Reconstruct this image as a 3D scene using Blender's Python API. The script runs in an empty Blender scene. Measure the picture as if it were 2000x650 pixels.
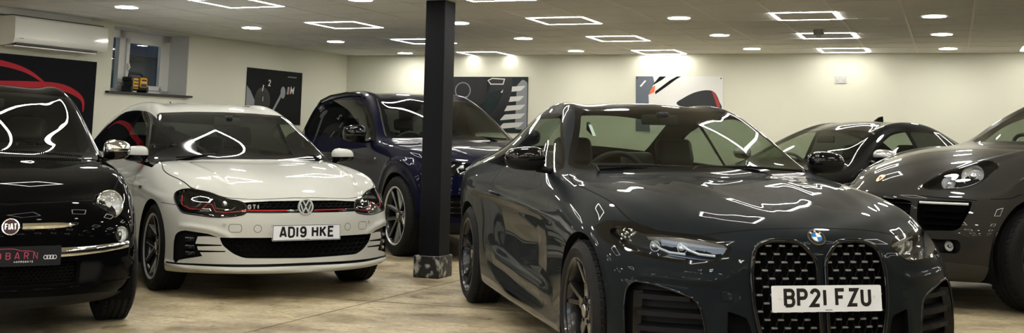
import bpy, bmesh, math, random
from mathutils import Vector, Matrix
from mathutils.bvhtree import BVHTree
from mathutils.interpolate import poly_3d_calc
random.seed(7)
SC = bpy.context.scene
COL = SC.collection
PI = math.pi

# ------------------------------------------------------------------ materials
MATS = {}
def _mat(name):
    m = bpy.data.materials.new(name); m.use_nodes = True
    nt = m.node_tree; nt.nodes.clear()
    out = nt.nodes.new('ShaderNodeOutputMaterial')
    MATS[name] = m
    return m, nt, out
def node(nt, t, **kw):
    n = nt.nodes.new(t)
    for k, v in kw.items():
        if k.startswith('_'): setattr(n, k[1:], v)
        else: n.inputs[k.replace('_', ' ')].default_value = v
    return n
def rgb(c): return (c[0], c[1], c[2], 1.0)
def simple(name, col, rough=.5, metal=0., coat=0., bump=0., bscale=200., spec=.5, coat_rough=.02, vary=0., vscale=8.):
    m, nt, out = _mat(name)
    b = node(nt, 'ShaderNodeBsdfPrincipled', Base_Color=rgb(col), Roughness=rough, Metallic=metal)
    b.inputs['Coat Weight'].default_value = coat
    b.inputs['Coat Roughness'].default_value = coat_rough
    b.inputs['Specular IOR Level'].default_value = spec
    tc = node(nt, 'ShaderNodeTexCoord')
    if vary > 0:
        nz = node(nt, 'ShaderNodeTexNoise', Scale=vscale, Detail=4.)
        nt.links.new(tc.outputs['Object'], nz.inputs['Vector'])
        mx = node(nt, 'ShaderNodeMix', _data_type='RGBA')
        mx.inputs[6].default_value = rgb([c * (1 - vary) for c in col]); mx.inputs[7].default_value = rgb([min(1, c * (1 + vary)) for c in col])
        nt.links.new(nz.outputs['Fac'], mx.inputs[0]); nt.links.new(mx.outputs[2], b.inputs['Base Color'])
    if bump > 0:
        nz = node(nt, 'ShaderNodeTexNoise', Scale=bscale, Detail=3.)
        nt.links.new(tc.outputs['Object'], nz.inputs['Vector'])
        bp = node(nt, 'ShaderNodeBump', Strength=bump, Distance=.01)
        nt.links.new(nz.outputs['Fac'], bp.inputs['Height']); nt.links.new(bp.outputs['Normal'], b.inputs['Normal'])
    nt.links.new(b.outputs[0], out.inputs[0])
    return m
def paint(name, col, metal=0., rough=.35, flake=0., inner=(.02, .02, .022), coat=1.0, spec=.03, ior=1.24):
    """two-sided car paint: clear-coated outside, dull dark lining on the inner face"""
    m, nt, out = _mat(name)
    b = node(nt, 'ShaderNodeBsdfPrincipled', Base_Color=rgb(col), Roughness=rough, Metallic=metal)
    b.inputs['Coat Weight'].default_value = coat; b.inputs['Coat Roughness'].default_value = .012
    b.inputs['Coat IOR'].default_value = ior
    b.inputs['Specular IOR Level'].default_value = spec
    if flake:
        tc = node(nt, 'ShaderNodeTexCoord'); vz = node(nt, 'ShaderNodeTexNoise', Scale=1800., Detail=1.)
        nt.links.new(tc.outputs['Object'], vz.inputs['Vector'])
        mx = node(nt, 'ShaderNodeMix', _data_type='RGBA')
        mx.inputs[6].default_value = rgb([c * (1 - flake) for c in col]); mx.inputs[7].default_value = rgb([min(1, c * (1 + flake)) for c in col])
        nt.links.new(vz.outputs['Fac'], mx.inputs[0]); nt.links.new(mx.outputs[2], b.inputs['Base Color'])
    d = node(nt, 'ShaderNodeBsdfDiffuse', Color=rgb(inner))
    g = node(nt, 'ShaderNodeNewGeometry'); ms = node(nt, 'ShaderNodeMixShader')
    nt.links.new(g.outputs['Backfacing'], ms.inputs[0]); nt.links.new(b.outputs[0], ms.inputs[1]); nt.links.new(d.outputs[0], ms.inputs[2])
    nt.links.new(ms.outputs[0], out.inputs[0])
    return m
def glass(name, tint=(.7, .75, .72), ior=1.5, rough=0.0, boost=1.0):
    m, nt, out = _mat(name)
    tr = node(nt, 'ShaderNodeBsdfTransparent', Color=rgb(tint))
    gl = node(nt, 'ShaderNodeBsdfGlossy', Color=(1, 1, 1, 1), Roughness=rough)
    fr = node(nt, 'ShaderNodeFresnel', IOR=ior)
    gb = node(nt, 'ShaderNodeNewGeometry'); mr = node(nt, 'ShaderNodeMapRange'); mr.inputs[3].default_value = ior; mr.inputs[4].default_value = 1 / ior
    nt.links.new(gb.outputs['Backfacing'], mr.inputs[0]); nt.links.new(mr.outputs[0], fr.inputs['IOR'])
    ml = node(nt, 'ShaderNodeMath', _operation='MULTIPLY'); ml.inputs[1].default_value = boost; ml.use_clamp = True
    ms = node(nt, 'ShaderNodeMixShader')
    nt.links.new(fr.outputs[0], ml.inputs[0]); nt.links.new(ml.outputs[0], ms.inputs[0])
    nt.links.new(tr.outputs[0], ms.inputs[1]); nt.links.new(gl.outputs[0], ms.inputs[2]); nt.links.new(ms.outputs[0], out.inputs[0])
    return m
def emit_mat(name, col, strength):
    m, nt, out = _mat(name)
    e = node(nt, 'ShaderNodeEmission', Color=rgb(col), Strength=strength)
    nt.links.new(e.outputs[0], out.inputs[0]); return m

# ------------------------------------------------------------------ object helpers
def link(o, parent=None):
    COL.objects.link(o)
    if parent is not None: o.parent = parent
    return o
def empty(name, loc=(0, 0, 0), rotz=0., parent=None):
    o = bpy.data.objects.new(name, None); o.location = loc; o.rotation_euler = (0, 0, rotz); o.empty_display_size = .1
    return link(o, parent)
def tag(o, label=None, cat=None, group=None, kind=None):
    if label: o['label'] = label
    if cat: o['category'] = cat
    if group: o['group'] = group
    if kind: o['kind'] = kind
    return o
def obj(name, bm, mat, parent=None, smooth=None, loc=None):
    """bmesh -> one linked mesh object; smooth = auto-smooth angle in degrees"""
    me = bpy.data.meshes.new(name)
    bmesh.ops.recalc_face_normals(bm, faces=bm.faces[:]) if len(bm.faces) else None
    if smooth is not None:
        a = math.radians(smooth)
        for f in bm.faces: f.smooth = True
        for e in bm.edges:
            e.smooth = len(e.link_faces) != 2 or e.calc_face_angle(9) < a
    bm.to_mesh(me); bm.free()
    for m in (mat if isinstance(mat, (list, tuple)) else [mat]): me.materials.append(m)
    o = bpy.data.objects.new(name, me)
    if loc is not None: o.location = loc
    return link(o, parent)
def B(): return bmesh.new()
def box(bm, c, s, rot=None, bevel=0., seg=1, mat=0):
    """box centred at c with full sizes s"""
    M = Matrix.Translation(Vector(c)) @ (rot.to_4x4() if rot is not None else Matrix()) @ Matrix.Diagonal((*s, 1))
    r = bmesh.ops.create_cube(bm, size=1, matrix=M)
    fs = {f for v in r['verts'] for f in v.link_faces}
    for f in fs: f.material_index = mat
    if bevel > 0:
        es = list({e for v in r['verts'] for e in v.link_edges})
        rr = bmesh.ops.bevel(bm, geom=es, offset=bevel, segments=seg, profile=.5, affect='EDGES')
        for f in rr['faces']: f.material_index = mat
    return bm
def cyl(bm, p, q, r, r2=None, n=20, cap=True):
    p = Vector(p); q = Vector(q); d = q - p; r2 = r if r2 is None else r2
    M = Matrix.Translation((p + q) / 2) @ d.to_track_quat('Z', 'Y').to_matrix().to_4x4()
    bmesh.ops.create_cone(bm, cap_ends=cap, segments=n, radius1=r, radius2=r2, depth=d.length, matrix=M)
    return bm
def tube(bm, pts, r, n=8, closed=False, cap=True, flat=1.0):
    """sweep a circle (or list of radii) along a polyline"""
    P = [Vector(p) for p in pts]; N = len(P); rings = []
    up = None
    for i in range(N):
        a = P[(i - 1) % N] if (closed or i > 0) else P[i]; b = P[(i + 1) % N] if (closed or i < N - 1) else P[i]
        t = (b - a)
        if t.length < 1e-9: t = Vector((0, 0, 1))
        t.normalize()
        if up is None:
            up = Vector((0, 0, 1)) if abs(t.z) < .9 else Vector((0, 1, 0))
        s = t.cross(up)
        if s.length < 1e-5: s = t.orthogonal()
        s.normalize(); u2 = s.cross(t).normalized(); up = u2
        rr = r[i] if isinstance(r, (list, tuple)) else r
        rings.append([bm.verts.new(P[i] + s * (math.cos(2 * PI * k / n) * rr) + u2 * (math.sin(2 * PI * k / n) * rr * flat)) for k in range(n)])
    for i in range(N if closed else N - 1):
        A = rings[i]; C = rings[(i + 1) % N]
        for k in range(n): bm.faces.new((A[k], A[(k + 1) % n], C[(k + 1) % n], C[k]))
    if cap and not closed:
        bm.faces.new(rings[0][::-1]); bm.faces.new(rings[-1])
    return bm
def lathe(bm, prof, n=48, axis='Y', c=(0, 0, 0), mats=None, a0=0., a1=2 * PI):
    """revolve profile [(radius, along)] about an axis through c"""
    full = abs(a1 - a0 - 2 * PI) < 1e-6
    m = n if full else n + 1
    rings = []
    for k in range(m):
        an = a0 + (a1 - a0) * k / n
        ca, sa = math.cos(an), math.sin(an); ring = []
        for (r, h) in prof:
            if axis == 'Y': p = (c[0] + r * ca, c[1] + h, c[2] + r * sa)
            elif axis == 'X': p = (c[0] + h, c[1] + r * ca, c[2] + r * sa)
            else: p = (c[0] + r * ca, c[1] + r * sa, c[2] + h)
            ring.append(bm.verts.new(p))
        rings.append(ring)
    for k in range(n):
        A = rings[k]; C = rings[(k + 1) % m]
        for i in range(len(prof) - 1):
            vs = [A[i], A[i + 1], C[i + 1], C[i]]
            if prof[i][0] < 1e-7: vs = [A[i], A[i + 1], C[i + 1]]
            if prof[i + 1][0] < 1e-7: vs = [A[i], A[i + 1], C[i]]
            try:
                f = bm.faces.new(vs)
                if mats: f.material_index = mats[i]
            except ValueError: pass
    bmesh.ops.remove_doubles(bm, verts=bm.verts[:], dist=1e-6)
    return bm
def prism(bm, poly, z0, z1, frame=None, mat=0):
    """extrude a 2D polygon; frame maps (u,v,w)->point"""
    fr = frame or (lambda u, v, w: (u, v, w))
    a = [bm.verts.new(fr(u, v, z0)) for u, v in poly]; b = [bm.verts.new(fr(u, v, z1)) for u, v in poly]
    n = len(poly)
    fs = [bm.faces.new(a[::-1]), bm.faces.new(b)]
    for i in range(n): fs.append(bm.faces.new((a[i], a[(i + 1) % n], b[(i + 1) % n], b[i])))
    for f in fs: f.material_index = mat
    return bm
def flat(bm, poly, frame, w=0., mat=0):
    try:
        f = bm.faces.new([bm.verts.new(frame(u, v, w)) for u, v in poly]); f.material_index = mat
    except ValueError: pass
    return bm
def ribbon(bm, pts, width, frame, w0=0., w1=.001, closed=False):
    """flat stroke of constant width along a 2D polyline, with mitred joins"""
    P = [Vector(p) for p in pts]; N = len(P); L = []; R = []
    for i in range(N):
        a = P[(i - 1) % N] if (closed or i) else None; b = P[(i + 1) % N] if (closed or i < N - 1) else None
        d1 = (P[i] - a).normalized() if a is not None else None
        d2 = (b - P[i]).normalized() if b is not None else None
        d1 = d1 or d2; d2 = d2 or d1
        n1 = Vector((-d1.y, d1.x)); n2 = Vector((-d2.y, d2.x)); m = (n1 + n2)
        if m.length < 1e-6: m = n1.copy()
        m.normalize(); k = 1 / max(.4, m.dot(n1)); m *= width / 2 * k
        L.append(P[i] + m); R.append(P[i] - m)
    rng = range(N) if closed else range(N - 1)
    for w, flip in ((w1, False),):
        lv = [bm.verts.new(frame(p.x, p.y, w)) for p in L]; rv = [bm.verts.new(frame(p.x, p.y, w)) for p in R]
        lb = [bm.verts.new(frame(p.x, p.y, w0)) for p in L]; rb = [bm.verts.new(frame(p.x, p.y, w0)) for p in R]
        for i in rng:
            j = (i + 1) % N
            bm.faces.new((lv[i], rv[i], rv[j], lv[j])); bm.faces.new((lb[i], lv[i], lv[j], lb[j])); bm.faces.new((rv[i], rb[i], rb[j], rv[j]))
        if not closed:
            bm.faces.new((lb[0], rb[0], rv[0], lv[0])); bm.faces.new((lv[-1], rv[-1], rb[-1], lb[-1]))
    return bm
def arc(cx, cy, r, a0, a1, n=8, ry=None):
    ry = r if ry is None else ry
    return [(cx + r * math.cos(math.radians(a0 + (a1 - a0) * i / n)), cy + ry * math.sin(math.radians(a0 + (a1 - a0) * i / n))) for i in range(n + 1)]
def fillet(pts, r=.02, n=5, closed=True):
    """round the corners of a 2D polygon; a point may carry its own radius as third value"""
    out = []; N = len(pts)
    for i in range(N):
        p = Vector(pts[i][:2]); rr = pts[i][2] if len(pts[i]) > 2 else r
        if (not closed and i in (0, N - 1)) or rr <= 0: out.append((p.x, p.y)); continue
        a = Vector(pts[i - 1][:2]); b = Vector(pts[(i + 1) % N][:2])
        d1 = (a - p); d2 = (b - p); l1, l2 = d1.length, d2.length; d1.normalize(); d2.normalize()
        k = min(rr, l1 * .49, l2 * .49); A = p + d1 * k; C = p + d2 * k
        for j in range(n + 1):
            t = j / n; q = A * (1 - t) ** 2 + p * 2 * t * (1 - t) + C * t * t
            out.append((q.x, q.y))
    return out
def catmull(pts, n=6, closed=False):
    P = [Vector(p) for p in pts]; N = len(P); out = []
    rng = range(N) if closed else range(N - 1)
    for i in rng:
        if closed: a, b, c, d = P[i - 1], P[i], P[(i + 1) % N], P[(i + 2) % N]
        else: a, b, c, d = P[max(0, i - 1)], P[i], P[i + 1], P[min(N - 1, i + 2)]
        for j in range(n):
            t = j / n
            out.append(tuple(.5 * ((2 * b) + (c - a) * t + (2 * a - 5 * b + 4 * c - d) * t * t + (3 * b - a - 3 * c + d) * t ** 3)))
    if not closed: out.append(tuple(P[-1]))
    return out
# stroke font (plates and signs): each glyph on a 0.64 x 1 box as polylines
_R = .16
GL = {
 'A': [[(0, 0), (.27, 1), (.37, 1), (.64, 0)], [(.11, .27), (.53, .27)]],
 'B': [[(.05, 0), (.05, 1), (.42, 1)] + arc(.42, .77, .2, 90, -90, 6, .23) + [(.05, .54)], [(.42, .54)] + arc(.42, .27, .22, 90, -90, 6, .27) + [(.05, 0)]],
 'D': [[(.05, 0), (.05, 1), (.34, 1)] + arc(.34, .72, .28, 90, 0, 5) + arc(.34, .28, .28, 0, -90, 5) + [(.05, 0)]],
 'E': [[(.6, 1), (.06, 1), (.06, 0), (.6, 0)], [(.06, .53), (.52, .53)]],
 'F': [[(.6, 1), (.06, 1), (.06, 0)], [(.06, .53), (.5, .53)]],
 'G': [arc(.32, .7, .29, 15, 180, 8, .3) + arc(.32, .3, .29, 180, 360, 8, .3) + [(.61, .48), (.36, .48)]],
 'H': [[(.05, 0), (.05, 1)], [(.59, 0), (.59, 1)], [(.05, .53), (.59, .53)]],
 'I': [[(.32, 0), (.32, 1)]],
 'K': [[(.05, 0), (.05, 1)], [(.6, 1), (.08, .45)], [(.24, .6), (.62, 0)]],
 'L': [[(.06, 1), (.06, 0), (.58, 0)]],
 'M': [[(0, 0), (.02, 1), (.32, .35), (.62, 1), (.64, 0)]],
 'N': [[(.05, 0), (.05, 1), (.59, 0), (.59, 1)]],
 'O': [arc(.32, .7, .28, 0, 180, 8, .3) + arc(.32, .3, .28, 180, 360, 8, .3) + [(.6, .7)]],
 'P': [[(.05, 0), (.05, 1), (.4, 1)] + arc(.4, .74, .21, 90, -90, 7, .26) + [(.05, .48)]],
 'R': [[(.05, 0), (.05, 1), (.4, 1)] + arc(.4, .74, .21, 90, -90, 7, .26) + [(.05, .48)], [(.33, .48), (.6, 0)]],
 'S': [arc(.32, .74, .26, 20, 180, 8, .26) + arc(.32, .48, .26, 180, 180, 1) + [(.32, .5)] + arc(.32, .26, .27, 80, -160, 9, .26)],
 'T': [[(.02, 1), (.62, 1)], [(.32, 1), (.32, 0)]],
 'U': [[(.05, 1), (.05, .26)] + arc(.32, .26, .27, 180, 360, 8, .26) + [(.59, .26), (.59, 1)]],
 'V': [[(.02, 1), (.32, 0), (.62, 1)]],
 'W': [[(0, 1), (.16, 0), (.32, .7), (.48, 0), (.64, 1)]],
 'Z': [[(.04, 1), (.6, 1), (.04, 0), (.6, 0)]],
 '1': [[(.32, 0), (.32, 1)]],
 '2': [[(.06, .76)] + arc(.32, .74, .26, 175, -20, 9, .26) + [(.05, 0), (.6, 0)]],
 '9': [arc(.32, .7, .27, 0, 360, 14, .3), [(.59, .7), (.59, .4)] + arc(.32, .3, .27, 0, -160, 7, .3)],
}
def text(bm, s, u0, v0, h, frame, stroke=.16, gap=.2, w0=0., w1=.001, aspect=1.0, narrow='1I', lean=0.):
    """writes s with stroke lettering of cap height h; returns the end abscissa"""
    u = u0
    for ch in s:
        if ch == ' ': u += h * aspect * .38; continue
        wd = (.2 if ch in narrow else .64) * aspect
        off = -.22 * aspect if ch in narrow else 0.
        hh = 1 - stroke
        for pl in GL[ch]:
            pts = []
            for x, y in pl:
                yy = stroke / 2 + y * hh
                pts.append((u + h * (off + stroke * aspect * .35 + x * aspect * (1 - stroke * .6) + lean * yy), v0 + h * yy))
            q = [pts[0]]
            for p in pts[1:]:
                if (p[0] - q[-1][0]) ** 2 + (p[1] - q[-1][1]) ** 2 > (h * .012) ** 2: q.append(p)
            ribbon(bm, q, h * stroke, frame, w0, w1)
        u += h * (wd + gap)
    return u
def text_width(s, h, gap=.2, aspect=1.0, narrow='1I'):
    return sum(h * aspect * .38 if c == ' ' else h * ((.2 if c in narrow else .64) * aspect + gap) for c in s) - h * gap
# ------------------------------------------------------------------ camera, light, setting
EYE = 1.1379; CEIL = 2.3283
def camera():
    f = 2291.28; yaw, pitch, roll = -.386026, .155178, -.017909
    cy_, sy_ = math.cos(yaw), math.sin(yaw)
    fwd = Vector((sy_ * math.cos(pitch), cy_ * math.cos(pitch), math.sin(pitch)))
    right = Vector((cy_, -sy_, 0)); down = fwd.cross(right)
    r = right * math.cos(roll) + down * math.sin(roll); d = -right * math.sin(roll) + down * math.cos(roll)
    cam = bpy.data.cameras.new('camera'); cam.sensor_width = 36; cam.lens = f * 36 / 2000
    cam.shift_y = -(325 + 83.0946) / 2000; cam.clip_start = .05; cam.clip_end = 300
    o = bpy.data.objects.new('camera', cam); COL.objects.link(o)
    M = Matrix((r, -d, -fwd)).transposed().to_4x4(); M.translation = (0, 0, EYE)
    o.matrix_world = M
    SC.camera = o
camera()
SC.view_settings.view_transform = 'Standard'; SC.view_settings.look = 'None'; SC.view_settings.gamma = 1.0
SC.view_settings.use_curve_mapping = False; SC.view_settings.exposure = 0.27
SC.cycles.use_denoising = True
SC.cycles.max_bounces = 10; SC.cycles.transparent_max_bounces = 24; SC.cycles.glossy_bounces = 6
SC.cycles.sample_clamp_indirect = 8.0; SC.cycles.caustics_reflective = False; SC.cycles.caustics_refractive = False

w = bpy.data.worlds.new('overcast_sky'); SC.world = w; w.use_nodes = True
nt = w.node_tree; nt.nodes.clear()
tcw = nt.nodes.new('ShaderNodeTexCoord'); sxyz = nt.nodes.new('ShaderNodeSeparateXYZ'); nt.links.new(tcw.outputs['Generated'], sxyz.inputs[0])
rw = nt.nodes.new('ShaderNodeValToRGB'); rw.color_ramp.elements[0].position = .0; rw.color_ramp.elements[0].color = (.80, .90, 1.0, 1); rw.color_ramp.elements[1].position = .5; rw.color_ramp.elements[1].color = (.45, .62, 1.0, 1)
nt.links.new(sxyz.outputs[2], rw.inputs[0])
bg = nt.nodes.new('ShaderNodeBackground'); bg.inputs[1].default_value = 3.2
wo = nt.nodes.new('ShaderNodeOutputWorld'); nt.links.new(rw.outputs[0], bg.inputs[0]); nt.links.new(bg.outputs[0], wo.inputs[0])

# --- surfaces
def wall_mat(name, col):
    return simple(name, col, rough=.65, bump=.06, bscale=60, vary=.03, vscale=1.5)
M_WALL = wall_mat('cream_emulsion', (.665, .66, .55))
M_REVEAL = wall_mat('white_emulsion', (.62, .62, .60))
def floor_mat():
    m, nt, out = _mat('worn_concrete')
    tc = node(nt, 'ShaderNodeTexCoord')
    n1 = node(nt, 'ShaderNodeTexNoise', Scale=1.3, Detail=9., Roughness=.62)
    mp = node(nt, 'ShaderNodeMapping'); mp.inputs['Scale'].default_value = (1, 1.5, 1); mp.inputs['Rotation'].default_value = (0, 0, .5)
    nt.links.new(tc.outputs['Object'], mp.inputs[0]); nt.links.new(mp.outputs[0], n1.inputs['Vector'])
    r1 = node(nt, 'ShaderNodeValToRGB'); r1.color_ramp.elements[0].position = .34; r1.color_ramp.elements[0].color = (.22, .17, .10, 1)
    r1.color_ramp.elements[1].position = .66; r1.color_ramp.elements[1].color = (.68, .59, .40, 1)
    e = r1.color_ramp.elements.new(.5); e.color = (.50, .425, .28, 1)
    nt.links.new(n1.outputs['Fac'], r1.inputs[0])
    n2 = node(nt, 'ShaderNodeTexNoise', Scale=26., Detail=6., Roughness=.7); nt.links.new(tc.outputs['Object'], n2.inputs['Vector'])
    r2 = node(nt, 'ShaderNodeValToRGB'); r2.color_ramp.elements[0].position = .32; r2.color_ramp.elements[0].color = (.55, .52, .46, 1)
    r2.color_ramp.elements[1].position = .62; r2.color_ramp.elements[1].color = (1, 1, 1, 1)
    nt.links.new(n2.outputs['Fac'], r2.inputs[0])
    mx = node(nt, 'ShaderNodeMix', _data_type='RGBA', _blend_type='MULTIPLY'); mx.inputs[0].default_value = .8
    nt.links.new(r1.outputs[0], mx.inputs[6]); nt.links.new(r2.outputs[0], mx.inputs[7])
    # sparse oil spots
    v = node(nt, 'ShaderNodeTexNoise', Scale=4.2, Detail=5., Roughness=.66); nt.links.new(tc.outputs['Object'], v.inputs['Vector'])
    r3 = node(nt, 'ShaderNodeValToRGB'); r3.color_ramp.elements[0].position = .30; r3.color_ramp.elements[0].color = (.2, .17, .13, 1)
    r3.color_ramp.elements[1].position = .40; r3.color_ramp.elements[1].color = (1, 1, 1, 1)
    nt.links.new(v.outputs['Fac'], r3.inputs[0])
    m2 = node(nt, 'ShaderNodeMix', _data_type='RGBA', _blend_type='MULTIPLY'); m2.inputs[0].default_value = .8
    nt.links.new(mx.outputs[2], m2.inputs[6]); nt.links.new(r3.outputs[0], m2.inputs[7])
    # drag streaks and dark specks
    mp2 = node(nt, 'ShaderNodeMapping'); mp2.inputs['Scale'].default_value = (2.0, 3.6, 1); mp2.inputs['Rotation'].default_value = (0, 0, -.25)
    nt.links.new(tc.outputs['Object'], mp2.inputs[0])
    n4 = node(nt, 'ShaderNodeTexNoise', Scale=1.6, Detail=6., Roughness=.7); nt.links.new(mp2.outputs[0], n4.inputs['Vector'])
    r4 = node(nt, 'ShaderNodeValToRGB'); r4.color_ramp.elements[0].position = .36; r4.color_ramp.elements[0].color = (.70, .66, .58, 1); r4.color_ramp.elements[1].position = .52; r4.color_ramp.elements[1].color = (1, 1, 1, 1)
    nt.links.new(n4.outputs['Fac'], r4.inputs[0])
    n5 = node(nt, 'ShaderNodeTexNoise', Scale=7., Detail=3., Roughness=.6); nt.links.new(mp2.outputs[0], n5.inputs['Vector'])
    r5 = node(nt, 'ShaderNodeValToRGB'); r5.color_ramp.elements[0].position = .27; r5.color_ramp.elements[0].color = (.16, .14, .11, 1); r5.color_ramp.elements[1].position = .31; r5.color_ramp.elements[1].color = (1, 1, 1, 1)
    nt.links.new(n5.outputs['Fac'], r5.inputs[0])
    m4 = node(nt, 'ShaderNodeMix', _data_type='RGBA', _blend_type='MULTIPLY'); m4.inputs[0].default_value = 1.; nt.links.new(m2.outputs[2], m4.inputs[6]); nt.links.new(r4.outputs[0], m4.inputs[7])
    m5 = node(nt, 'ShaderNodeMix', _data_type='RGBA', _blend_type='MULTIPLY'); m5.inputs[0].default_value = .85; nt.links.new(m4.outputs[2], m5.inputs[6]); nt.links.new(r5.outputs[0], m5.inputs[7])
    m2 = m5
    b = node(nt, 'ShaderNodeBsdfPrincipled', Roughness=.5)
    nt.links.new(m2.outputs[2], b.inputs['Base Color'])
    rr = node(nt, 'ShaderNodeMapRange'); rr.inputs[1].default_value = .3; rr.inputs[2].default_value = .7; rr.inputs[3].default_value = .32; rr.inputs[4].default_value = .62
    nt.links.new(n1.outputs['Fac'], rr.inputs[0]); nt.links.new(rr.outputs[0], b.inputs['Roughness'])
    bp = node(nt, 'ShaderNodeBump', Strength=.35, Distance=.01); nt.links.new(n2.outputs['Fac'], bp.inputs['Height']); nt.links.new(bp.outputs[0], b.inputs['Normal'])
    nt.links.new(b.outputs[0], out.inputs[0])
    return m
M_FLOOR = floor_mat()
M_TILE = simple('ceiling_tile_fissured', (.78, .79, .79), rough=.9, bump=.25, bscale=90, vary=.05, vscale=2)
M_TBAR = simple('ceiling_bar_white', (.80, .79, .74), rough=.45)
M_WHITE = simple('white_plastic', (.78, .78, .74), rough=.25, coat=.4)
M_UPVC = simple('white_upvc', (.70, .70, .68), rough=.3)
M_BLACKSATIN = simple('black_satin', (.012, .012, .013), rough=.45)
M_DARKGLASS = glass('window_glass', (.85, .9, .9), 1.5)
M_LED = emit_mat('led_warm_white', (1.0, .968, .89), 40)
M_LED2 = emit_mat('downlight_white', (1.0, .972, .90), 85)

X0, X1, Y0, Y1 = -9.3, 5.6, -5.0, 16.6
def struct(name, bm, mat, label=None, parent=None, smooth=None):
    o = obj(name, bm, mat, parent, smooth)
    if parent is None: o['kind'] = 'structure'
    if label: o['label'] = label
    return o
bm = B(); box(bm, ((X0 + X1) / 2, (Y0 + Y1) / 2, -.1), (X1 - X0, Y1 - Y0, .2)); struct('floor', bm, M_FLOOR, 'worn beige concrete showroom floor with dark stains')
# saw-cut slab joints in the floor
def line_strip(bm, p, q, wdt, z):
    p = Vector((*p, z)); q = Vector((*q, z)); d = (q - p).normalized(); n = Vector((-d.y, d.x, 0)) * wdt / 2
    bm.faces.new([bm.verts.new(x) for x in (p - n, q - n, q + n, p + n)])
M_JOINT = simple('slab_joint_filler', (.16, .12, .07), rough=.8)
bm = B(); line_strip(bm, (-4.11, -4.9), (-4.094, 14.9), .012, .0015); struct('trim_1', bm, M_JOINT, 'thin saw cut joint running along the concrete floor')
bm = B(); line_strip(bm, (-8.5, 7.4), (5.5, 8.05), .012, .0015); struct('trim_2', bm, M_JOINT, 'thin saw cut joint running across the concrete floor')
bm = B(); box(bm, ((X0 + X1) / 2, (Y0 + Y1) / 2, CEIL + .1), (X1 - X0, Y1 - Y0, .2)); struct('ceiling', bm, M_TILE, 'suspended ceiling of pale grey tiles')

# walls (plan points measured from the picture; the back wall is not quite square to the ceiling grid)
LW = [Vector((-9.24, Y0)), Vector((-8.6545, 15.2))]
LW[0] = Vector((-8.85 - (8.5 - Y0) * .02923, Y0))
BW = [Vector((-9.2, 14.951)), Vector((5.6, 16.288))]
def lw(y): return -8.85 + (y - 8.5) * .02923
def bw(x): return 15.0 + (x + 8.66) * .09021
def wall_seg(bm, p, q, z0, z1, th):
    """box standing on the inner line p-q, thickness th to the left of p->q"""
    p = Vector(p); q = Vector(q); d = (q - p).normalized(); n = Vector((-d.y, d.x)) * th
    prism(bm, [tuple(p), tuple(q), tuple(q + n), tuple(p + n)], z0, z1)
WY0, WY1, WZ0, WZ1 = 10.19, 11.456, 1.595, 2.304     # window recess
bm = B()
wall_seg(bm, (lw(Y0), Y0), (lw(WY0), WY0), 0, CEIL, .45)
wall_seg(bm, (lw(WY1), WY1), (lw(15.3), 15.3), 0, CEIL, .45)
wall_seg(bm, (lw(WY0), WY0), (lw(WY1), WY1), 0, WZ0 - .02, .45)
wall_seg(bm, (lw(WY0), WY0), (lw(WY1), WY1), WZ1, CEIL, .45)
struct('wall_left', bm, M_WALL, 'cream left wall with a deep window recess')
bm = B(); wall_seg(bm, (5.6, bw(5.6)), (-9.2, bw(-9.2)), 0, CEIL, -.3); struct('wall_back', bm, M_WALL, 'cream painted back wall')
bm = B(); box(bm, (X1 + .1, (Y0 + Y1) / 2, CEIL / 2), (.2, Y1 - Y0, CEIL)); struct('wall_right', bm, M_WALL)
bm = B(); box(bm, (-8.95, Y0 - .1, CEIL / 2), (.7, .2, CEIL)); box(bm, (2.0, Y0 - .1, CEIL / 2), (7.2, .2, CEIL)); box(bm, (-5.1, Y0 - .1, CEIL - .06), (7.0, .2, .12))
struct('wall_front', bm, M_WALL)
bm = B(); box(bm, (-1, Y0 - 15, -.15), (60, 30, .2)); struct('ground', bm, simple('tarmac_yard', (.09, .09, .085), rough=.8, bump=.3, bscale=40))

def treeline():  # low tree silhouette out of view, added for the reflections in the lamps
    m, nt_, out_ = _mat('hedge_green'); 
    b_ = node(nt_, 'ShaderNodeBsdfPrincipled', Base_Color=(.02, .03, .015, 1), Roughness=.9); nt_.links.new(b_.outputs[0], out_.inputs[0])
    bm = B(); rnd = random.Random(5); top = []; n = 90
    for i in range(n + 1): top.append((-42 + 70 * i / n, 1.0 + .5 * abs(math.sin(i * .31)) + rnd.random() * .45))
    fr = [bm.verts.new((x, -27, 0)) for x, h in top]; up = [bm.verts.new((x, -28 - rnd.random() * .5, h)) for x, h in top]; bk = [bm.verts.new((x, -30, 0)) for x, h in top]
    for i in range(n): bm.faces.new((fr[i], fr[i + 1], up[i + 1], up[i])); bm.faces.new((up[i], up[i + 1], bk[i + 1], bk[i]))
    struct('far_trees', bm, m)
treeline()
# ceiling grid: warped tile pitch measured from the picture
CA = .0291; TU, TV = .5912, .6779; CX, CY = -.044, 10.0336
_UC = [(-14, -.05), (-11, -.05), (-10, -.04), (-7, .05), (-6, .04), (-3, .035), (-2, 0), (0, -.02), (12, -.02)]
def ucorr(k):
    for (a, va), (b, vb) in zip(_UC, _UC[1:]):
        if a <= k <= b: return va + (vb - va) * (k - a) / (b - a)
    return 0.
def ceil_pt(k, v, z=CEIL):
    u = k * TU + ucorr(k); t = v * TV
    return Vector((CX + u * math.cos(CA) - t * math.sin(CA), CY + u * math.sin(CA) + t * math.cos(CA), z))
def inroom(p): return lw(p.y) < p.x < X1 and Y0 < p.y < bw(p.x)
M_GAP = M_TBAR
def bar(bm, p, q, wdt, dz):
    d = (q - p).normalized(); n = Vector((-d.y, d.x, 0)) * wdt / 2; z = Vector((0, 0, -dz))
    a = [bm.verts.new(x) for x in (p - n, q - n, q + n, p + n)]; b = [bm.verts.new(x + z) for x in (p - n, q - n, q + n, p + n)]
    bm.faces.new(b)
    for i in range(4): bm.faces.new((a[i], a[(i + 1) % 4], b[(i + 1) % 4], b[i]))
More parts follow.
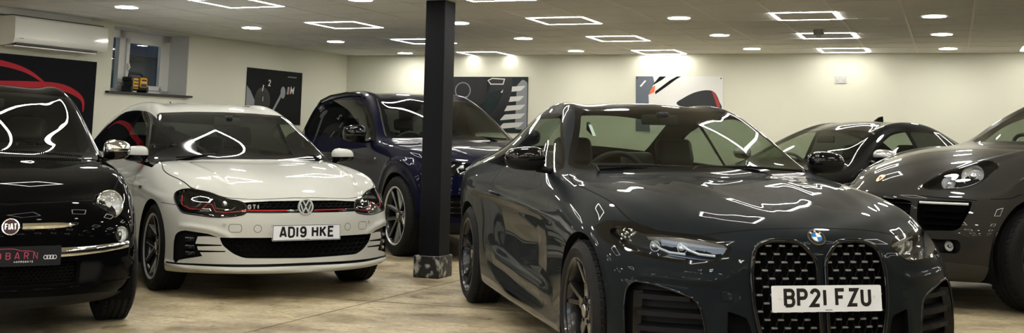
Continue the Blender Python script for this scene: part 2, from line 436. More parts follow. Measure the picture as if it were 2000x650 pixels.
def clip(f, lo, hi, n=200):
    ts = [lo + (hi - lo) * i / n for i in range(n + 1)]; ins = [t for t in ts if inroom(f(t))]
    return (min(ins), max(ins)) if ins else None
bm = B()
for k in range(-15, 10):
    c = clip(lambda v: ceil_pt(k, v), -23, 10)
    if c: bar(bm, ceil_pt(k, c[0]), ceil_pt(k, c[1]), .022, .004)
struct('trim_3', bm, M_TBAR, 'long white bars of the ceiling grid running away from the camera')
bm = B()
for v in range(-22, 10):
    ks = [k / 4 for k in range(-60, 40) if inroom(ceil_pt(k / 4, v))]
    if ks: bar(bm, ceil_pt(ks[0], v), ceil_pt(ks[-1], v), .014, .003)
struct('trim_4', bm, M_TBAR, 'cross bars of the ceiling grid')

# LED frame lights and round downlights
def led_frame(k, v, label):
    c = ceil_pt(k + .5, v + .5); root = empty('ceiling_frame_light', (c.x, c.y, CEIL - .002), CA)
    tag(root, label, 'ceiling light', 'square frame ceiling lights')
    a, b_, t, h = TU / 2 * .985, TV / 2 * .985, .030, .004
    bm = B()
    for s in (-1, 1):
        box(bm, (0, s * (b_ - t / 2), -h / 2), (2 * a, t, h)); box(bm, (s * (a - t / 2), 0, -h / 2), (t, 2 * (b_ - t), h))
    obj('glowing_frame', bm, M_LED, root)
    bm = B(); box(bm, (0, 0, -.0015), (2 * (a - t), 2 * (b_ - t), .003)); obj('backing_tile', bm, M_TILE, root)
    return root


for k in (-11, -7, -3, 1, 5):
    for v in (7, 4, 1, -2, -5, -8, -11, -14, -17):
        p = ceil_pt(k + .5, v + .5)
        if not (inroom(p) and p.x < X1 - .5): continue
        col = {-11: 'the run by the left wall', -7: 'the run right of the pillar', -3: 'the run with the smoke alarm', 1: 'the run beyond the smoke alarm', 5: 'the run along the right wall'}[k]
        row = {7: 'touching the back wall', 4: 'middle of those in view', 1: 'third from the back wall', -2: 'fourth from the back wall'}.get(v, 'overhead row %d' % ((1 - v) // 3))
        led_frame(k, v, 'square glowing ceiling frame in %s, %s' % (col, row))
def downlight(x, y, label):
    root = empty('downlight', (x, y, CEIL - .001)); tag(root, label, 'ceiling light', 'round recessed downlights')
    bm = B(); lathe(bm, [(.112, 0), (.118, -.003), (.112, -.007), (.104, -.007), (.104, 0)], 40, 'Z'); obj('bezel', bm, M_WHITE, root, 40)
    bm = B(); lathe(bm, [(0, -.004), (.07, -.004), (.104, -.0035), (.104, 0)], 40, 'Z'); obj('diffuser', bm, M_LED2, root, 40)
_dc = [(-7.54, 'nearest the left wall'), (-5.02, 'in the row behind the pillar'), (-2.71, 'between the two frame light runs'), (-.43, 'in the row at the right')]
_dr = [(14.65, 'end one at the back wall'), (12.75, 'second from the back wall'), (10.93, 'third from the back wall'), (8.88, 'fourth from the back wall')]
for x, cl in _dc:
    for i, (y, rl) in enumerate(_dr):
        if x == -.43: y += .35
        downlight(x, y, 'round glowing downlight %s, %s' % (cl, rl))
    for i in range(1, 6): downlight(x, 8.88 - 2 * i, 'round glowing downlight %s, overhead row %d' % (cl, i))
downlight(-5.993, 13.034, 'small round downlight just left of the pillar top edge') if False else None
root = empty('smoke_alarm', (-1.604, 12.40, CEIL - .004)); tag(root, 'grey smoke alarm hanging from the ceiling between frame lights', 'smoke alarm')
bm = B(); lathe(bm, [(0, 0), (.055, 0), (.057, -.03), (.05, -.045), (0, -.045)], 28, 'Z'); obj('body', bm, simple('grey_plastic', (.30, .30, .28), .5), root, 40)
bm = B(); lathe(bm, [(.03, -.045), (.03, -.066), (.022, -.072), (0, -.072)], 24, 'Z'); obj('sensor_chamber', bm, simple('grey_plastic_pale', (.45, .45, .42), .5), root, 40)

# black steel pillar
pil = empty('pillar', (-4.40, 9.17, 0), 0.0); pil['kind'] = 'structure'; pil['label'] = 'black boxed steel pillar in front of the dark blue SUV'
bm = B(); box(bm, (.005, .02, CEIL / 2), (.185, .21, CEIL - .002), bevel=.004); o = obj('shaft', bm, simple('black_pillar_paint', (.006, .006, .008), .55, bump=.05, bscale=30, spec=.12), pil)
M_STEEL = simple('scuffed_steel', (.03, .03, .03), .5, metal=.2)
def scuffed():
    m, nt, out = _mat('scuffed_base_plate'); tc = node(nt, 'ShaderNodeTexCoord'); n = node(nt, 'ShaderNodeTexNoise', Scale=16., Detail=3.)
    nt.links.new(tc.outputs['Object'], n.inputs['Vector']); r = node(nt, 'ShaderNodeValToRGB')
    r.color_ramp.elements[0].position = .53; r.color_ramp.elements[0].color = (.015, .015, .016, 1); r.color_ramp.elements[1].position = .68; r.color_ramp.elements[1].color = (.45, .44, .42, 1)
    nt.links.new(n.outputs['Fac'], r.inputs[0]); b = node(nt, 'ShaderNodeBsdfPrincipled', Roughness=.45); nt.links.new(r.outputs[0], b.inputs['Base Color']); nt.links.new(b.outputs[0], out.inputs[0]); return m
bm = B(); box(bm, (-.005, .02, .09), (.235, .27, .18), bevel=.006); obj('base_plate_box', bm, scuffed(), pil)

# ---- left wall fittings.  frame on the left wall: u = along y, v = z, w = into the room
LN = Vector((1, -.02923, 0)).normalized(); LT = Vector((.02923, 1, 0)).normalized()
def LF(u, v, w): return Vector((lw(u), u, v)) + LN * w
BT = Vector((1, .09021, 0)).normalized(); BN = Vector((.09021, -1, 0)).normalized()
def BF(u, v, w): return Vector((u, bw(u), v)) + BN * w

# window in its recess
win = empty('window_1', LF(10.82, 1.6, 0), -math.atan(.02923)); win['kind'] = 'structure'; win['label'] = 'white framed window deep in the left wall'
def inv(o): return (Matrix.Translation(o.location) @ o.rotation_euler.to_matrix().to_4x4()).inverted()
def local(o, f):
    """frame relative to an empty's own axes"""
    M = inv(o)
    return lambda u, v, w: M @ f(u, v, w)
wf = local(win, LF)
bm = B()
def wbox(bm, u0, u1, v0, v1, w0, w1, fr): prism(bm, [(u0, v0), (u1, v0), (u1, v1), (u0, v1)], w0, w1, fr)
for r in ((WY0, WY1, WZ0, WZ0 + .05), (WY0, WY1, WZ1 - .09, WZ1), (WY0, WY0 + .05, WZ0, WZ1), (WY1 - .14, WY1, WZ0, WZ1), (10.60, 10.70, WZ0, WZ1)): wbox(bm, *r, -.34, -.28, wf)
obj('window_frame', bm, M_UPVC, win)
bm = B()
for r in ((10.70, 11.32, 1.645, 1.695), (10.70, 11.32, 2.164, 2.214), (10.70, 10.75, 1.645, 2.214), (11.27, 11.32, 1.645, 2.214)): wbox(bm, *r, -.30, -.262, wf)
sash = obj('window_sash', bm, M_UPVC, win)
for r in ((10.75, 11.27, 1.69, 2.17), (10.24, 10.60, 1.64, 2.22)):
    bm = B(); wbox(bm, *r, -.322, -.312, wf); obj('window_pane', bm, M_DARKGLASS, win)
bm = B(); wbox(bm, 10.715, 10.735, 1.86, 1.93, -.265, -.235, wf); wbox(bm, 10.715, 10.735, 1.88, 1.90, -.245, -.225, wf); obj('window_handle', bm, M_WHITE, win)
bm = B(); wbox(bm, 10.12, 11.51, 1.575, 1.597, -.30, .05, wf); obj('window_sill', bm, M_BLACKSATIN, win)
bm = B(); wbox(bm, WY0 - .002, WY0 + .004, WZ0, WZ1, -.28, -.002, wf); wbox(bm, WY1 - .006, WY1 + .002, WZ0, WZ1, -.28, -.002, wf); wbox(bm, WY0, WY1, WZ1 - .006, WZ1 + .002, -.28, -.002, wf); obj('reveal_lining', bm, M_REVEAL, win)
# dark slab added outside that window to block the bright sky
bm = B(); box(bm, (-10.3, 11.6, 2.0), (.3, 8, 4.0)); box(bm, (-10.1, 11.2, 1.95), (.12, 1.2, .06)); box(bm, (-10.1, 11.6, 2.15), (.12, 2.6, .05)); struct('sky_blocker', bm, simple('blocker_dark', (.012, .014, .016), .7, spec=.1))

# yellow jobsite radio on the sill
rad = empty('jobsite_radio', LF(10.69, 1.5975, -.10), -math.atan(.02923)); tag(rad, 'yellow and black jobsite radio on the black window sill', 'radio')
M_YEL = simple('yellow_plastic', (.72, .38, .015), .4); M_BLK = simple('black_plastic', (.012, .012, .013), .38)
bm = B(); box(bm, (0, 0, .10), (.14, .25, .15), bevel=.02, seg=2); obj('case', bm, M_BLK, rad, 40)
bm = B(); box(bm, (.072, .052, .115), (.012, .115, .11), bevel=.008); obj('front_panel', bm, M_YEL, rad)
bm = B(); box(bm, (.072, -.075, .10), (.012, .085, .12), bevel=.008); obj('battery_door', bm, M_YEL, rad)
bm = B()
for i in range(3): box(bm, (.0795, -.075, .06 + .035 * i), (.003, .07, .014))
box(bm, (.0795, .05, .085), (.003, .09, .035)); obj('speaker_slots', bm, M_BLK, rad)
for yy in (.025, .05, .075):
    bm = B(); cyl(bm, (.076, yy, .14), (.088, yy, .14), .009, n=14); obj('control_knob', bm, M_BLK, rad)
bm = B(); tube(bm, [(0, -.115, .16), (0, -.105, .205), (0, -.07, .215), (0, .07, .215), (0, .105, .205), (0, .115, .16)], .012, 8); obj('carry_handle', bm, M_BLK, rad, 60)
for yy in (-.125, .125):
    bm = B(); box(bm, (0, yy, .04), (.16, .03, .07), bevel=.01); box(bm, (.0, yy, .15), (.15, .028, .05), bevel=.01); obj('corner_guard', bm, M_BLK, rad)

# wall mounted air conditioner
ac = empty('air_conditioner', LF(9.33, 1.965, 0), -math.atan(.02923)); tag(ac, 'white wall mounted air conditioner above the black sign', 'air conditioner')
af = local(ac, LF)
bm = B()
prof = fillet([(0.002, 2.25), (.19, 2.25, .02), (.212, 2.232, .02), (.224, 2.03, .02), (.20, 1.987, .02), (.10, 1.967, .02), (.002, 1.967)], .0)
acl = 8.62, 9.872
a = [bm.verts.new(af(acl[0], v, w_)) for w_, v in prof]; c = [bm.verts.new(af(acl[1], v, w_)) for w_, v in prof]
bm.faces.new(a); bm.faces.new(c[::-1])
for i in range(len(prof)): bm.faces.new((a[i], c[i], c[(i + 1) % len(prof)], a[(i + 1) % len(prof)]))
obj('casing', bm, simple('glossy_white_plastic', (.84, .83, .78), .12, coat=.6), ac, 35)
bm = B(); prism(bm, [(8.66, 1.972), (9.74, 1.972), (9.74, 1.990), (8.66, 1.990)], .13, .207, af); obj('air_outlet', bm, M_BLK, ac)
bm = B(); prism(bm, [(8.66, 1.955), (9.74, 1.955), (9.74, 1.966), (8.66, 1.966)], .06, .185, af); obj('louvre_flap', bm, M_WHITE, ac)
bm = B(); prism(bm, [(8.64, 2.247), (9.86, 2.247), (9.86, 2.262), (8.64, 2.262)], .03, .16, af); obj('intake_grille', bm, M_BLK, ac)
bm = B(); prism(bm, [(8.68, 2.03), (8.73, 2.03), (8.73, 2.036), (8.68, 2.036)], .2245, .2262, af); obj('maker_badge', bm, simple('grey_print', (.25, .25, .25), .4), ac)
# boxed duct above it
bm = B(); prism(bm, [(8.0, 2.262), (9.72, 2.262), (9.72, 2.327), (8.0, 2.327)], .001, .12, LF); struct('trim_5', bm, M_REVEAL, 'grey boxing above the air conditioner')

# black dealer sign with the red car outline
sg = empty('wall_sign', LF(8.2, 1.0, .0), -math.atan(.02923)); tag(sg, 'black wall sign with a red car outline, behind the black hatchback', 'sign')
sf = local(sg, LF)
S0, S1, SB, ST = 6.62, 9.945, .55, 1.89
bm = B(); prism(bm, [(S0, SB), (S1, SB), (S1, ST), (S0, ST)], .002, .022, sf); obj('board', bm, simple('black_sign_vinyl', (.006, .0065, .009), .55, spec=.05), sg)
M_RED = simple('red_vinyl', (.36, .010, .02), .45, spec=.15); M_SIGNW = simple('white_vinyl', (.80, .80, .78), .4)
def taper(bm, pts, w0, w1, fr, z0=.0221, z1=.024):
    n = len(pts); L = []; R = []
    for i in range(n):
        a = Vector(pts[max(0, i - 1)]); b = Vector(pts[min(n - 1, i + 1)]); d = (b - a).normalized(); nn = Vector((-d.y, d.x))
        t = i / (n - 1); ww = w0 + (w1 - w0) * t if not callable(w0) else w0(t)
        L.append(Vector(pts[i]) + nn * ww / 2); R.append(Vector(pts[i]) - nn * ww / 2)
    for i in range(n - 1):
        bm.faces.new([bm.verts.new(fr(p.x, p.y, z1)) for p in (L[i], R[i], R[i + 1], L[i + 1])])
# roof arc and body arc of the outline
swell = lambda a, b: (lambda t: a + (b - a) * math.sin(PI * min(1, max(0, t))) ** .8)
roof = catmull([(7.35, 1.50), (7.7, 1.68), (8.2, 1.80), (8.65, 1.795), (9.0, 1.735), (9.27, 1.615)], 8)
body = catmull([(6.75, 1.42), (7.1, 1.52), (7.6, 1.56), (8.3, 1.575), (9.0, 1.60), (9.40, 1.605), (9.63, 1.56), (9.77, 1.48), (9.79, 1.36)], 8)
bm = B(); taper(bm, roof, swell(.012, .058), 0, sf); obj('roof_outline', bm, M_RED, sg)
bm = B(); taper(bm, body, swell(.012, .075), 0, sf); obj('bonnet_outline', bm, M_RED, sg)
bm = B(); h = .30; tw = text_width('AUTOBARN', h, .22, 1.0); text(bm, 'AUTOBARN', 8.2 - tw / 2, .98, h, sf, .13, .22, .0221, .0245); obj('sign_name', bm, M_SIGNW, sg)
bm = B(); h = .12; tw = text_width('HARROGATE', h, .35, 1.0); text(bm, 'HARROGATE', 9.6 - tw, .74, h, sf, .15, .35, .0221, .0245); obj('sign_town', bm, M_SIGNW, sg)
bm = B(); prism(bm, [(6.9, .90), (9.6, .90), (9.6, .925), (6.9, .925)], .0221, .0245, sf); obj('sign_rule', bm, M_SIGNW, sg)

# ---- posters
def poster(name, label, fr_w, u0, u1, v0, v1, base):
    c = fr_w((u0 + u1) / 2, v0, 0); ang = -math.atan(.02923) if fr_w is LF else math.atan(.09021)
    r = empty(name, c, ang); tag(r, label, 'poster'); f = local(r, fr_w)
    bm = B(); prism(bm, [(u0, v0), (u1, v0), (u1, v1), (u0, v1)], .004, .010, f); obj('panel', bm, base, r)
    return r, f
def shapes(root, f, name, polys, mat, w=.0108):
    bm = B()
    for pl in polys: prism(bm, pl, .0100, w, f)
    return obj(name, bm, mat, root)
P_DARK = simple('print_charcoal', (.009, .010, .011), .5, spec=.05, vary=.4, vscale=3); P_BLACK = simple('print_black', (.008, .008, .009), .3)
P_GREY = simple('print_grey', (.22, .23, .25), .3); P_PALE = simple('print_pale', (.58, .58, .56), .3); P_WHITE = simple('print_white', (.72, .72, .70), .3); P_RED = simple('print_red', (.35, .03, .03), .3); P_STEEL = simple('print_steel', (.10, .12, .15), .3)
P_ORANGE = simple('print_orange', (.75, .16, .05), .3)
pr, pf = poster('dashboard_poster', 'dark poster of a car dial and indicator stalk on the left wall', LF, 12.60, 13.84, 1.30, 2.005, P_DARK)
shapes(pr, pf, 'pale_edge_print', [[(12.60, 1.30), (12.80, 1.30), (12.78, 1.6), (12.68, 1.72), (12.60, 1.78)]], P_GREY)
shapes(pr, pf, 'dial_print', [[(p[0], p[1]) for p in arc(12.95, 1.60, .17, 0, 360, 24)][:-1]], P_BLACK)
shapes(pr, pf, 'stalk_print', [[(13.14, 1.44), (13.17, 1.42), (13.40, 1.70), (13.37, 1.73)], arc(13.40, 1.72, .055, 0, 360, 14, .08)[:-1]], P_GREY, .0112)
shapes(pr, pf, 'dial_needle', [[(12.93, 1.72), (12.95, 1.72), (12.97, 1.80), (12.95, 1.80)]], P_PALE, .0114)
bm = B(); f3 = pf
for i, m_ in enumerate((P_STEEL, P_PALE, P_RED)):
    q = B(); x = 13.48 + i * .022; prism(q, [(x, 1.70), (x + .014, 1.70), (x + .034, 1.80), (x + .02, 1.80)], .0100, .0112, pf); obj('stripe_print', q, m_, pr)
text(bm, 'M', 13.56, 1.70, .10, pf, .2, .2, .0100, .0112, 1.2, lean=.2); text(bm, '2', 13.06, 1.79, .085, pf, .16, .2, .0100, .0116, 1.0); text(bm, '1', 12.95, 1.585, .07, pf, .16, .2, .0100, .0116, 1.0); obj('letter_print', bm, P_WHITE, pr)
bm = B()
for i in range(7): prism(bm, [(13.50 + i * .03, 1.925), (13.52 + i * .03, 1.925), (13.52 + i * .03, 1.94), (13.50 + i * .03, 1.94)], .0100, .0108, pf)
obj('caption_print', bm, P_GREY, pr)

pr, pf = poster('steering_wheel_poster', 'poster of a black steering wheel and pedals, just right of the pillar', BF, -7.35, -5.92, 1.25, 2.022, simple('print_teal_grey', (.020, .028, .030), .4, spec=.1, vary=.4, vscale=4))
shapes(pr, pf, 'pedal_print', [fillet([(-6.32 + a, 1.30 + b), (-6.02 + a, 1.33 + b), (-5.95 + a, 1.40 + b), (-6.25 + a, 1.38 + b)], .02) for a, b in ((-.02, 0), (0, .12), (.0, .24), (-.02, .36), (.0, .5), (.0, .6)) if b < .6], P_PALE)
shapes(pr, pf, 'seat_print', [fillet([(-6.1, 1.30), (-5.93, 1.30), (-5.93, 1.95), (-6.0, 1.99), (-6.08, 1.9)], .03)], P_GREY, .0105)
bm = B()
ribbon(bm, arc(-6.87, 1.93, .66, 7, -134, 40), .125, pf, .010, .0116, False); obj('rim_print', bm, P_BLACK, pr)
shapes(pr, pf, 'hub_print', [fillet([(-7.25, 1.70), (-7.05, 1.58), (-6.70, 1.58), (-6.52, 1.70), (-6.46, 1.95), (-6.60, 2.015), (-7.2, 2.015), (-7.28, 1.9)], .06), [(-6.52, 1.80), (-6.24, 1.86), (-6.24, 1.99), (-6.5, 1.99)], [(-6.98, 1.62), (-6.78, 1.62), (-6.80, 1.28), (-6.96, 1.28)]], P_BLACK, .0113)
bm = B(); ribbon(bm, arc(-6.87, 1.83, .11, 0, 360, 24)[:-1], .014, pf, .010, .0122, True); obj('badge_print', bm, P_GREY, pr)
bm = B(); ribbon(bm, [(-6.50, 1.97), (-6.44, 2.0), (-6.26, 1.99), (-6.28, 1.92), (-6.46, 1.92)], .014, pf, .010, .012, True); obj('button_print', bm, P_PALE, pr)

pr, pf = poster('white_sports_car_poster', 'poster of a white sports car from above, over the dark grey coupe', BF, -4.413, -3.252, 1.30, 2.032, P_WHITE)
shapes(pr, pf, 'dark_backdrop_print', [[(-4.413, 1.30), (-4.22, 1.30), (-4.24, 1.78), (-4.16, 1.95), (-4.18, 2.032), (-4.413, 2.032)]], P_STEEL)
shapes(pr, pf, 'headlamp_streak', [[(-4.36, 1.90), (-4.34, 1.89), (-4.27, 1.97), (-4.29, 1.98)]], P_WHITE, .0113)
shapes(pr, pf, 'intake_print', [[(-4.15, 1.79), (-4.02, 1.88), (-3.87, 1.99), (-3.80, 2.03), (-3.86, 2.03), (-3.95, 1.98), (-4.15, 1.83)], [(-4.2, 1.90), (-4.05, 1.99), (-4.0, 2.03), (-4.09, 2.03)]], P_DARK)
shapes(pr, pf, 'tail_lamp_print', [[(-4.25, 1.78), (-4.16, 1.82), (-4.15, 1.91), (-4.2, 1.88)]], P_ORANGE)
shapes(pr, pf, 'roof_print', [catmull([(-3.86, 1.66), (-3.78, 1.74), (-3.62, 1.82), (-3.46, 1.85), (-3.36, 1.82), (-3.30, 1.70), (-3.29, 1.60), (-3.6, 1.56)], 4, True)], P_BLACK)
shapes(pr, pf, 'red_edge_print', [[(-3.40, 1.84), (-3.36, 1.82), (-3.30, 1.69), (-3.29, 1.62), (-3.33, 1.62), (-3.35, 1.70)]], P_RED, .0113)
for uu in (-4.39, -3.275):
    bm = B(); cyl(bm, pf(uu, 2.005, .010), pf(uu, 2.005, .014), .009, n=12); obj('fixing_screw', bm, P_BLACK, pr)

soc = empty('wall_socket', BF(-1.76, 1.95, 0), math.atan(.09021)); tag(soc, 'white double wall socket high on the back wall', 'socket'); kf = local(soc, BF)
bm = B(); prism(bm, fillet([(-1.835, 1.95), (-1.685, 1.95), (-1.685, 2.037), (-1.835, 2.037)], .006, 3), .001, .012, kf); obj('face_plate', bm, simple('socket_plastic', (.52, .52, .50), .35), soc)
for uu in (-1.80, -1.72):
    bm = B(); prism(bm, [(uu - .006, 2.008), (uu + .006, 2.008), (uu + .006, 2.024), (uu - .006, 2.024)], .0121, .016, kf); obj('rocker_switch', bm, M_UPVC, soc)
bm = B()
for uu in (-1.80, -1.72):
    for du, dv in ((0, .016), (-.011, 0), (.011, 0)): prism(bm, [(uu + du - .003, 1.966 + dv), (uu + du + .003, 1.966 + dv), (uu + du + .003, 1.974 + dv), (uu + du - .003, 1.974 + dv)], .0121, .0126, kf)
obj('pin_holes', bm, M_BLK, soc)
# ------------------------------------------------------------------ car building kit
FR = [0, .38, .74, 1.0]
def lerp(a, b, t): return a + (b - a) * t
def hermite(knots, x):
    """monotone-ish cubic through (x, y...) knots sorted by descending or ascending x"""
    K = sorted(knots)
    if x <= K[0][0]: return K[0][1:]
    if x >= K[-1][0]: return K[-1][1:]
    n = len(K)
    for i in range(n - 1):
        if K[i][0] <= x <= K[i + 1][0]:
            h = K[i + 1][0] - K[i][0]; t = (x - K[i][0]) / h; out = []
            for c in range(1, len(K[0])):
                def sl(j):
                    if j < 0 or j >= n - 1: return None
                    return (K[j + 1][c] - K[j][c]) / max(1e-6, K[j + 1][0] - K[j][0])
                def tang(j):
                    a, b = sl(j - 1), sl(j)
                    if a is None: return b
                    if b is None: return a
                    if a * b <= 0: return 0.
                    return 2 * a * b / (a + b)
                m0, m1 = tang(i) * h, tang(i + 1) * h; y0, y1 = K[i][c], K[i + 1][c]
                out.append((2 * t ** 3 - 3 * t * t + 1) * y0 + (t ** 3 - 2 * t * t + t) * m0 + (-2 * t ** 3 + 3 * t * t) * y1 + (t ** 3 - t * t) * m1)
            return tuple(out)

class CarBody:
    """smooth car skin grown from a station table.
    stations: (a_centre, z_centre, a_edge, b_edge, z_edge, power[, dz1, dz2]) from the bonnet lip to the tail lip
    rows: dicts side=[(a, b, z) ...front corner to rear corner], front=(a, z, q), rear=(a, z, q), going down the flank"""
    def __init__(s, stations, rows, levels=3, fit=2):
        nI = len(stations); nJ = len(FR)
        V = []; idx = {}
        def put(key, p): idx[key] = len(V); V.append(Vector(p)); return idx[key]
        for i, st in enumerate(stations):
            ac, zc, ae, be, ze, pw = st[:6]; dz = (0, st[6] if len(st) > 6 else 0, st[7] if len(st) > 7 else 0, 0)
            da = st[8] if len(st) > 8 else 2.
            for j, f in enumerate(FR): put(('L', i, j), (lerp(ac, ae, f ** da), be * f, lerp(zc, ze, f ** pw) + dz[j]))
        ring = [('L', 0, j) for j in range(nJ)] + [('L', i, nJ - 1) for i in range(1, nI)] + [('L', nI - 1, j) for j in range(nJ - 2, -1, -1)]
        ae0, aeN = stations[0][2], stations[-1][2]
        rings = [ring]
        for k, rw in enumerate(rows):
            S = rw['side']; kn = [(p[0], p[1], p[2]) for p in S]; c0, cN = S[0], S[-1]; R = []
            a0, z0, q = rw['front']
            for j in range(nJ - 1):
                f = FR[j]; R.append(put(('W', k, 'f', j), (lerp(a0, c0[0], f ** q), c0[1] * f, lerp(z0, c0[2], f * f))))
            for i in range(nI):
                t = (stations[i][2] - aeN) / (ae0 - aeN); a = lerp(cN[0], c0[0], t)
                if 'warp' in rw: a = rw['warp'](i, a)
                b, z = hermite(kn, a); R.append(put(('W', k, 's', i), (a, b, z)))
            a0, z0, q = rw['rear']
            for j in range(nJ - 2, -1, -1):
                f = FR[j]; R.append(put(('W', k, 'r', j), (lerp(a0, cN[0], f ** q), cN[1] * f, lerp(z0, cN[2], f * f))))
            rings.append(R)
        rings[0] = [idx[x] for x in ring]
        F = []
        for i in range(nI - 1):
            for j in range(nJ - 1):
                F.append((idx[('L', i, j)], idx[('L', i + 1, j)], idx[('L', i + 1, j + 1)], idx[('L', i, j + 1)]))
        for A, C in zip(rings, rings[1:]):
            for m in range(len(A) - 1): F.append((A[m], A[m + 1], C[m + 1], C[m]))
        # floor pan
        K = len(rows) - 1
        def bot(i, j):
            if j == nJ - 1: return idx[('W', K, 's', i)]
            if i == 0: return idx[('W', K, 'f', j)]
            if i == nI - 1: return idx[('W', K, 'r', j)]
            if ('P', i, j) not in idx:
                e = V[idx[('W', K, 's', i)]]; put(('P', i, j), (e.x, e.y * FR[j], e.z - .005))
            return idx[('P', i, j)]
        for i in range(nI - 1):
            for j in range(nJ - 1): F.append((bot(i, j), bot(i, j + 1), bot(i + 1, j + 1), bot(i + 1, j)))
        # mirror
        n = len(V); mir = {}
        for i in range(n):
            if abs(V[i].y) < 1e-7: mir[i] = i
            else: mir[i] = len(V); V.append(Vector((V[i].x, -V[i].y, V[i].z)))
        F2 = F + [tuple(mir[i] for i in f[::-1]) for f in F]
        s.target = [v.copy() for v in V]
        # nudge the control cage so the smooth surface passes near the table
        nb = [set() for _ in V]; dg = [[] for _ in V]
        for f in F2:
            for t in range(4):
                nb[f[t]] |= {f[t - 1], f[(t + 1) % 4]}; dg[f[t]].append(f[(t + 2) % 4])
        P = [v.copy() for v in V]
        for _ in range(fit):
            lim = []
            for i in range(len(P)):
                m = len(nb[i]); q = P[i] * (m * m)
                for x in nb[i]: q = q + P[x] * 4
                for x in dg[i]: q = q + P[x]
                lim.append(q / (m * m + 4 * m + len(dg[i])))
            for i in range(len(P)): P[i] = P[i] + (V[i] - lim[i]) * .85
        me = bpy.data.meshes.new('tmp'); me.from_pydata([tuple(p) for p in P], [], F2); me.update()
        o = bpy.data.objects.new('tmp', me); COL.objects.link(o)
        md = o.modifiers.new('s', 'SUBSURF'); md.levels = md.render_levels = levels
        dgp = bpy.context.evaluated_depsgraph_get(); ev = o.evaluated_get(dgp); m2 = ev.to_mesh()
        bm = bmesh.new(); bm.from_mesh(m2); ev.to_mesh_clear()
        bpy.data.objects.remove(o); bpy.data.meshes.remove(me)
        bmesh.ops.recalc_face_normals(bm, faces=bm.faces[:]); bm.normal_update()
        s.full = bm; s.vn = [v.normal.copy() for v in bm.verts]; bm.verts.ensure_lookup_table(); bm.faces.ensure_lookup_table()
        s.bvh = BVHTree.FromBMesh(bm)
        h = bm.copy()
        bmesh.ops.delete(h, geom=[f for f in h.faces if f.calc_center_median().y < 0], context='FACES')
        for v in h.verts:
            if abs(v.co.y) < 1e-5: v.co.y = 0
        s.h = h; s.lay = h.faces.layers.int.new('reg'); s.names = ['body']; s.rec = {}
    def tid(s, nm):
        if nm not in s.names: s.names.append(nm)
        return s.names.index(nm)
    def normal_at(s, co):
        loc, nrm, fi, d = s.bvh.find_nearest(co)
        f = s.full.faces[fi]; vs = [v.co for v in f.verts]
        try: wts = poly_3d_calc(vs, loc)
        except Exception: return nrm
        n = Vector()
        for wt, v in zip(wts, f.verts): n += s.vn[v.index] * wt
        return n.normalized() if n.length > 1e-6 else nrm
    def hit(s, o, d):
        return s.bvh.ray_cast(Vector(o), Vector(d))[0]
    def on(s, view, u, v):
        """point on the skin seen from one side (b >= 0 half)"""
        if view == 'side': return s.hit((u, 3, v), (0, -1, 0))
        if view == 'front': return s.hit((4, u, v), (-1, 0, 0))
        if view == 'top': return s.hit((u, v, 4), (0, 0, -1))
    PROJ = {'side': (Vector((1, 0, 0)), Vector((0, 0, 1)), Vector((0, 1, 0))), 'front': (Vector((0, 1, 0)), Vector((0, 0, 1)), Vector((1, 0, 0))),
            'top': (Vector((1, 0, 0)), Vector((0, 1, 0)), Vector((0, 0, 1)))}
    def pool(s, pts, view, pad=.03):
        U, Vv, D = s.PROJ[view] if isinstance(view, str) else view
        pu = [p[0] for p in pts]; pv = [p[1] for p in pts]; u0, u1, v0, v1 = min(pu) - pad, max(pu) + pad, min(pv) - pad, max(pv) + pad
        out = set()
        for f in s.h.faces:
            c = f.verts[0].co; cu = c.dot(U); cv = c.dot(Vv)
            if u0 - .2 < cu < u1 + .2 and v0 - .2 < cv < v1 + .2: out.add(f)
        return out
    def region(s, nm, poly, view='side', filt=None, only=None, minfacing=.04, pool=None):
        """cut the outline into the skin and tag what lies inside it"""
        U, Vv, D = s.PROJ[view] if isinstance(view, str) else view
        pu = [p[0] for p in poly]; pv = [p[1] for p in poly]
        bb = (min(pu), max(pu), min(pv), max(pv)); lay = s.lay
        onl = None if only is None else {s.tid(x) for x in only}
        def ok(f):
            if onl is not None and f[lay] not in onl: return False
            if f.normal.dot(D) < minfacing: return False
            us = [v.co.dot(U) for v in f.verts]; vs = [v.co.dot(Vv) for v in f.verts]
            if max(us) < bb[0] or min(us) > bb[1] or max(vs) < bb[2] or min(vs) > bb[3]: return False
            return filt is None or filt(f.calc_center_median())
        cand = {f for f in (s.pool(poly, view) if pool is None else pool) if f.is_valid and ok(f)}
        N = len(poly); box2 = {}
        def bx(f):
            us = [v.co.dot(U) for v in f.verts]; vs = [v.co.dot(Vv) for v in f.verts]
            return (min(us), max(us), min(vs), max(vs))
        cen = {}
        G = .06; grid = {}
        def put(f):
            q = bx(f); box2[f] = q
            for gi in range(int(q[0] // G), int(q[1] // G) + 1):
                for gj in range(int(q[2] // G), int(q[3] // G) + 1): grid.setdefault((gi, gj), set()).add(f)
        for f in cand: put(f)
        for i in range(N):
            p = Vector(poly[i]); q = Vector(poly[(i + 1) % N]); d = q - p
            if d.length < 1e-6: continue
            n2 = Vector((-d.y, d.x)).normalized(); dn = d.normalized(); L = d.length
            sel = []
            su0, su1, sv0, sv1 = min(p.x, q.x) - 1e-6, max(p.x, q.x) + 1e-6, min(p.y, q.y) - 1e-6, max(p.y, q.y) + 1e-6
            near = set()
            ng = max(1, int(L / (G * .5))); seen = set()
            for k in range(ng + 1):
                x = p + d * (k / ng)
                for gi in (int((x.x - .012) // G), int((x.x + .012) // G)):
                    for gj in (int((x.y - .012) // G), int((x.y + .012) // G)):
                        if (gi, gj) in seen: continue
                        seen.add((gi, gj)); near |= grid.get((gi, gj), set())
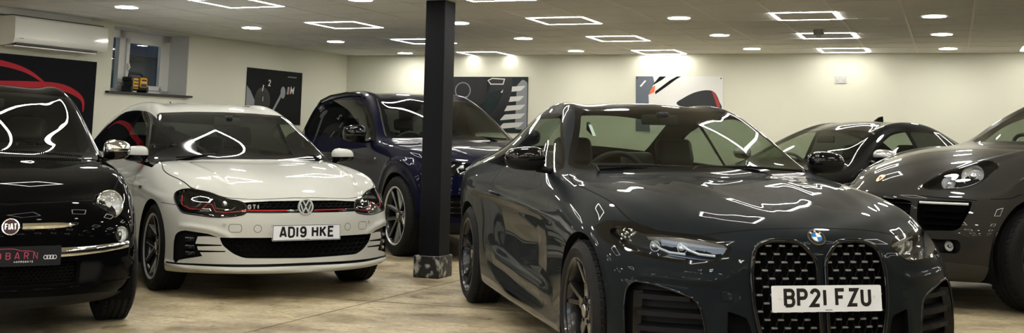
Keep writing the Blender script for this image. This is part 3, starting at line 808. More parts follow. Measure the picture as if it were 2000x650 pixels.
            for f in near:
                if not f.is_valid: continue
                qb = box2[f]
                if qb[1] < su0 or qb[0] > su1 or qb[3] < sv0 or qb[2] > sv1: continue
                lo = hi = None; tmin = 1e9; tmax = -1e9
                for v in f.verts:
                    x = Vector((v.co.dot(U), v.co.dot(Vv))) - p; h = x.dot(n2); t = x.dot(dn)
                    lo = h if lo is None or h < lo else lo; hi = h if hi is None or h > hi else hi
                    tmin = min(tmin, t); tmax = max(tmax, t)
                if lo < -1e-6 and hi > 1e-6 and tmax > -1e-6 and tmin < L + 1e-6: sel.append(f)
            if not sel: continue
            for f in sel:
                if not f.is_valid: continue
                hs = {v: (v.co.dot(U) - p.x) * n2.x + (v.co.dot(Vv) - p.y) * n2.y for v in f.verts}
                onl_ = [v for v in f.verts if abs(hs[v]) < 1e-6]
                for e in list(f.edges):
                    v1, v2 = e.verts; h1, h2 = hs[v1], hs[v2]
                    if abs(h1) < 1e-6 or abs(h2) < 1e-6 or h1 * h2 > 0: continue
                    ne, nv = bmesh.utils.edge_split(e, v1, h1 / (h1 - h2)); onl_.append(nv)
                if len(onl_) != 2: continue
                try: nf, _ = bmesh.utils.face_split(f, onl_[0], onl_[1])
                except ValueError: continue
                if nf is not None:
                    nf[lay] = f[lay]; nf.normal_update(); cand.add(nf); put(f); put(nf)
                    if pool is not None: pool.add(nf)
        cand = {f for f in cand if f.is_valid}
        t = s.tid(nm); cnt = 0
        for f in cand:
            c = f.calc_center_median()
            if _inside(c.dot(U), c.dot(Vv), poly) and (onl is None or f[lay] in onl): f[lay] = t; cnt += 1
        return cnt
    def seam(s, pts, view='side', width=.005, only=('body',), closed=False, filt=None, nm='panel_gap'):
        P = [Vector(p) for p in pts]; N = len(P); L = []; R = []
        for i in range(N):
            a = P[(i - 1) % N] if (closed or i) else P[i]; b = P[(i + 1) % N] if (closed or i < N - 1) else P[i]
            d = (b - a).normalized(); n = Vector((-d.y, d.x)) * width / 2; L.append(P[i] + n); R.append(P[i] - n)
        U, Vv, D = s.PROJ[view] if isinstance(view, str) else view
        cl = list(pts) + ([pts[0]] if closed else [])
        cells = set(); G = .08
        for (a_, b_) in zip(cl, cl[1:]):
            k_ = max(1, int(math.hypot(b_[0] - a_[0], b_[1] - a_[1]) / .03))
            for t in range(k_ + 1):
                x, y = lerp(a_[0], b_[0], t / k_), lerp(a_[1], b_[1], t / k_)
                for di in (-1, 0, 1):
                    for dj in (-1, 0, 1): cells.add((int(x // G) + di, int(y // G) + dj))
        pl = set()
        for f in s.h.faces:
            if f.normal.dot(D) <= .02: continue
            if any((int(v.co.dot(U) // G), int(v.co.dot(Vv) // G)) in cells for v in f.verts) and (filt is None or filt(f.calc_center_median())): pl.add(f)
        for i in range(N if closed else N - 1):
            j = (i + 1) % N
            s.region(nm, [tuple(L[i]), tuple(L[j]), tuple(R[j]), tuple(R[i])], view, filt, only, .02, pool=pl)
    def emit(s, name, tags, mat, parent, side='full', off=(0, 0, 0), along=0., rim=None, rim_edge=None, back=None, wall=False, flatn=False, label=None, inner=None, shape=None):
        """copy the faces carrying these tags into a mesh object.
        side full/left/right; off moves the patch (mirrored with it); along moves it along the skin normal;
        wall joins the moved patch to its original outline; rim extrudes the open outline by a vector"""
        ids = {s.tid(t) for t in tags}; lay = s.lay
        src = [f for f in s.h.faces if f[lay] in ids]
        if not src: return None
        out = bmesh.new(); nl = []
        def build(mirror):
            mp = {}; m = -1 if mirror else 1; o3 = Vector((off[0], off[1] * m, off[2]))
            def gv(v):
                if v not in mp:
                    co = Vector((v.co.x, v.co.y * m, v.co.z)); n = s.normal_at(co)
                    if shape: q0 = Vector(shape(v.co)); co = Vector((q0.x, q0.y * m, q0.z))
                    w = out.verts.new(co + o3 + n * along); mp[v] = w; nl.append((w, n))
                return mp[v]
            fs = []
            for f in src:
                vs = [gv(v) for v in f.verts]
                try: nf = out.faces.new(vs[::-1] if mirror else vs); nf.smooth = True; fs.append(nf)
                except ValueError: pass
            if wall or rim:
                for f in src:
                    for e in f.edges:
                        k = sum(1 for g in e.link_faces if g[lay] in ids)
                        if k != 1 or (abs(e.verts[0].co.y) < 1e-6 and abs(e.verts[1].co.y) < 1e-6): continue
                        a, b = e.verts
                        def q(v): return Vector((v.co.x, v.co.y * m, v.co.z))
                        if rim_edge and not rim_edge(a.co) : continue
                        A, Bq = q(a), q(b)
                        if wall and shape:
                            C, Dq = Vector(shape(a.co)), Vector(shape(b.co)); C.y *= m; Dq.y *= m; C += o3; Dq += o3
                        elif wall: C, Dq = A + o3 + s.normal_at(A) * along, Bq + o3 + s.normal_at(Bq) * along
                        else:
                            rv = Vector((rim[0], rim[1] * m, rim[2])) if not callable(rim) else None
                            if rv is None:
                                ra, rb_ = Vector(rim(a.co)), Vector(rim(b.co)); ra.y *= m; rb_.y *= m
                                C, Dq = A + ra, Bq + rb_
                            else: C, Dq = A + rv, Bq + rv
                            A = A + o3 + s.normal_at(A) * along; Bq = Bq + o3 + s.normal_at(Bq) * along
                        ws = [out.verts.new(x) for x in (A, Bq, Dq, C)]
                        ff = out.faces.new(ws); ff.smooth = False; ff.material_index = 1 if inner else 0
        if side in ('full', 'left'): build(False)
        if side in ('full', 'right'): build(True)
        keep = {w: n for w, n in nl}
        out.verts.index_update()
        # weld the two halves on the centre line
        cen = {}
        if side == 'full':
            tm = {}
            for w, n in nl:
                if abs(w.co.y) < 1e-6 and n is not None:
                    k = (round(w.co.x, 5), round(w.co.z, 5))
                    if k in cen and cen[k] is not w: tm[w] = cen[k]
                    else: cen[k] = w
            if tm: bmesh.ops.weld_verts(out, targetmap=tm)
        bmesh.ops.triangulate(out, faces=[f for f in out.faces if len(f.verts) > 4])
        me = bpy.data.meshes.new(name); out.verts.index_update()
        nor = [(0., 0., 0.)] * len(out.verts)
        for w, n in nl:
            if w.is_valid and not flatn: nor[w.index] = tuple(n)
        out.to_mesh(me); out.free()
        me.materials.append(mat)
        if inner: me.materials.append(inner)
        if not flatn: me.normals_split_custom_set_from_vertices(nor)
        o = bpy.data.objects.new(name, me); link(o, parent)
        if label: o['label'] = label
        return o
def _inside(x, y, poly):
    c = False; n = len(poly); j = n - 1
    for i in range(n):
        xi, yi = poly[i]; xj, yj = poly[j]
        if (yi > y) != (yj > y) and x < (xj - xi) * (y - yi) / (yj - yi) + xi: c = not c
        j = i
    return c

# ------------------------------------------------------------------ shared car materials
M_TYRE = simple('tyre_rubber', (.009, .009, .0095), .7, bump=.2, bscale=120, spec=.2)
M_TRIM = simple('gloss_black_trim', (.003, .003, .004), .06, coat=.25, spec=.3)
M_MATTE = simple('matte_black_trim', (.008, .008, .009), .5, spec=.15)
M_RIB = simple('grille_rib_black', (.003, .003, .0035), .4, spec=.08)
M_VOID = simple('unlit_black', (.004, .004, .004), .9, spec=.1)
M_CHROME = simple('chrome', (.75, .75, .75), .05, metal=1.)
M_SATIN = simple('satin_silver', (.45, .45, .45), .25, metal=1.)
M_ALLOY = simple('alloy_silver', (.62, .62, .63), .3, metal=.35)
M_BADGE = simple('badge_silver', (.80, .80, .80), .28, metal=.75)
M_LAMP = simple('lamp_bright_bowl', (.80, .81, .82), .32, metal=.4)
M_ALLOYD = simple('alloy_dark', (.03, .03, .033), .25, metal=.6, coat=.3)
M_WBLACK = simple('wheel_gloss_black', (.010, .010, .011), .18, metal=.3, coat=.5)
M_DISC = simple('brake_disc_steel', (.28, .28, .28), .3, metal=1.)
M_INT = simple('cabin_black', (.010, .010, .011), .7)
M_SEAT = simple('seat_leather', (.016, .016, .017), .42)
M_PLATEW = simple('plate_white', (.80, .83, .90), .28)
M_STUD = simple('stud_grey', (.22, .22, .225), .35, metal=.3)
M_PLATEK = simple('plate_black', (.006, .006, .007), .35)
G_SCREEN = glass('windscreen_glass', (.58, .65, .58), 1.45)
G_SIDE = glass('side_glass', (.54, .62, .55), 1.45)
G_PRIV = glass('privacy_glass', (.10, .11, .11), 1.5)
G_LENS = glass('lamp_lens', (.93, .95, .97), 1.5, boost=1.45)
M_DRL = simple('lamp_white_guide', (.75, .77, .80), .15, coat=.5)
M_REFL = simple('lamp_reflector', (.82, .83, .85), .22, metal=1.)

# ------------------------------------------------------------------ wheels
def spoke_poly(r0, r1, w0, w1, sweep=0., n=6):
    """tapered spoke outline in the wheel plane along +u"""
    L = []; R = []
    for i in range(n + 1):
        t = i / n; r = lerp(r0, r1, t); w_ = lerp(w0, w1, t); an = sweep * t * t
        L.append((r * math.cos(an) - w_ / 2 * math.sin(an) * -1 * -1, r * math.sin(an) + w_ / 2 * math.cos(an)))
        R.append((r * math.cos(an), r * math.sin(an) - w_ / 2 * math.cos(an)))
    return R + L[::-1]
def wheel(parent, a, b, R, width, rim_r, spokes, face=M_ALLOYD, edge=None, steer=0., name='wheel', calliper=None, cap=None, dish=.035, barrel=M_ALLOYD, spin=0.):
    """road wheel; b < 0 is the car's right flank.  spokes(bm, frame) draws the spokes in the wheel plane"""
    sgn = 1 if b > 0 else -1
    w = empty(name, (a, b, R), steer, parent)
    h = width / 2; S = lambda y: y * sgn
    bm = B()
    rs = R - .004
    prof = [(rim_r - .004, S(-h * .86)), (rim_r + .01, S(-h * .98)), (lerp(rim_r, R, .5), S(-h * 1.03)), (R - .022, S(-h * .93)), (R - .006, S(-h * .80))]
    ng = 4
    for k in range(ng):
        c0 = -h * .80 + 2 * h * .80 * (k + .5) / ng; gw = .0045
        prof += [(R, S(c0 - gw - .002)), (R - .007, S(c0 - gw + .001)), (R - .007, S(c0 + gw - .001)), (R, S(c0 + gw + .002))]
    prof += [(R - .006, S(h * .80)), (R - .022, S(h * .93)), (lerp(rim_r, R, .55), S(h * 1.03)), (rim_r + .012, S(h * .99)), (rim_r - .004, S(h * .88))]
    lathe(bm, prof, 72, 'Y')
    # transverse tread sipes at the shoulders
    for k in range(54):
        an = 2 * PI * k / 54
        for q in (-1, 1):
            M = Matrix.Rotation(-an, 3, 'Y'); c = M @ Vector((R - .0022, q * h * .70, 0))
            box(bm, c, (.006, h * .22, .024), rot=M)
    obj('tyre', bm, M_TYRE, w, 35)
    bm = B()
    lathe(bm, [(rim_r, S(-h * .86)), (rim_r - .015, S(-h * .6)), (rim_r - .03, S(0)), (rim_r - .02, S(h * .6)), (rim_r - .012, S(h * .80)), (rim_r + .003, S(h * .93))], 64, 'Y')
    obj('rim_barrel', bm, barrel, w, 35)
    bm = B(); lathe(bm, [(rim_r + .003, S(h * .93)), (rim_r + .008, S(h * .97)), (rim_r - .001, S(h * .985)), (rim_r - .010, S(h * .90))], 64, 'Y'); obj('rim_lip', bm, edge or barrel, w, 35)
    fc = h * .86
    def frame(u, v, wv):
        r = math.hypot(u, v); x = (rim_r - r) / rim_r
        dep = dish * math.sin(min(1, max(0, x * 1.6)) * PI / 2)
        cu, su = math.cos(spin), math.sin(spin)
        return Vector((u * cu - v * su, S(fc - dep + wv), u * su + v * cu))
    sp = spokes(rim_r)
    for poly, m_ in sp:
        bm = B()
        # bevelled front face: inset top
        c = Vector((sum(p[0] for p in poly) / len(poly), sum(p[1] for p in poly) / len(poly)))
        bot = [bm.verts.new(frame(p[0], p[1], -.045)) for p in poly]; mid = [bm.verts.new(frame(p[0], p[1], -.006)) for p in poly]
        k_ = .004; top = []
        n = len(poly)
        for i in range(n):
            pa, pb, pc = Vector(poly[i - 1]), Vector(poly[i]), Vector(poly[(i + 1) % n])
            d1 = (pb - pa).normalized(); d2 = (pc - pb).normalized(); nn = Vector((-d1.y - d2.y, d1.x + d2.x))
            nn = nn.normalized() if nn.length > 1e-6 else Vector((0, 0)); q = pb + nn * k_; top.append(bm.verts.new(frame(q.x, q.y, 0)))
        for i in range(n):
            j = (i + 1) % n
            bm.faces.new((bot[i], bot[j], mid[j], mid[i])); bm.faces.new((mid[i], mid[j], top[j], top[i]))
        bm.faces.new(top)
        bmesh.ops.triangulate(bm, faces=[f for f in bm.faces if len(f.verts) > 4])
        obj('spoke', bm, m_ or face, w, 25)
    bm = B(); lathe(bm, [(.075, S(fc - dish - .05)), (.078, S(fc - dish - .01)), (.066, S(fc - dish + .004)), (.036, S(fc - dish + .006)), (.034, S(fc - dish + .012)), (0, S(fc - dish + .014))], 32, 'Y')
    obj('hub', bm, face, w, 35)
    for k in range(5):
        an = 2 * PI * k / 5 + .3; u, v = .055 * math.cos(an), .055 * math.sin(an)
        bm = B(); cyl(bm, (u, S(fc - dish - .004), v), (u, S(fc - dish + .010), v), .009, n=6); obj('wheel_bolt', bm, M_ALLOYD, w)
    bm = B(); lathe(bm, [(0, S(fc - dish + .014)), (.028, S(fc - dish + .0155)), (.031, S(fc - dish + .013)), (.031, S(fc - dish + .008))], 24, 'Y'); obj('centre_cap', bm, cap or M_SATIN, w, 35)
    bm = B(); lathe(bm, [(.06, S(-.01)), (rim_r * .80, S(-.01)), (rim_r * .80, S(-.032)), (.06, S(-.032)), (.06, S(-.01))], 48, 'Y'); obj('brake_disc', bm, M_DISC, w, 35)
    bm = B(); ra = rim_r * .62
    prism(bm, [(rim_r * .55 * math.cos(x), rim_r * .55 * math.sin(x)) for x in [2.5 + .9 * i / 6 for i in range(7)]] + [(rim_r * .86 * math.cos(x), rim_r * .86 * math.sin(x)) for x in [3.4 - .9 * i / 6 for i in range(7)]], -.055, .012, lambda u, v, wv: Vector((u, S(wv), v)))
    obj('brake_calliper', bm, calliper or M_MATTE, w, 30)
    return w
def twin_spokes(n, r_in, w_in, w_out, split, m_=None, root=None):
    """n pairs of straight spokes"""
    def f(rim_r):
        out = []
        for k in range(n):
            for q in (-1, 1):
                a = 2 * PI * k / n; ca, sa = math.cos(a), math.sin(a)
                s0, s1 = q * split[0], q * split[1]; ro = rim_r - .004
                pl = [(r_in, s0 - w_in / 2), (ro, s1 - w_out / 2), (ro, s1 + w_out / 2), (r_in, s0 + w_in / 2)]
                out.append(([(u * ca - v * sa, u * sa + v * ca) for u, v in pl], m_))
        return out
    return f
def y_spokes(n, r_in, r_fork, w_in, w_fork, w_tip, spread, m_=None, m_edge=None):
    def f(rim_r):
        out = []; ro = rim_r - .004
        for k in range(n):
            a = 2 * PI * k / n; ca, sa = math.cos(a), math.sin(a)
            pls = [[(r_in, -w_in / 2), (r_fork, -w_fork / 2), (r_fork, w_fork / 2), (r_in, w_in / 2)]]
            for q in (-1, 1):
                p = [(r_fork - .01, q * .001), (r_fork - .01, q * w_fork / 2), (ro, q * (spread + w_tip / 2)), (ro, q * (spread - w_tip / 2))]
                pls.append(p if q < 0 else p)
            for pl in pls:
                area = sum(pl[i - 1][0] * pl[i][1] - pl[i][0] * pl[i - 1][1] for i in range(len(pl)))
                if area < 0: pl = pl[::-1]
                out.append(([(u * ca - v * sa, u * sa + v * ca) for u, v in pl], m_))
        return out
    return f

# ------------------------------------------------------------------ cabin
def seat(parent, a, b, z, rec=.38, wide=.50, back_h=.62, head=True, name='front_seat', mat=None):
    mat = mat or M_SEAT
    s = empty(name, (a, b, z), 0, parent)
    bm = B(); box(bm, (0, 0, .09), (.52, wide, .16), bevel=.05, seg=3); obj('seat_cushion', bm, mat, s, 50)
    d = Vector((-math.sin(rec), 0, math.cos(rec))); base = Vector((-.20, 0, .12)); M = Matrix.Rotation(-rec, 3, 'Y')
    bm = B(); box(bm, base + d * (back_h / 2), (.13, wide * .80, back_h), rot=M, bevel=.05, seg=3)
    for q in (-1, 1): box(bm, base + d * (back_h * .42) + Vector((.05, q * wide * .42, 0)), (.12, .10, back_h * .75), rot=M, bevel=.04, seg=3)
    obj('backrest', bm, mat, s, 50)
    if head:
        hc = base + d * (back_h + .13)
        bm = B(); box(bm, hc + Vector((.02, 0, 0)), (.10, .26, .19), rot=M, bevel=.045, seg=4); obj('headrest', bm, mat, s, 55)
        bm = B()
        for q in (-.06, .06): cyl(bm, base + d * back_h + Vector((.01, q, 0)), hc + Vector((.01, q, 0)), .007, n=8)
        obj('headrest_post', bm, M_SATIN, s)
    return s
def cabin(root, floor_z, a_dash, z_dash, width, seat_a, seat_z, rear_a=None, wheel_z=None, a_rear=-3.0, rec=.38, back_h=.62, rear_h=.55, floor_front=None, rear_z=None):
    """dashboard, wheel on the right-hand side, seats, floor tub"""
    w2 = width / 2
    bm = B(); box(bm, ((a_dash - .10 + a_rear) / 2, 0, floor_z), (abs(a_dash - .1 - a_rear), width, .04)); box(bm, (a_dash + .06, 0, (floor_z + z_dash) / 2 - .05), (.05, width, z_dash - floor_z - .1)); obj('cabin_floor', bm, M_INT, root)
    bm = B()
    pr = fillet([(a_dash + .10, z_dash - .03), (a_dash - .22, z_dash + .01, .05), (a_dash - .34, z_dash - .05, .04), (a_dash - .36, z_dash - .22, .05), (a_dash - .15, z_dash - .40), (a_dash + .10, z_dash - .40)], .01)
    prism(bm, pr, -w2 + .04, w2 - .04, lambda u, v, x: Vector((u, x, v)))
    obj('dashboard', bm, M_INT, root, 40)
    bm = B(); prism(bm, fillet([(a_dash - .16, z_dash - .0), (a_dash - .36, z_dash + .055, .04), (a_dash - .39, z_dash - .05)], .01), -.36 - .19, -.36 + .19, lambda u, v, x: Vector((u, x, v))); obj('instrument_hood', bm, M_INT, root, 40)
    wz = wheel_z or z_dash - .06
    sw = empty('steering_wheel', (a_dash - .50, -.36, wz), 0, root); tilt = .45
    bm = B(); Mr = Matrix.Rotation(tilt, 3, 'Y')
    tube(bm, [Mr @ Vector((0, .182 * math.cos(t), .182 * math.sin(t))) for t in [2 * PI * k / 36 for k in range(36)]], .016, 10, closed=True); obj('rim', bm, M_SEAT, sw, 60)
    bm = B(); box(bm, (0.03, 0, 0), (.06, .17, .13), rot=Mr, bevel=.03, seg=2); box(bm, Mr @ Vector((.01, 0, .0)), (.02, .34, .035), rot=Mr, bevel=.008); box(bm, Mr @ Vector((.01, 0, -.09)), (.02, .04, .16), rot=Mr, bevel=.008); obj('hub', bm, M_INT, sw, 50)
    bm = B(); cyl(bm, (.05, 0, 0.0), (.32, 0, -.12), .035); obj('column', bm, M_INT, sw, 50)
    for q in (-.36, .36): seat(root, seat_a, q, seat_z, rec, .50, back_h)
    if rear_a is not None:
        rz = rear_z if rear_z is not None else seat_z + .03
        bm = B(); box(bm, (rear_a, 0, rz + .08), (.5, 2 * w2 * .86, .17), bevel=.05, seg=2); Mr = Matrix.Rotation(-.42, 3, 'Y'); box(bm, (rear_a - .33, 0, rz + .1 + rear_h / 2), (.14, 2 * w2 * .86, rear_h), rot=Mr, bevel=.05, seg=2)
        rb = obj('rear_bench', bm, M_SEAT, root, 50)
        for q in (-.36, .36):
            bm = B(); box(bm, (rear_a - .33 - rear_h * .22, q, rz + .10 + rear_h + .09), (.09, .25, .15), rot=Mr, bevel=.04, seg=3); obj('headrest', bm, M_SEAT, rb, 55)

# ------------------------------------------------------------------ number plate and small fittings
def mirror_unit(root, a, b, z, cap_mat, base_mat, side, L=.13, W=.22, H=.15, arm=(.03, -.14, -.09), tilt=0.):
    """door mirror: cap shell, darker lower half, glass and arm.  side +1 left, -1 right"""
    m = empty('door_mirror', (a, b * side, z), 0, root)
    def shell(z0, z1, mat, nm, sc=1.0):
        bm = B(); n, k = 20, 12; rings = []
        for i in range(k + 1):
            t = -PI / 2 + PI * i / k
            ring = []
            for j in range(n):
                p = 2 * PI * j / n
                e = .62
                x = math.copysign(abs(math.cos(t)) ** e * abs(math.cos(p)) ** .8, math.cos(p))
                y = math.copysign(abs(math.cos(t)) ** e * abs(math.sin(p)) ** .7, math.sin(p))
                zz = math.copysign(abs(math.sin(t)) ** .75, math.sin(t))
                zz = max(z0, min(z1, zz))
                xx = x * L * sc * (1 if x > 0 else .25) ; yy = y * W / 2 * sc * side * 1.0
                shear = -.10 * (y) * L
                ring.append(bm.verts.new((xx + shear, yy, zz * H / 2 * sc * (1 - .12 * y) + y * tilt)))
            rings.append(ring)
        for i in range(k):
            for j in range(n): bm.faces.new((rings[i][j], rings[i][(j + 1) % n], rings[i + 1][(j + 1) % n], rings[i + 1][j]))
        bmesh.ops.remove_doubles(bm, verts=bm.verts[:], dist=1e-5)
        return obj(nm, bm, mat, m, 60)
    shell(-.12, 1, cap_mat, 'mirror_cap'); shell(-1, -.14, base_mat, 'mirror_housing', .985)
    bm = B(); prism(bm, fillet([(-W * .43, -H * .36), (W * .43, -H * .40), (W * .43, H * .36), (-W * .43, H * .40)], .03), 0, .004, lambda u, v, x: Vector((-L * .26 - x, u, v))); obj('mirror_glass', bm, M_CHROME, m)
    bm = B(); p0 = Vector((0, -W * .30 * side, -H * .38)); p1 = Vector((arm[0], (-W * .5 + arm[1]) * side, arm[2]))
    tube(bm, [p0, p0 * .4 + p1 * .6 + Vector((0, 0, -.012)), p1], [.035, .028, .034], 10, flat=.7); obj('mirror_arm', bm, base_mat, m, 60)
    return m
def number_plate(parent, loc, pitch, txt, w=.52, h=.111, border=True, yaw=0., two_screws=False):
    p = empty('number_plate', loc, 0, parent); p.rotation_euler = (0, -pitch, yaw)
    fr = lambda u, v, x: Vector((x, u, v))
    bm = B(); prism(bm, fillet([(-w / 2, -h / 2), (w / 2, -h / 2), (w / 2, h / 2), (-w / 2, h / 2)], .008, 4), 0, .004, fr); obj('plate_panel', bm, M_PLATEW, p)
    if border:
        bm = B(); ribbon(bm, fillet([(-w / 2 + .004, -h / 2 + .004), (w / 2 - .004, -h / 2 + .004), (w / 2 - .004, h / 2 - .004), (-w / 2 + .004, h / 2 - .004)], .007, 4), .004, fr, .004, .0046, True); obj('plate_border', bm, M_PLATEK, p)
    hh = .079; tw = text_width(txt, hh, .17, .95); u = -tw / 2
    for ch in txt:
        if ch == ' ': u += hh * .95 * .38; continue
        bm = B(); u = text(bm, ch, u, -hh / 2 + .004, hh, fr, .19, .17, .004, .0048, .95); obj('plate_letter', bm, M_PLATEK, p)
    if two_screws:
        for q in (-1, 1):
            bm = B(); cyl(bm, (.004, q * w * .43, .006), (.0075, q * w * .43, .006), .0055, n=14); obj('plate_screw', bm, M_WHITE, p)
    bm = B()
    for k in range(5): prism(bm, [(-.012 + k * .007, -h / 2 + .006), (-.007 + k * .007, -h / 2 + .006), (-.007 + k * .007, -h / 2 + .0095), (-.012 + k * .007, -h / 2 + .0095)], .004, .0045, fr)
    obj('plate_maker_mark', bm, M_PLATEK, p)
    return p
def wiper(root, pts, name='wiper', side_mat=None):
    w = empty(name, pts[0], 0, root); P = [Vector(p) - Vector(pts[0]) for p in pts]
    bm = B(); tube(bm, P, .008, 6); obj('wiper_arm', bm, side_mat or M_MATTE, w, 60)
    return w
def skin_strip(body, pts, view, width, lift, bm, mirror=False):
    """raised strip following the skin through projected points"""
    out = []
    for p in pts:
        q = body.on(view, *p)
        if q is None: continue
        out.append((q, body.normal_at(q)))
    return out
def arch_tub(root, a, b_out, R, width, name='wheel_arch_liner', zc=None):
    """black inner wheel housing"""
    for sg in (-1, 1):
        bm = B(); z = zc or R
        lathe(bm, [(R * 1.14, b_out * sg), (R * 1.15, (b_out - width) * sg), (.02, (b_out - width - .01) * sg)], 40, 'Y', (a, 0, z), a0=-.42, a1=PI + .42)
        obj(name, bm, M_VOID, root, 40)
def place_car(name, label, x, y, t, sc=1.0, category='car'):
    r = empty(name, (x, y, 0), t - PI / 2); r.scale = (sc, sc, sc); tag(r, label, category); return r
def _segdist(p, pts):
    best = 1e9; tt = 0; side = 0; n = len(pts) - 1
    for i in range(n):
        a, b = pts[i], pts[i + 1]; dx, dy = b[0] - a[0], b[1] - a[1]; L = dx * dx + dy * dy
        t = max(0., min(1., ((p[0] - a[0]) * dx + (p[1] - a[1]) * dy) / L)); ex, ey = p[0] - a[0] - t * dx, p[1] - a[1] - t * dy
        d = math.hypot(ex, ey)
        if d < best: best = d; tt = (i + t) / n; side = dx * (p[1] - a[1]) - dy * (p[0] - a[0])
    return best, tt, side
def oblique(deg):
    """view direction turned deg from straight ahead towards the car's left"""
    c, s_ = math.cos(math.radians(deg)), math.sin(math.radians(deg))
    return (Vector((-s_, c, 0)), Vector((0, 0, 1)), Vector((c, s_, 0)))
def ridges(body, specs):
    """press feature lines into the skin: (view, polyline, amount, width, one_sided, filter)"""
    for bm in (body.full, body.h):
        bm.normal_update(); mv = []
        for v in bm.verts:
            c = Vector((v.co.x, abs(v.co.y), v.co.z)); n = v.normal.copy(); tot = 0
            for view, pl, amp, wd, one, filt in specs:
                U, V, D = body.PROJ[view] if isinstance(view, str) else view
                n2 = Vector((n.x, abs(n.y), n.z))
                if n2.dot(D) < .05 or (filt and not filt(c)): continue
                d, t, sd = _segdist((c.dot(U), c.dot(V)), pl)
                if one and sd * one < 0: 
                    w2 = wd * .25
                else: w2 = wd
                if d < w2:
                    x = d / w2; fade = min(1., 6 * min(t, 1 - t) + .0) if len(pl) > 1 else 1
                    tot += amp * fade * (1 - x * x * (3 - 2 * x))
            mv.append(n * tot)
        for v, d in zip(bm.verts, mv): v.co += d
        bm.normal_update()
    body.vn = [v.normal.copy() for v in body.full.verts]; body.bvh = BVHTree.FromBMesh(body.full)
def frame_on(body, view, u, v, lift=0.):
    """local frame on the skin: origin, right, up, normal (b >= 0 half or centre)"""
    p = body.on(view, u, v); n = body.normal_at(p)
    return p + n * lift, n
def badge_frame(p, n):
    up = Vector((0, 0, 1)); r = up.cross(n).normalized(); u2 = n.cross(r).normalized()
    return lambda u, v, w: p + r * u + u2 * v + n * w
def skin_tube(body, pts, view, r, parent, name, mat, closed=True, lift=0., mirror=True, n=8, sides=('left', 'right'), flatk=1.0):
    P = [body.on(view, *q) if isinstance(view, str) else body.hit(view[0] * q[0] + view[1] * q[1] + view[2] * 3, -view[2]) for q in pts]
    P = [p + body.normal_at(p) * lift for p in P if p is not None]
    for sd in sides:
        m = 1 if sd == 'left' else -1
        bm = B(); tube(bm, [Vector((p.x, p.y * m, p.z)) for p in P], r, n, closed=closed, flat=flatk); o = obj(name, bm, mat, parent, 60)
    return P
def mir_obj(name, make, mat, parent, smooth=None):
    """the same shape on both flanks: make(bm, m) draws it with the sign m on the lateral axis"""
    out = []
    for m in (1, -1):
        bm = B(); make(bm, m); out.append(obj(name, bm, mat, parent, smooth))
    return out
def rot_poly(pl, a):
    ca, sa = math.cos(a), math.sin(a); return [(u * ca - v * sa, u * sa + v * ca) for u, v in pl]
def edged_twin(n, r_in, w, split, m_face, m_edge, e=.006, twist=0.):
    """pairs of dark spokes with a thin bright machined edge"""
    def f(rim_r):
        out = []; ro = rim_r - .004
        for k in range(n):
            for q in (-1, 1):
                s0, s1 = q * split[0], q * split[1] + twist
                lo = lambda r: lerp(s0, s1, (r - r_in) / (ro - r_in))
                h0, h1 = w / 2, w / 2 * .8
                body_ = [(r_in, s0 - h0), (ro, s1 - h1), (ro, s1 + h1), (r_in, s0 + h0)]
                if q > 0: edge = [(r_in, s0 + h0 + .0004), (ro, s1 + h1 + .0004), (ro, s1 + h1 + e), (r_in, s0 + h0 + e)]
                else: edge = [(r_in, s0 - h0 - e), (ro, s1 - h1 - e), (ro, s1 - h1 - .0004), (r_in, s0 - h0 - .0004)]
                a = 2 * PI * k / n
                out.append((rot_poly(body_, a), m_face)); out.append((rot_poly(edge, a), m_edge))
        return out
    return f
def hexmesh(bm, inside, fr, u0, u1, v0, v1, px, r, stretch=1.0):
    """honeycomb of thin ribs inside an outline"""
    pz = px * .866 * stretch; row = 0; v = v0; done = set()
    a = px / 2 / math.cos(PI / 6)
    while v < v1 + pz:
        u = u0 + (px / 2 if row % 2 else 0)
        while u < u1 + px:
            P = [(u + a * math.cos(PI / 6 + PI / 3 * k), v + a * stretch * math.sin(PI / 6 + PI / 3 * k)) for k in range(6)]
            for k in range(6):
                p, q = P[k], P[(k + 1) % 6]; key = tuple(sorted(((round(p[0], 3), round(p[1], 3)), (round(q[0], 3), round(q[1], 3)))))
                if key in done: continue
                done.add(key)
                if inside(*p) and inside(*q): tube(bm, [fr(*p), fr(*q)], r, 4)
            u += px
        v += pz; row += 1
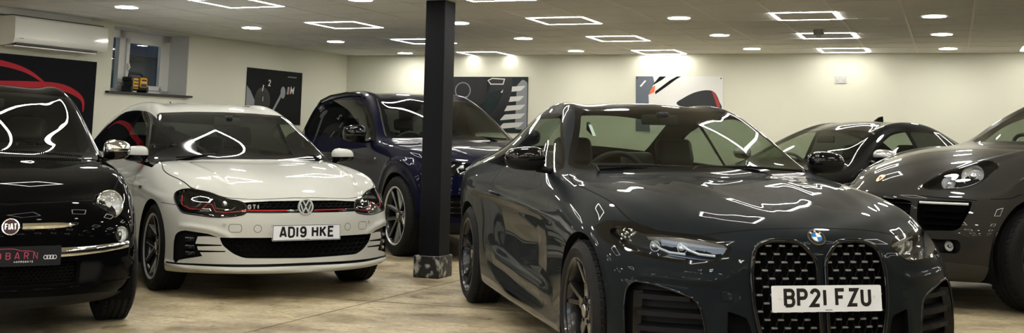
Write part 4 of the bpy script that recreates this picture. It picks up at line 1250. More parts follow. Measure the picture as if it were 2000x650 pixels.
def round_lamp(root, p, n, r, name, depth=.05, ring=M_CHROME, pattern=12, amber=False):
    """round lamp: bright bezel, bowl, bulb shield and domed lens"""
    lm = empty(name, p, 0, root); f0 = badge_frame(p, n); f = lambda u, v, w: f0(u, v, w) - p
    def rev(prof, mat, nm, k=40, sm=40):
        bm = B(); rings = []
        for i in range(k):
            a = 2 * PI * i / k; rings.append([bm.verts.new(f(q * math.cos(a), q * math.sin(a), h)) for q, h in prof])
        for i in range(k):
            for j in range(len(prof) - 1):
                vs = [rings[i][j], rings[i][j + 1], rings[(i + 1) % k][j + 1], rings[(i + 1) % k][j]]
                bm.faces.new(vs)
        bmesh.ops.remove_doubles(bm, verts=bm.verts[:], dist=1e-6); return obj(nm, bm, mat, lm, sm)
    rev([(r * 1.10, -.012), (r * 1.10, .004), (r * 1.05, .010), (r * .985, .006), (r * .97, -.01)], ring, 'lamp_bezel')
    rev([(r * .98, -.004), (r * .92, -depth * .35), (r * .72, -depth * .7), (r * .45, -depth * .9), (0.0, -depth)], M_LAMP, 'lamp_bowl', pattern * 2, 5)
    rev([(r * .26, -depth * .9), (r * .26, -depth * .45), (r * .20, -depth * .3), (0, -depth * .28)], M_LAMP, 'bulb_shield', 24)
    bm = B()
    for i in range(5):
        a = -.9 + i * .45; prism(bm, [(r * .55 * math.cos(a + 1.57) - .007, r * .6 * math.sin(a + 1.57) - .006), (r * .55 * math.cos(a + 1.57) + .007, r * .6 * math.sin(a + 1.57) - .006), (r * .55 * math.cos(a + 1.57) + .007, r * .6 * math.sin(a + 1.57) + .006), (r * .55 * math.cos(a + 1.57) - .007, r * .6 * math.sin(a + 1.57) + .006)], -depth * .5, -depth * .3, f)
    obj('reflector_facets', bm, M_LAMP, lm)
    rev([(r * .985, 0), (r * .8, .010), (r * .4, .018), (0, .020)], G_LENS, 'lamp_lens')
    return lm
# ------------------------------------------------------------------ dark grey coupe
def build_coupe():
    R = .334
    root = place_car('coupe_car', 'dark grey coupe with tall black twin grille, nearest the camera', -1.140, 6.074, .603)
    P = paint('paint_dark_grey', (.0085, .0115, .0140), ior=1.15, metal=0.0, rough=.45, flake=.2)
    st = [(.685, .752, .44, .70, .695, 2.2), (.60, .792, .31, .735, .768, 2.2, .006, .002), (.42, .842, .16, .75, .825, 2.2, .010, .003), (.10, .90, -.05, .755, .88, 2.2, .012, .004), (-.25, .95, -.44, .752, .935, 2.2, .010, .004),
          (-.50, .985, -.80, .735, .982, 2.0), (-.80, 1.122, -1.08, .685, 1.125, 2.0), (-1.14, 1.272, -1.34, .632, 1.255, 2.0), (-1.47, 1.368, -1.57, .582, 1.332, 2.0), (-1.76, 1.397, -1.82, .565, 1.354, 2.2),
          (-2.10, 1.396, -2.12, .555, 1.346, 2.4), (-2.5, 1.352, -2.46, .55, 1.288, 2.4), (-2.95, 1.245, -2.85, .56, 1.185, 2.2), (-3.35, 1.115, -3.2, .60, 1.08, 2.2), (-3.62, 1.065, -3.5, .66, 1.02, 2.2), (-3.86, 1.06, -3.72, .69, 1.00, 2.2)]
    rows = [
        dict(side=[(.45, .725, .66), (.27, .80, .735), (0, .84, .80), (-.4, .835, .865), (-.65, .825, .905), (-1.2, .818, .925), (-2.0, .808, .945), (-2.6, .80, .965), (-3.1, .80, .97), (-3.5, .775, .955), (-3.74, .72, .94)], front=(.720, .70, 2.6), rear=(-3.90, .97, 2.5)),
        dict(side=[(.465, .765, .60), (.31, .852, .645), (0, .900, .70), (-.35, .895, .75), (-.8, .882, .785), (-1.6, .882, .80), (-2.2, .895, .81), (-2.85, .925, .83), (-3.3, .895, .83), (-3.62, .82, .84), (-3.78, .74, .83)], front=(.742, .60, 2.8), rear=(-3.90, .85, 2.5)),
        dict(side=[(.50, .775, .48), (.35, .868, .52), (0, .912, .54), (-.5, .892, .56), (-1.5, .872, .56), (-2.2, .886, .57), (-2.85, .922, .60), (-3.3, .895, .58), (-3.82, .75, .6)], front=(.755, .46, 2.8), rear=(-3.93, .60, 2.5)),
        dict(side=[(.52, .775, .34), (.36, .875, .36), (0, .910, .36), (-.6, .882, .34), (-1.5, .874, .34), (-2.85, .918, .38), (-3.3, .885, .38), (-3.86, .74, .42)], front=(.760, .32, 2.8), rear=(-3.95, .40, 2.5)),
        dict(side=[(.505, .765, .20), (.35, .872, .20), (0, .895, .20), (-.6, .89, .20), (-2.3, .89, .21), (-2.85, .905, .22), (-3.3, .865, .24), (-3.83, .72, .28)], front=(.75, .19, 2.8), rear=(-3.9, .27, 2.5)),
        dict(side=[(.47, .73, .155), (.32, .84, .155), (0, .86, .155), (-.6, .85, .16), (-2.3, .85, .165), (-2.85, .86, .17), (-3.3, .82, .2), (-3.76, .68, .24)], front=(.70, .155, 2.8), rear=(-3.84, .24, 2.5)),
    ]
    b = CarBody(st, rows, levels=4)
    OB = oblique(40)
    def ob(a, bb, z): return (-a * .6428 + bb * .766, z)
    ridges(b, [
        ('side', [(-.45, .735), (-1.2, .765), (-2.2, .79), (-3.0, .80)], .012, .05, 0, None),             # shoulder line
        ('side', [(-.55, .33), (-1.4, .36), (-2.3, .42)], .014, .07, 0, None),                             # lower door line
        ('side', [(-.7, .55), (-1.4, .56), (-2.1, .58)], -.014, .16, 0, None),                             # hollow of the door
        (OB, [(.30, .552), (.20, .560), (.09, .553), (-.05, .545), (-.14, .56)], .009, .035, 0, None),     # bumper crease under the lamp
        (OB, [(-.14, .56), (-.19, .61), (-.235, .675)], .005, .045, 0, None),                               # upright beside the grille
        ('front', [(.395, .50), (.44, .40), (.47, .25)], .007, .07, 0, lambda c: c.x > .4),               # fin inboard of the side intake
        ('top', [(.60, .36), (.35, .46), (-.1, .53), (-.55, .57)], .004, .10, 0, lambda c: c.z > .6 and c.x > -.6),   # bonnet creases
        ('top', [(.60, .13), (.30, .20), (-.2, .30), (-.5, .34)], .003, .09, 0, lambda c: c.z > .6 and c.x > -.6)])
    # bonnet
    bon = [(-.505, 0), (-.52, .30), (-.56, .45), (-.66, .60), (-.76, .70), (-.74, .755), (-.49, .793), (-.165, .777), (.10, .753), (.231, .743), (.323, .716), (.435, .640), (.538, .524), (.60, .36), (.641, .16), (.650, 0)]
    bon = bon[:1] + catmull(bon[1:5], 4) + bon[5:6] + catmull(bon[6:], 4)
    bonp = bon + [(.66, -.05), (-.52, -.05)]
    b.region('bonnet', bonp, 'top', filt=lambda c: c.z > .6)
    b.seam(bon[10:], 'top', .007, only=('body', 'bonnet'))
    # windscreen
    ws = [(0, .990), (.40, .985), (.60, .985), (.712, .992), (.722, 1.012), (.672, 1.10), (.617, 1.19), (.560, 1.28), (.525, 1.335), (.48, 1.350), (.25, 1.365), (0, 1.370)]
    b.region('frit', [(-.03, .990)] + ws + [(-.03, 1.37)], 'front', filt=lambda c: -1.75 < c.x < -.3 and c.z > .9, only=('body',))
    inn = [(0, 1.012), (.40, 1.007), (.58, 1.007), (.672, 1.014), (.685, 1.03), (.640, 1.10), (.585, 1.19), (.530, 1.28), (.50, 1.315), (.46, 1.328), (.25, 1.343), (0, 1.348)]
    b.region('windscreen', [(-.03, 1.012)] + inn + [(-.03, 1.348)], 'front', filt=lambda c: c.x > -1.75, only=['frit'])
    dlo = fillet([(-.855, .990, .01), (-1.12, 1.135, .05), (-1.42, 1.285, .10), (-1.58, 1.322, .06), (-1.95, 1.316, .1), (-2.29, 1.264, .1), (-2.58, 1.195, .1), (-2.86, 1.085, .05), (-2.99, 1.005, .03), (-2.9, .985, .02), (-2.0, .965, .1), (-.95, .955, .02)], .03)
    b.region('side_trim', dlo, 'side', filt=lambda c: c.y > .4)
    b.region('quarter_glass', [(-2.23, .988), (-2.23, 1.258), (-2.40, 1.225), (-2.56, 1.183), (-2.83, 1.075), (-2.95, 1.010)], 'side', only=['side_trim'])
    b.region('door_glass', fillet([(-.905, 1.0, .005), (-1.13, 1.125, .05), (-1.43, 1.272, .10), (-1.585, 1.304, .05), (-1.95, 1.299, .1), (-2.18, 1.266, .01), (-2.18, .984, .005), (-2.0, .981), (-1.0, .972)], .02), 'side', only=['side_trim'])
    b.region('rear_screen', [(-2.60, -.03), (-2.60, .50), (-3.28, .56), (-3.33, .3), (-3.36, 0), (-3.36, -.03)], 'top', filt=lambda c: c.z > 1.0)
    # headlamp
    lamp = catmull([(.585, .735), (.515, .772), (.40, .776), (.33, .768), (.20, .744), (.06, .738), (-.06, .722), (-.125, .692), (-.118, .662), (-.05, .617), (.12, .620), (.32, .643), (.42, .665), (.53, .700)], 4, True)
    b.region('lamp_surround', lamp, OB, filt=lambda c: c.y > .3)
    lens = catmull([(.470, .738), (.41, .758), (.36, .748), (.287, .730), (.098, .725), (-.090, .703), (-.110, .682), (-.056, .632), (.116, .635), (.313, .657), (.40, .680), (.45, .706)], 4, True)
    b.region('lamp_lens', lens, OB, only=['lamp_surround'])
    # kidney grille
    kid = fillet([(.020, .640, .03), (.085, .714, .03), (.15, .721, .03), (.235, .718, .04), (.295, .690, .04), (.322, .60, .06), (.318, .44, .06), (.290, .31, .06), (.235, .215, .03), (.05, .205, .02), (.016, .30, .06)], .03)
    b.region('grille', kid, 'front', filt=lambda c: c.x > .4)
    # side intake and inner intake
    intake = fillet([(.330, .21, .01), (.333, .43, .03), (.325, .500, .03), (.288, .531, .02), (.197, .524, .03), (.088, .498, .03), (.010, .471, .03), (-.017, .436, .03), (-.036, .356, .05), (-.054, .21, .01)], .02)
    b.region('intake', intake, OB, filt=lambda c: c.y > .3, only=('body',))
    b.region('inner_intake', fillet([(.430, .425, .008), (.350, .398, .01), (.335, .36, .02), (.30, .20, .01), (.40, .20, .01), (.435, .32, .02)], .01), 'front', filt=lambda c: c.x > .4, only=('body',))
    # doors, arches
    door = fillet([(-.72, .93, .01), (-.700, .80, .05), (-.656, .62, .06), (-.68, .40, .05), (-.76, .245, .03), (-2.03, .255, .06), (-2.15, .40, .06), (-2.20, .6, .06), (-2.235, .80, .03), (-2.24, .955, .01)], .03)
    b.region('door', door, 'side', filt=lambda c: c.y > .6, only=('body',))
    b.seam(door, 'side', .006, only=('body', 'door'), filt=lambda c: c.y > .6)
    b.seam([(.22, .74), (.17, .69), (.19, .62), (.25, .52), (.33, .48)], 'side', .004, only=('body',), filt=lambda c: c.y > .6)
    b.seam(fillet([(.405, .51), (.455, .51), (.455, .465), (.405, .465)], .012, 3), 'front', .0035, only=('body',), closed=True, filt=lambda c: c.x > .4)
    b.region('skirt', [(-.40, .15), (-.42, .20), (-1.5, .225), (-2.45, .245), (-2.46, .15)], 'side', filt=lambda c: c.y > .6, only=('body',))
    RA = .373
    for a in (0, -2.851):
        b.region('wheel_opening', [(a + RA * math.cos(t), R + RA * math.sin(t)) for t in [2 * PI * k / 56 for k in range(56)]], 'side', filt=lambda c: c.y > .5)
        b.region('wheel_opening', [(a - RA, 0), (a + RA, 0), (a + RA, R), (a - RA, R)], 'side', filt=lambda c: c.y > .5)
    # ---- skin parts
    b.emit('body_shell', ['body'], P, root, rim=(0, -.05, 0), inner=M_VOID, rim_edge=lambda co: co.y > .6 and co.z < .75 and (abs(co.x) < .42 or abs(co.x + 2.851) < .42))
    b.emit('bonnet', ['bonnet'], P, root)
    b.emit('panel_seam', ['panel_gap'], M_VOID, root)
    b.emit('windscreen', ['windscreen'], G_SCREEN, root); b.emit('windscreen_surround', ['frit'], M_TRIM, root)
    b.emit('rear_window', ['rear_screen'], G_SCREEN, root)
    for s_ in ('left', 'right'):
        m = 1 if s_ == 'left' else -1
        dr = b.emit('door', ['door'], P, root, s_)
        b.emit('door_window', ['door_glass'], G_SIDE, dr, s_); b.emit('quarter_window', ['quarter_glass'], G_SIDE, root, s_); b.emit('window_surround', ['side_trim'], M_TRIM, root, s_)
        b.emit('side_skirt', ['skirt'], M_TRIM, root, s_)
        # door handle
        p = b.on('side', -2.03, .795); n = b.normal_at(p); p.y *= m; n.y *= m
        bm = B(); tube(bm, [p + Vector((dx, 0, dz)) + n * k for dx, dz, k in ((.11, -.002, .0), (.09, 0, .026), (0, .004, .034), (-.09, .006, .026), (-.11, .006, .0))], [.011, .013, .014, .013, .011], 10, flat=.8); obj('door_handle', bm, P, dr, 60)
        # headlamp unit
        hl = b.emit('headlamp', ['lamp_surround'], M_TRIM, root, s_, inner=M_VOID)
        def lens_shape(co):
            u, v = co.dot(OB[0]), co.z; vt = .716 + .088 * u; k = max(0., vt - v)
            q = b.hit(OB[0] * u + OB[1] * vt + OB[2] * 3, -OB[2])
            if q is None or k <= 0: return co
            t = min(1., k / .02); d0 = co.dot(OB[2]); d1 = q.dot(OB[2]) + .10 * k - .4 * k * k
            return co + OB[2] * (min(d0 + .001, d1) - d0) * t * t * (3 - 2 * t)
        b.emit('lamp_bowl', ['lamp_lens'], M_MATTE, hl, s_, off=(-.06, -.045, 0), wall=True, shape=lens_shape, flatn=True)
        b.emit('lamp_lens', ['lamp_lens'], G_LENS, hl, s_, shape=lens_shape, wall=True, flatn=True)
        def LP(u, v, dep):
            q = lens_shape(b.hit(OB[0] * u + OB[1] * v + OB[2] * 3, -OB[2])); q = q - OB[2] * dep; return Vector((q.x, q.y * m, q.z))
        # bright reflector blade, two hockey-stick light guides, projector
        bm = B()
        up = [(-.088, .694), (.0, .708), (.10, .716), (.20, .716), (.285, .714)]; lo = [(-.095, .676), (.0, .676), (.10, .680), (.20, .688), (.285, .698)]
        U_ = [bm.verts.new(LP(u, v, .022)) for u, v in up]; L_ = [bm.verts.new(LP(u, v, .05)) for u, v in lo]
        for i in range(4): bm.faces.new((U_[i], L_[i], L_[i + 1], U_[i + 1]))
        obj('reflector_blade', bm, M_LAMP, hl, 60)
        for u0 in (.045, .185):
            bm = B(); tube(bm, [LP(u0 + .075, .692, .03), LP(u0 + .028, .664, .022), LP(u0 - .02, .650, .02), LP(u0 - .095, .646, .02)], .006, 8); obj('light_guide', bm, M_DRL, hl, 60)
        for u0 in (.115, .25):
            c = LP(u0, .672, .055); d = Vector((.8, .5 * m, 0)).normalized(); bm = B(); cyl(bm, c - d * .02, c + d * .012, .024, n=24); bmesh.ops.create_uvsphere(bm, u_segments=20, v_segments=10, radius=.022, matrix=Matrix.Translation(c + d * .010)); obj('projector', bm, M_REFL, hl, 40)
        bm = B(); rr = random.Random(3)
        for k in range(16):
            c = LP(.34 + .09 * rr.random(), .690 + .05 * rr.random(), .018); box(bm, c, (.012, .012, .010), rot=Matrix.Rotation(rr.random() * 3, 3, 'X'), bevel=.002)
        obj('reflector_facets', bm, M_REFL, hl)
        def LP(u, v, dep):
            q = b.hit(OB[0] * u + OB[1] * v + OB[2] * 3, -OB[2]); q = q - OB[2] * dep; return Vector((q.x, q.y * m, q.z))
        # side intake
        it = b.emit('side_intake', ['intake'], M_MATTE, root, s_, off=(-.065, -.03, 0), wall=True)
        for zz in (.465, .395, .330, .265):
            bm = B(); us = [-.03, .06, .14, .215, .285] if zz < .44 else [.03, .10, .17, .23, .285]
            A = []
            for u in us:
                q = b.hit(OB[0] * u + OB[1] * zz + OB[2] * 3, -OB[2])
                A.append(Vector((q.x, q.y * m, q.z)))
            for pa, pb in zip(A, A[1:]):
                d = Vector((-.012, -.006 * m, 0)); dz = Vector((0, 0, .010)); e = Vector((-.06, -.03 * m, .018))
                vs = [bm.verts.new(x) for x in (pa + d - dz, pb + d - dz, pb + d + dz, pa + d + dz, pa + e - dz * .4, pb + e - dz * .4, pb + e + dz * .6, pa + e + dz * .6)]
                for f in ((0, 1, 2, 3), (3, 2, 6, 7), (0, 4, 5, 1)): bm.faces.new([vs[i] for i in f])
            obj('intake_blade', bm, M_MATTE, it)
        bm = B(); A = [LP(.285, z, -.001) for z in (.235, .33, .42, .49)]; C = [LP(.262 - .04 * (z - .235), z, .03) for z in (.235, .33, .42, .49)]
        va = [bm.verts.new(x) for x in A]; vc = [bm.verts.new(x) for x in C]
        for i in range(3): bm.faces.new((va[i], va[i + 1], vc[i + 1], vc[i]))
        obj('air_curtain', bm, M_TRIM, it)
        skin_tube(b, [(u, v) for u, v in intake], OB, .006, it, 'intake_frame', M_TRIM, True, -.002, sides=(s_,))
        b.emit('inner_intake', ['inner_intake'], M_VOID, root, s_, off=(-.05, 0, 0), wall=True)
        # kidney
        kg = b.emit('kidney_grille', ['grille'], M_VOID, root, s_, off=(-.065, 0, 0), wall=True)
        skin_tube(b, kid, 'front', .011, kg, 'grille_surround', M_TRIM, True, .004, n=10, sides=(s_,))
        bm = B(); bars = B(); px, pz = .0605, .0345
        def skin(bb, z): q = b.on('front', bb, z); return q
        nrow = 15
        for r in range(nrow):
            z = .700 - r * pz
            for c in range(-1, 7):
                bb = .045 + c * px + (px / 2 if r % 2 else 0)
                if not _inside(bb, z, kid): continue
                q = skin(bb, z); x = q.x - .010
                if _inside(bb - .008, z, kid) and _inside(bb + .008, z, kid): box(bars, (x, bb * m, z), (.012, .027, .0085), bevel=.002)
                # hexagon cell ribs down to the next row
                for sg in (-1, 1):
                    b2, z2 = bb + sg * px / 2, z - pz
                    if _inside(b2, z2, kid):
                        tube(bm, [Vector((x - .004, (bb + sg * .010) * m, z - .002)), Vector((x - .010, (bb + sg * px * .25) * m, z - pz * .5)), Vector((x - .004, (b2 - sg * .010) * m, z2 + .002))], .0035, 5)
                box(bm, (x - .014, bb * m, z), (.016, .030, .010))
        for f in bars.faces: f.material_index = 1
        tmp = bpy.data.meshes.new('tmp'); bars.to_mesh(tmp); bars.free(); bm.from_mesh(tmp); bpy.data.meshes.remove(tmp)
        obj('grille_lattice', bm, [M_RIB, M_STUD], kg, 40)
        for zz in ():
            pass
        mirror_unit(root, -1.02, .94, 1.04, M_TRIM, M_MATTE, m, L=.10, W=.235, H=.135, arm=(.02, -.075, -.055))
    # emblem
    p = b.on('front', 0.0, .735); n = b.normal_at(p); fr = badge_frame(p, n); em = empty('bonnet_emblem', p, 0, root)
    fl = lambda u, v, w: fr(u, v, w) - p
    bm = B(); prism(bm, arc(0, 0, .041, 0, 360, 40)[:-1], -.006, .005, fl); obj('emblem_rim', bm, M_CHROME, em, 40)
    bm = B(); prism(bm, arc(0, 0, .0385, 0, 360, 40)[:-1], .0045, .0056, fl); obj('emblem_ring', bm, M_PLATEK, em, 40)
    bm = B(); prism(bm, arc(0, 0, .0245, 0, 360, 36)[:-1], .0055, .0062, fl); obj('emblem_edge', bm, M_CHROME, em, 40)
    for k, mt in enumerate((M_WHITE, None, M_WHITE, None)):
        bm = B(); prism(bm, [(0, 0)] + arc(0, 0, .0232, 90 * k, 90 * k + 90, 9), .006, .0068, fl); obj('emblem_quarter', bm, mt or simple('emblem_blue', (.02, .18, .55), .25), em)
    for ch, ang in (('B', 135), ('M', 90), ('W', 45)):
        t = math.radians(ang); cu, cv = .0312 * math.cos(t), .0312 * math.sin(t); rot = t - PI / 2
        bm = B(); f2 = lambda u, v, w: fl(cu + u * math.cos(rot) - v * math.sin(rot), cv + u * math.sin(rot) + v * math.cos(rot), w)
        text(bm, ch, -.0038, -.0055, .011, f2, .2, .2, .0055, .0064, 1.0); obj('emblem_letter', bm, M_WHITE, em)
    number_plate(root, (.790, 0, .484), .06, 'BP21 FZU', border=False, two_screws=True)
    # wheels, cabin and the rest
    for a in (0, -2.851): arch_tub(root, a, .84, R, .28)
    red = simple('calliper_red', (.45, .01, .012), .35)
    sp = y_spokes(5, .05, .135, .062, .058, .026, .050)
    for a, bb in ((0, .795), (0, -.795), (-2.851, .81), (-2.851, -.81)): wheel(root, a, bb, R, .235, .245, sp, face=M_WBLACK, calliper=red, spin=.35)
    cabin(root, .28, -.66, .975, 1.40, -1.62, .28, -2.42, a_rear=-3.0, back_h=.60, rear_h=.50)
    wiper(root, [(-.60, .58, 1.0), (-.60, .25, 1.018), (-.58, -.05, 1.015), (-.55, -.10, .995)]); wiper(root, [(-.585, -.02, 1.012), (-.64, -.35, 1.018), (-.72, -.60, 1.012), (-.60, -.62, .98)])
    rv = empty('rear_view_mirror', (-1.36, 0, 1.285), 0, root); bm = B(); box(bm, (0, 0, 0), (.03, .24, .065), bevel=.014, seg=2); box(bm, (.05, 0, .03), (.12, .05, .035), bevel=.01); obj('mirror_body', bm, M_INT, rv, 40)
    bm = B(); prism(bm, [(-2.95, 0), (-2.78, 0), (-2.90, .055), (-2.95, .06)], -.012, .012, lambda u, v, w: Vector((u, w, 1.25 - (u + 2.95) * -.26 * -1 + v - .02))); obj('roof_antenna', bm, P, root)
    return root, b
build_coupe()
# ------------------------------------------------------------------ white hot hatch
def build_hatch():
    R = .319
    root = place_car('hatchback_car', 'white hatchback with a red stripe through its grille, left of the pillar', -5.312, 8.020, .927)
    P = paint('paint_white', (.53, .535, .50), rough=.4)
    st = [(.80, .700, .50, .68, .715, 2.2), (.70, .760, .40, .725, .785, 2.2, .004, .004), (.45, .838, .22, .748, .845, 2.2, .010, .008), (.10, .895, -.02, .752, .885, 2.2, .012, .010), (-.15, .927, -.32, .752, .920, 2.2, .010, .008),
          (-.36, .952, -.58, .738, .955, 2.0), (-.66, 1.115, -.85, .685, 1.115, 2.0), (-.98, 1.265, -1.11, .63, 1.25, 2.0), (-1.22, 1.352, -1.36, .592, 1.335, 2.0), (-1.52, 1.413, -1.62, .580, 1.380, 2.2),
          (-2.0, 1.438, -2.02, .572, 1.392, 2.4), (-2.5, 1.420, -2.5, .565, 1.368, 2.4), (-2.95, 1.375, -2.92, .55, 1.315, 2.2), (-3.15, 1.335, -3.08, .545, 1.285, 2.2), (-3.28, 1.13, -3.18, .62, 1.08, 2.2), (-3.36, .98, -3.25, .70, .95, 2.2)]
    rows = [
        dict(side=[(.50, .705, .69), (.30, .80, .765), (0, .835, .82), (-.35, .83, .868), (-.9, .815, .915), (-1.6, .81, .95), (-2.4, .80, .98), (-3.0, .765, 1.0), (-3.27, .70, .93)], front=(.825, .675, 2.6), rear=(-3.40, .93, 2.5)),
        dict(side=[(.52, .755, .62), (.33, .85, .66), (0, .885, .73), (-.4, .882, .77), (-1.5, .885, .80), (-2.63, .895, .82), (-3.0, .855, .85), (-3.32, .74, .84)], front=(.845, .59, 2.8), rear=(-3.42, .82, 2.5)),
        dict(side=[(.55, .765, .48), (.36, .862, .52), (0, .895, .55), (-.5, .885, .56), (-1.6, .885, .56), (-2.63, .90, .58), (-3.05, .865, .58), (-3.36, .75, .58)], front=(.86, .47, 2.8), rear=(-3.45, .58, 2.5)),
        dict(side=[(.56, .765, .33), (.37, .865, .36), (0, .893, .36), (-.6, .88, .34), (-2.63, .895, .36), (-3.05, .86, .38), (-3.36, .74, .40)], front=(.865, .31, 2.8), rear=(-3.46, .38, 2.5)),
        dict(side=[(.55, .755, .20), (.36, .86, .20), (0, .88, .20), (-.6, .88, .20), (-2.63, .885, .21), (-3.05, .84, .24), (-3.34, .72, .26)], front=(.875, .195, 2.8), rear=(-3.42, .25, 2.5)),
        dict(side=[(.50, .72, .172), (.32, .82, .168), (0, .84, .165), (-.6, .84, .165), (-2.63, .84, .17), (-3.05, .80, .20), (-3.28, .68, .22)], front=(.80, .175, 2.8), rear=(-3.36, .21, 2.5)),
    ]
    b = CarBody(st, rows, levels=4)
    OB = oblique(40)
    ridges(b, [('side', [(.45, .66), (-.4, .735), (-1.6, .765), (-3.1, .80)], .010, .04, 0, None), ('side', [(-.5, .30), (-2.2, .32)], .012, .06, 0, None),
        (OB, [(.33, .495), (.2, .495), (.05, .478), (-.06, .445), (-.12, .40)], .012, .03, 0, None),
        ('top', [(.72, .43), (.45, .52), (0, .58), (-.40, .60)], .007, .05, 0, lambda c: c.z > .6 and c.x > -.5),
        ('side', [(.33, .235), (.45, .225), (.6, .22)], .014, .03, 0, lambda c: c.y > .4), ('front', [(.0, .205), (.5, .205), (.85, .215)], .016, .028, 0, lambda c: c.x > .3)])
    bon = [(-.35, 0), (-.38, .35), (-.46, .58), (-.52, .715), (-.42, .745), (-.313, .752), (-.083, .795), (.147, .792), (.374, .742), (.449, .705), (.535, .62), (.66, .50), (.745, .36), (.785, .2), (.80, 0)]
    bon = catmull(bon, 4)
    b.region('bonnet', bon + [(.81, -.05), (-.36, -.05)], 'top', filt=lambda c: c.z > .6)
    b.seam(bon[12:], 'top', .006, only=('body', 'bonnet'))
    ws = [(0, .945), (.45, .942), (.722, .948), (.735, .965), (.685, 1.08), (.625, 1.22), (.580, 1.308), (.555, 1.325), (.3, 1.341), (0, 1.345)]
    b.region('frit', [(-.03, .945)] + ws + [(-.03, 1.345)], 'front', filt=lambda c: -1.6 < c.x < -.2 and c.z > .9, only=('body',))
    inn = [(0, .985), (.45, .982), (.690, .985), (.655, 1.08), (.598, 1.22), (.556, 1.295), (.53, 1.303), (.3, 1.318), (0, 1.322)]
    b.region('windscreen', [(-.03, .985)] + inn + [(-.03, 1.322)], 'front', filt=lambda c: c.x > -1.6, only=['frit'])
    dlo = fillet([(-.345, .885, .01), (-.40, .955, .02), (-.75, 1.125, .1), (-1.12, 1.275, .15), (-1.45, 1.338, .15), (-1.9, 1.355, .15), (-2.4, 1.342, .15), (-2.72, 1.30, .08), (-3.0, 1.08, .06), (-2.97, 1.02, .04), (-2.4, .985, .1), (-1.6, .955, .1)], .03)
    b.region('side_trim', dlo, 'side', filt=lambda c: c.y > .4)
    b.region('door_glass', fillet([(-.62, .93, .01), (-.66, 1.05, .02), (-.78, 1.115, .1), (-1.13, 1.257, .15), (-1.44, 1.316, .1), (-1.58, 1.328, .01), (-1.58, .98, .01)], .01), 'side', only=['side_trim'])
    b.region('rear_glass', fillet([(-1.69, .982, .01), (-1.69, 1.331, .01), (-2.0, 1.334, .1), (-2.42, 1.322, .1), (-2.66, 1.285, .06), (-2.93, 1.08, .04), (-2.9, 1.035, .03), (-2.4, 1.008, .1)], .01), 'side', only=['side_trim'])
    b.region('rear_screen', [(-.03, 1.27), (.50, 1.25), (.60, 1.07), (.58, 1.04), (-.03, 1.03)], (Vector((0, 1, 0)), Vector((0, 0, 1)), Vector((-1, 0, 0))), filt=lambda c: c.x < -3.0)
    lamp = catmull([(.410, .709), (.385, .738), (.279, .755), (.139, .730), (-.005, .694), (-.145, .668), (-.178, .603), (-.115, .577), (.017, .567), (.162, .577), (.285, .590), (.338, .620), (.388, .668)], 4, True)
    b.region('lamp_surround', lamp, OB, filt=lambda c: c.y > .3)
    b.region('upper_grille', [(-.03, .684), (.25, .681), (.43, .670), (.455, .66), (.43, .598), (.25, .597), (-.03, .598)], 'front', filt=lambda c: c.x > .5, only=('body', 'bonnet'))
    b.region('lower_grille', fillet([(-.03, .428, 0), (.585, .428, .01), (.565, .375, .02), (.50, .318, .03), (.43, .288, .03), (-.03, .280, 0)], .02), 'front', filt=lambda c: c.x > .4, only=('body',))
    itk = [(.318, .236), (.344, .262), (.348, .387), (.338, .43), (.320, .450), (.29, .463), (.251, .469), (.075, .451), (-.002, .429), (.07, .433), (.150, .430), (.165, .380), (-.028, .378), (-.034, .374), (-.028, .370), (.150, .362), (.140, .336), (-.056, .336), (-.062, .332), (-.056, .328), (.125, .322), (.105, .296), (.225, .275), (.29, .262)]
    b.region('side_intake', itk, OB, filt=lambda c: c.y > .3, only=('body',))
    b.region('lip_gap', [(-.03, .228), (.5, .226), (.862, .232), (.862, .243), (.5, .245), (-.03, .248)], 'front', filt=lambda c: c.x > .3, only=('body',))
    b.seam([(.20, .648), (.29, .646), (.40, .640)], 'side', .004, only=('body',), filt=lambda c: c.y > .6)
    door = fillet([(-.62, .93, .01), (-.60, .62, .06), (-.66, .32, .05), (-1.64, .31, .04), (-1.66, .98, .01)], .03)
    b.region('door', door, 'side', filt=lambda c: c.y > .6, only=('body',)); b.seam(door, 'side', .006, only=('body', 'door'), filt=lambda c: c.y > .6)
    RA = .345
    for a in (0, -2.631):
        b.region('wheel_opening', [(a + RA * math.cos(t), R + RA * math.sin(t)) for t in [2 * PI * k / 56 for k in range(56)]], 'side', filt=lambda c: c.y > .5)
        b.region('wheel_opening', [(a - RA * .97, 0), (a + RA * .92, 0), (a + RA, R), (a - RA, R)], 'side', filt=lambda c: c.y > .5)
    for s_ in (fillet([(.45, .52), (.53, .52), (.53, .465), (.45, .465)], .02, 4), arc(.345, .490, .026, 0, 360, 20)[:-1]): b.seam(s_, 'front', .003, only=('body',), closed=True, filt=lambda c: c.x > .4)
    b.emit('body_shell', ['body'], P, root, rim=(0, -.05, 0), inner=M_VOID, rim_edge=lambda co: co.y > .6 and co.z < .72 and (abs(co.x) < .40 or abs(co.x + 2.631) < .40))
    b.emit('bonnet', ['bonnet'], P, root); b.emit('panel_seam', ['panel_gap'], M_VOID, root)
    b.emit('windscreen', ['windscreen'], G_SCREEN, root); b.emit('windscreen_surround', ['frit'], M_TRIM, root); b.emit('rear_window', ['rear_screen'], G_PRIV, root)
    b.emit('lip_shadow_gap', ['lip_gap'], M_MATTE, root, off=(-.012, 0, 0), wall=True)
    ug = b.emit('upper_grille', ['upper_grille'], M_VOID, root, off=(-.03, 0, 0), wall=True)
    FX = lambda y, z: b.on('front', abs(y), z).x
    bm = B(); hexmesh(bm, lambda y, z: abs(y) < .44 - (.67 - z) * .3 and .624 < z < .681, lambda y, z: Vector((FX(y, z) - .014, y, z)), -.46, .46, .626, .682, .042, .0035, .62); obj('grille_honeycomb', bm, M_RIB, ug)
    red = simple('grille_red_strip', (.52, .012, .015), .3); chrome_ = M_SATIN
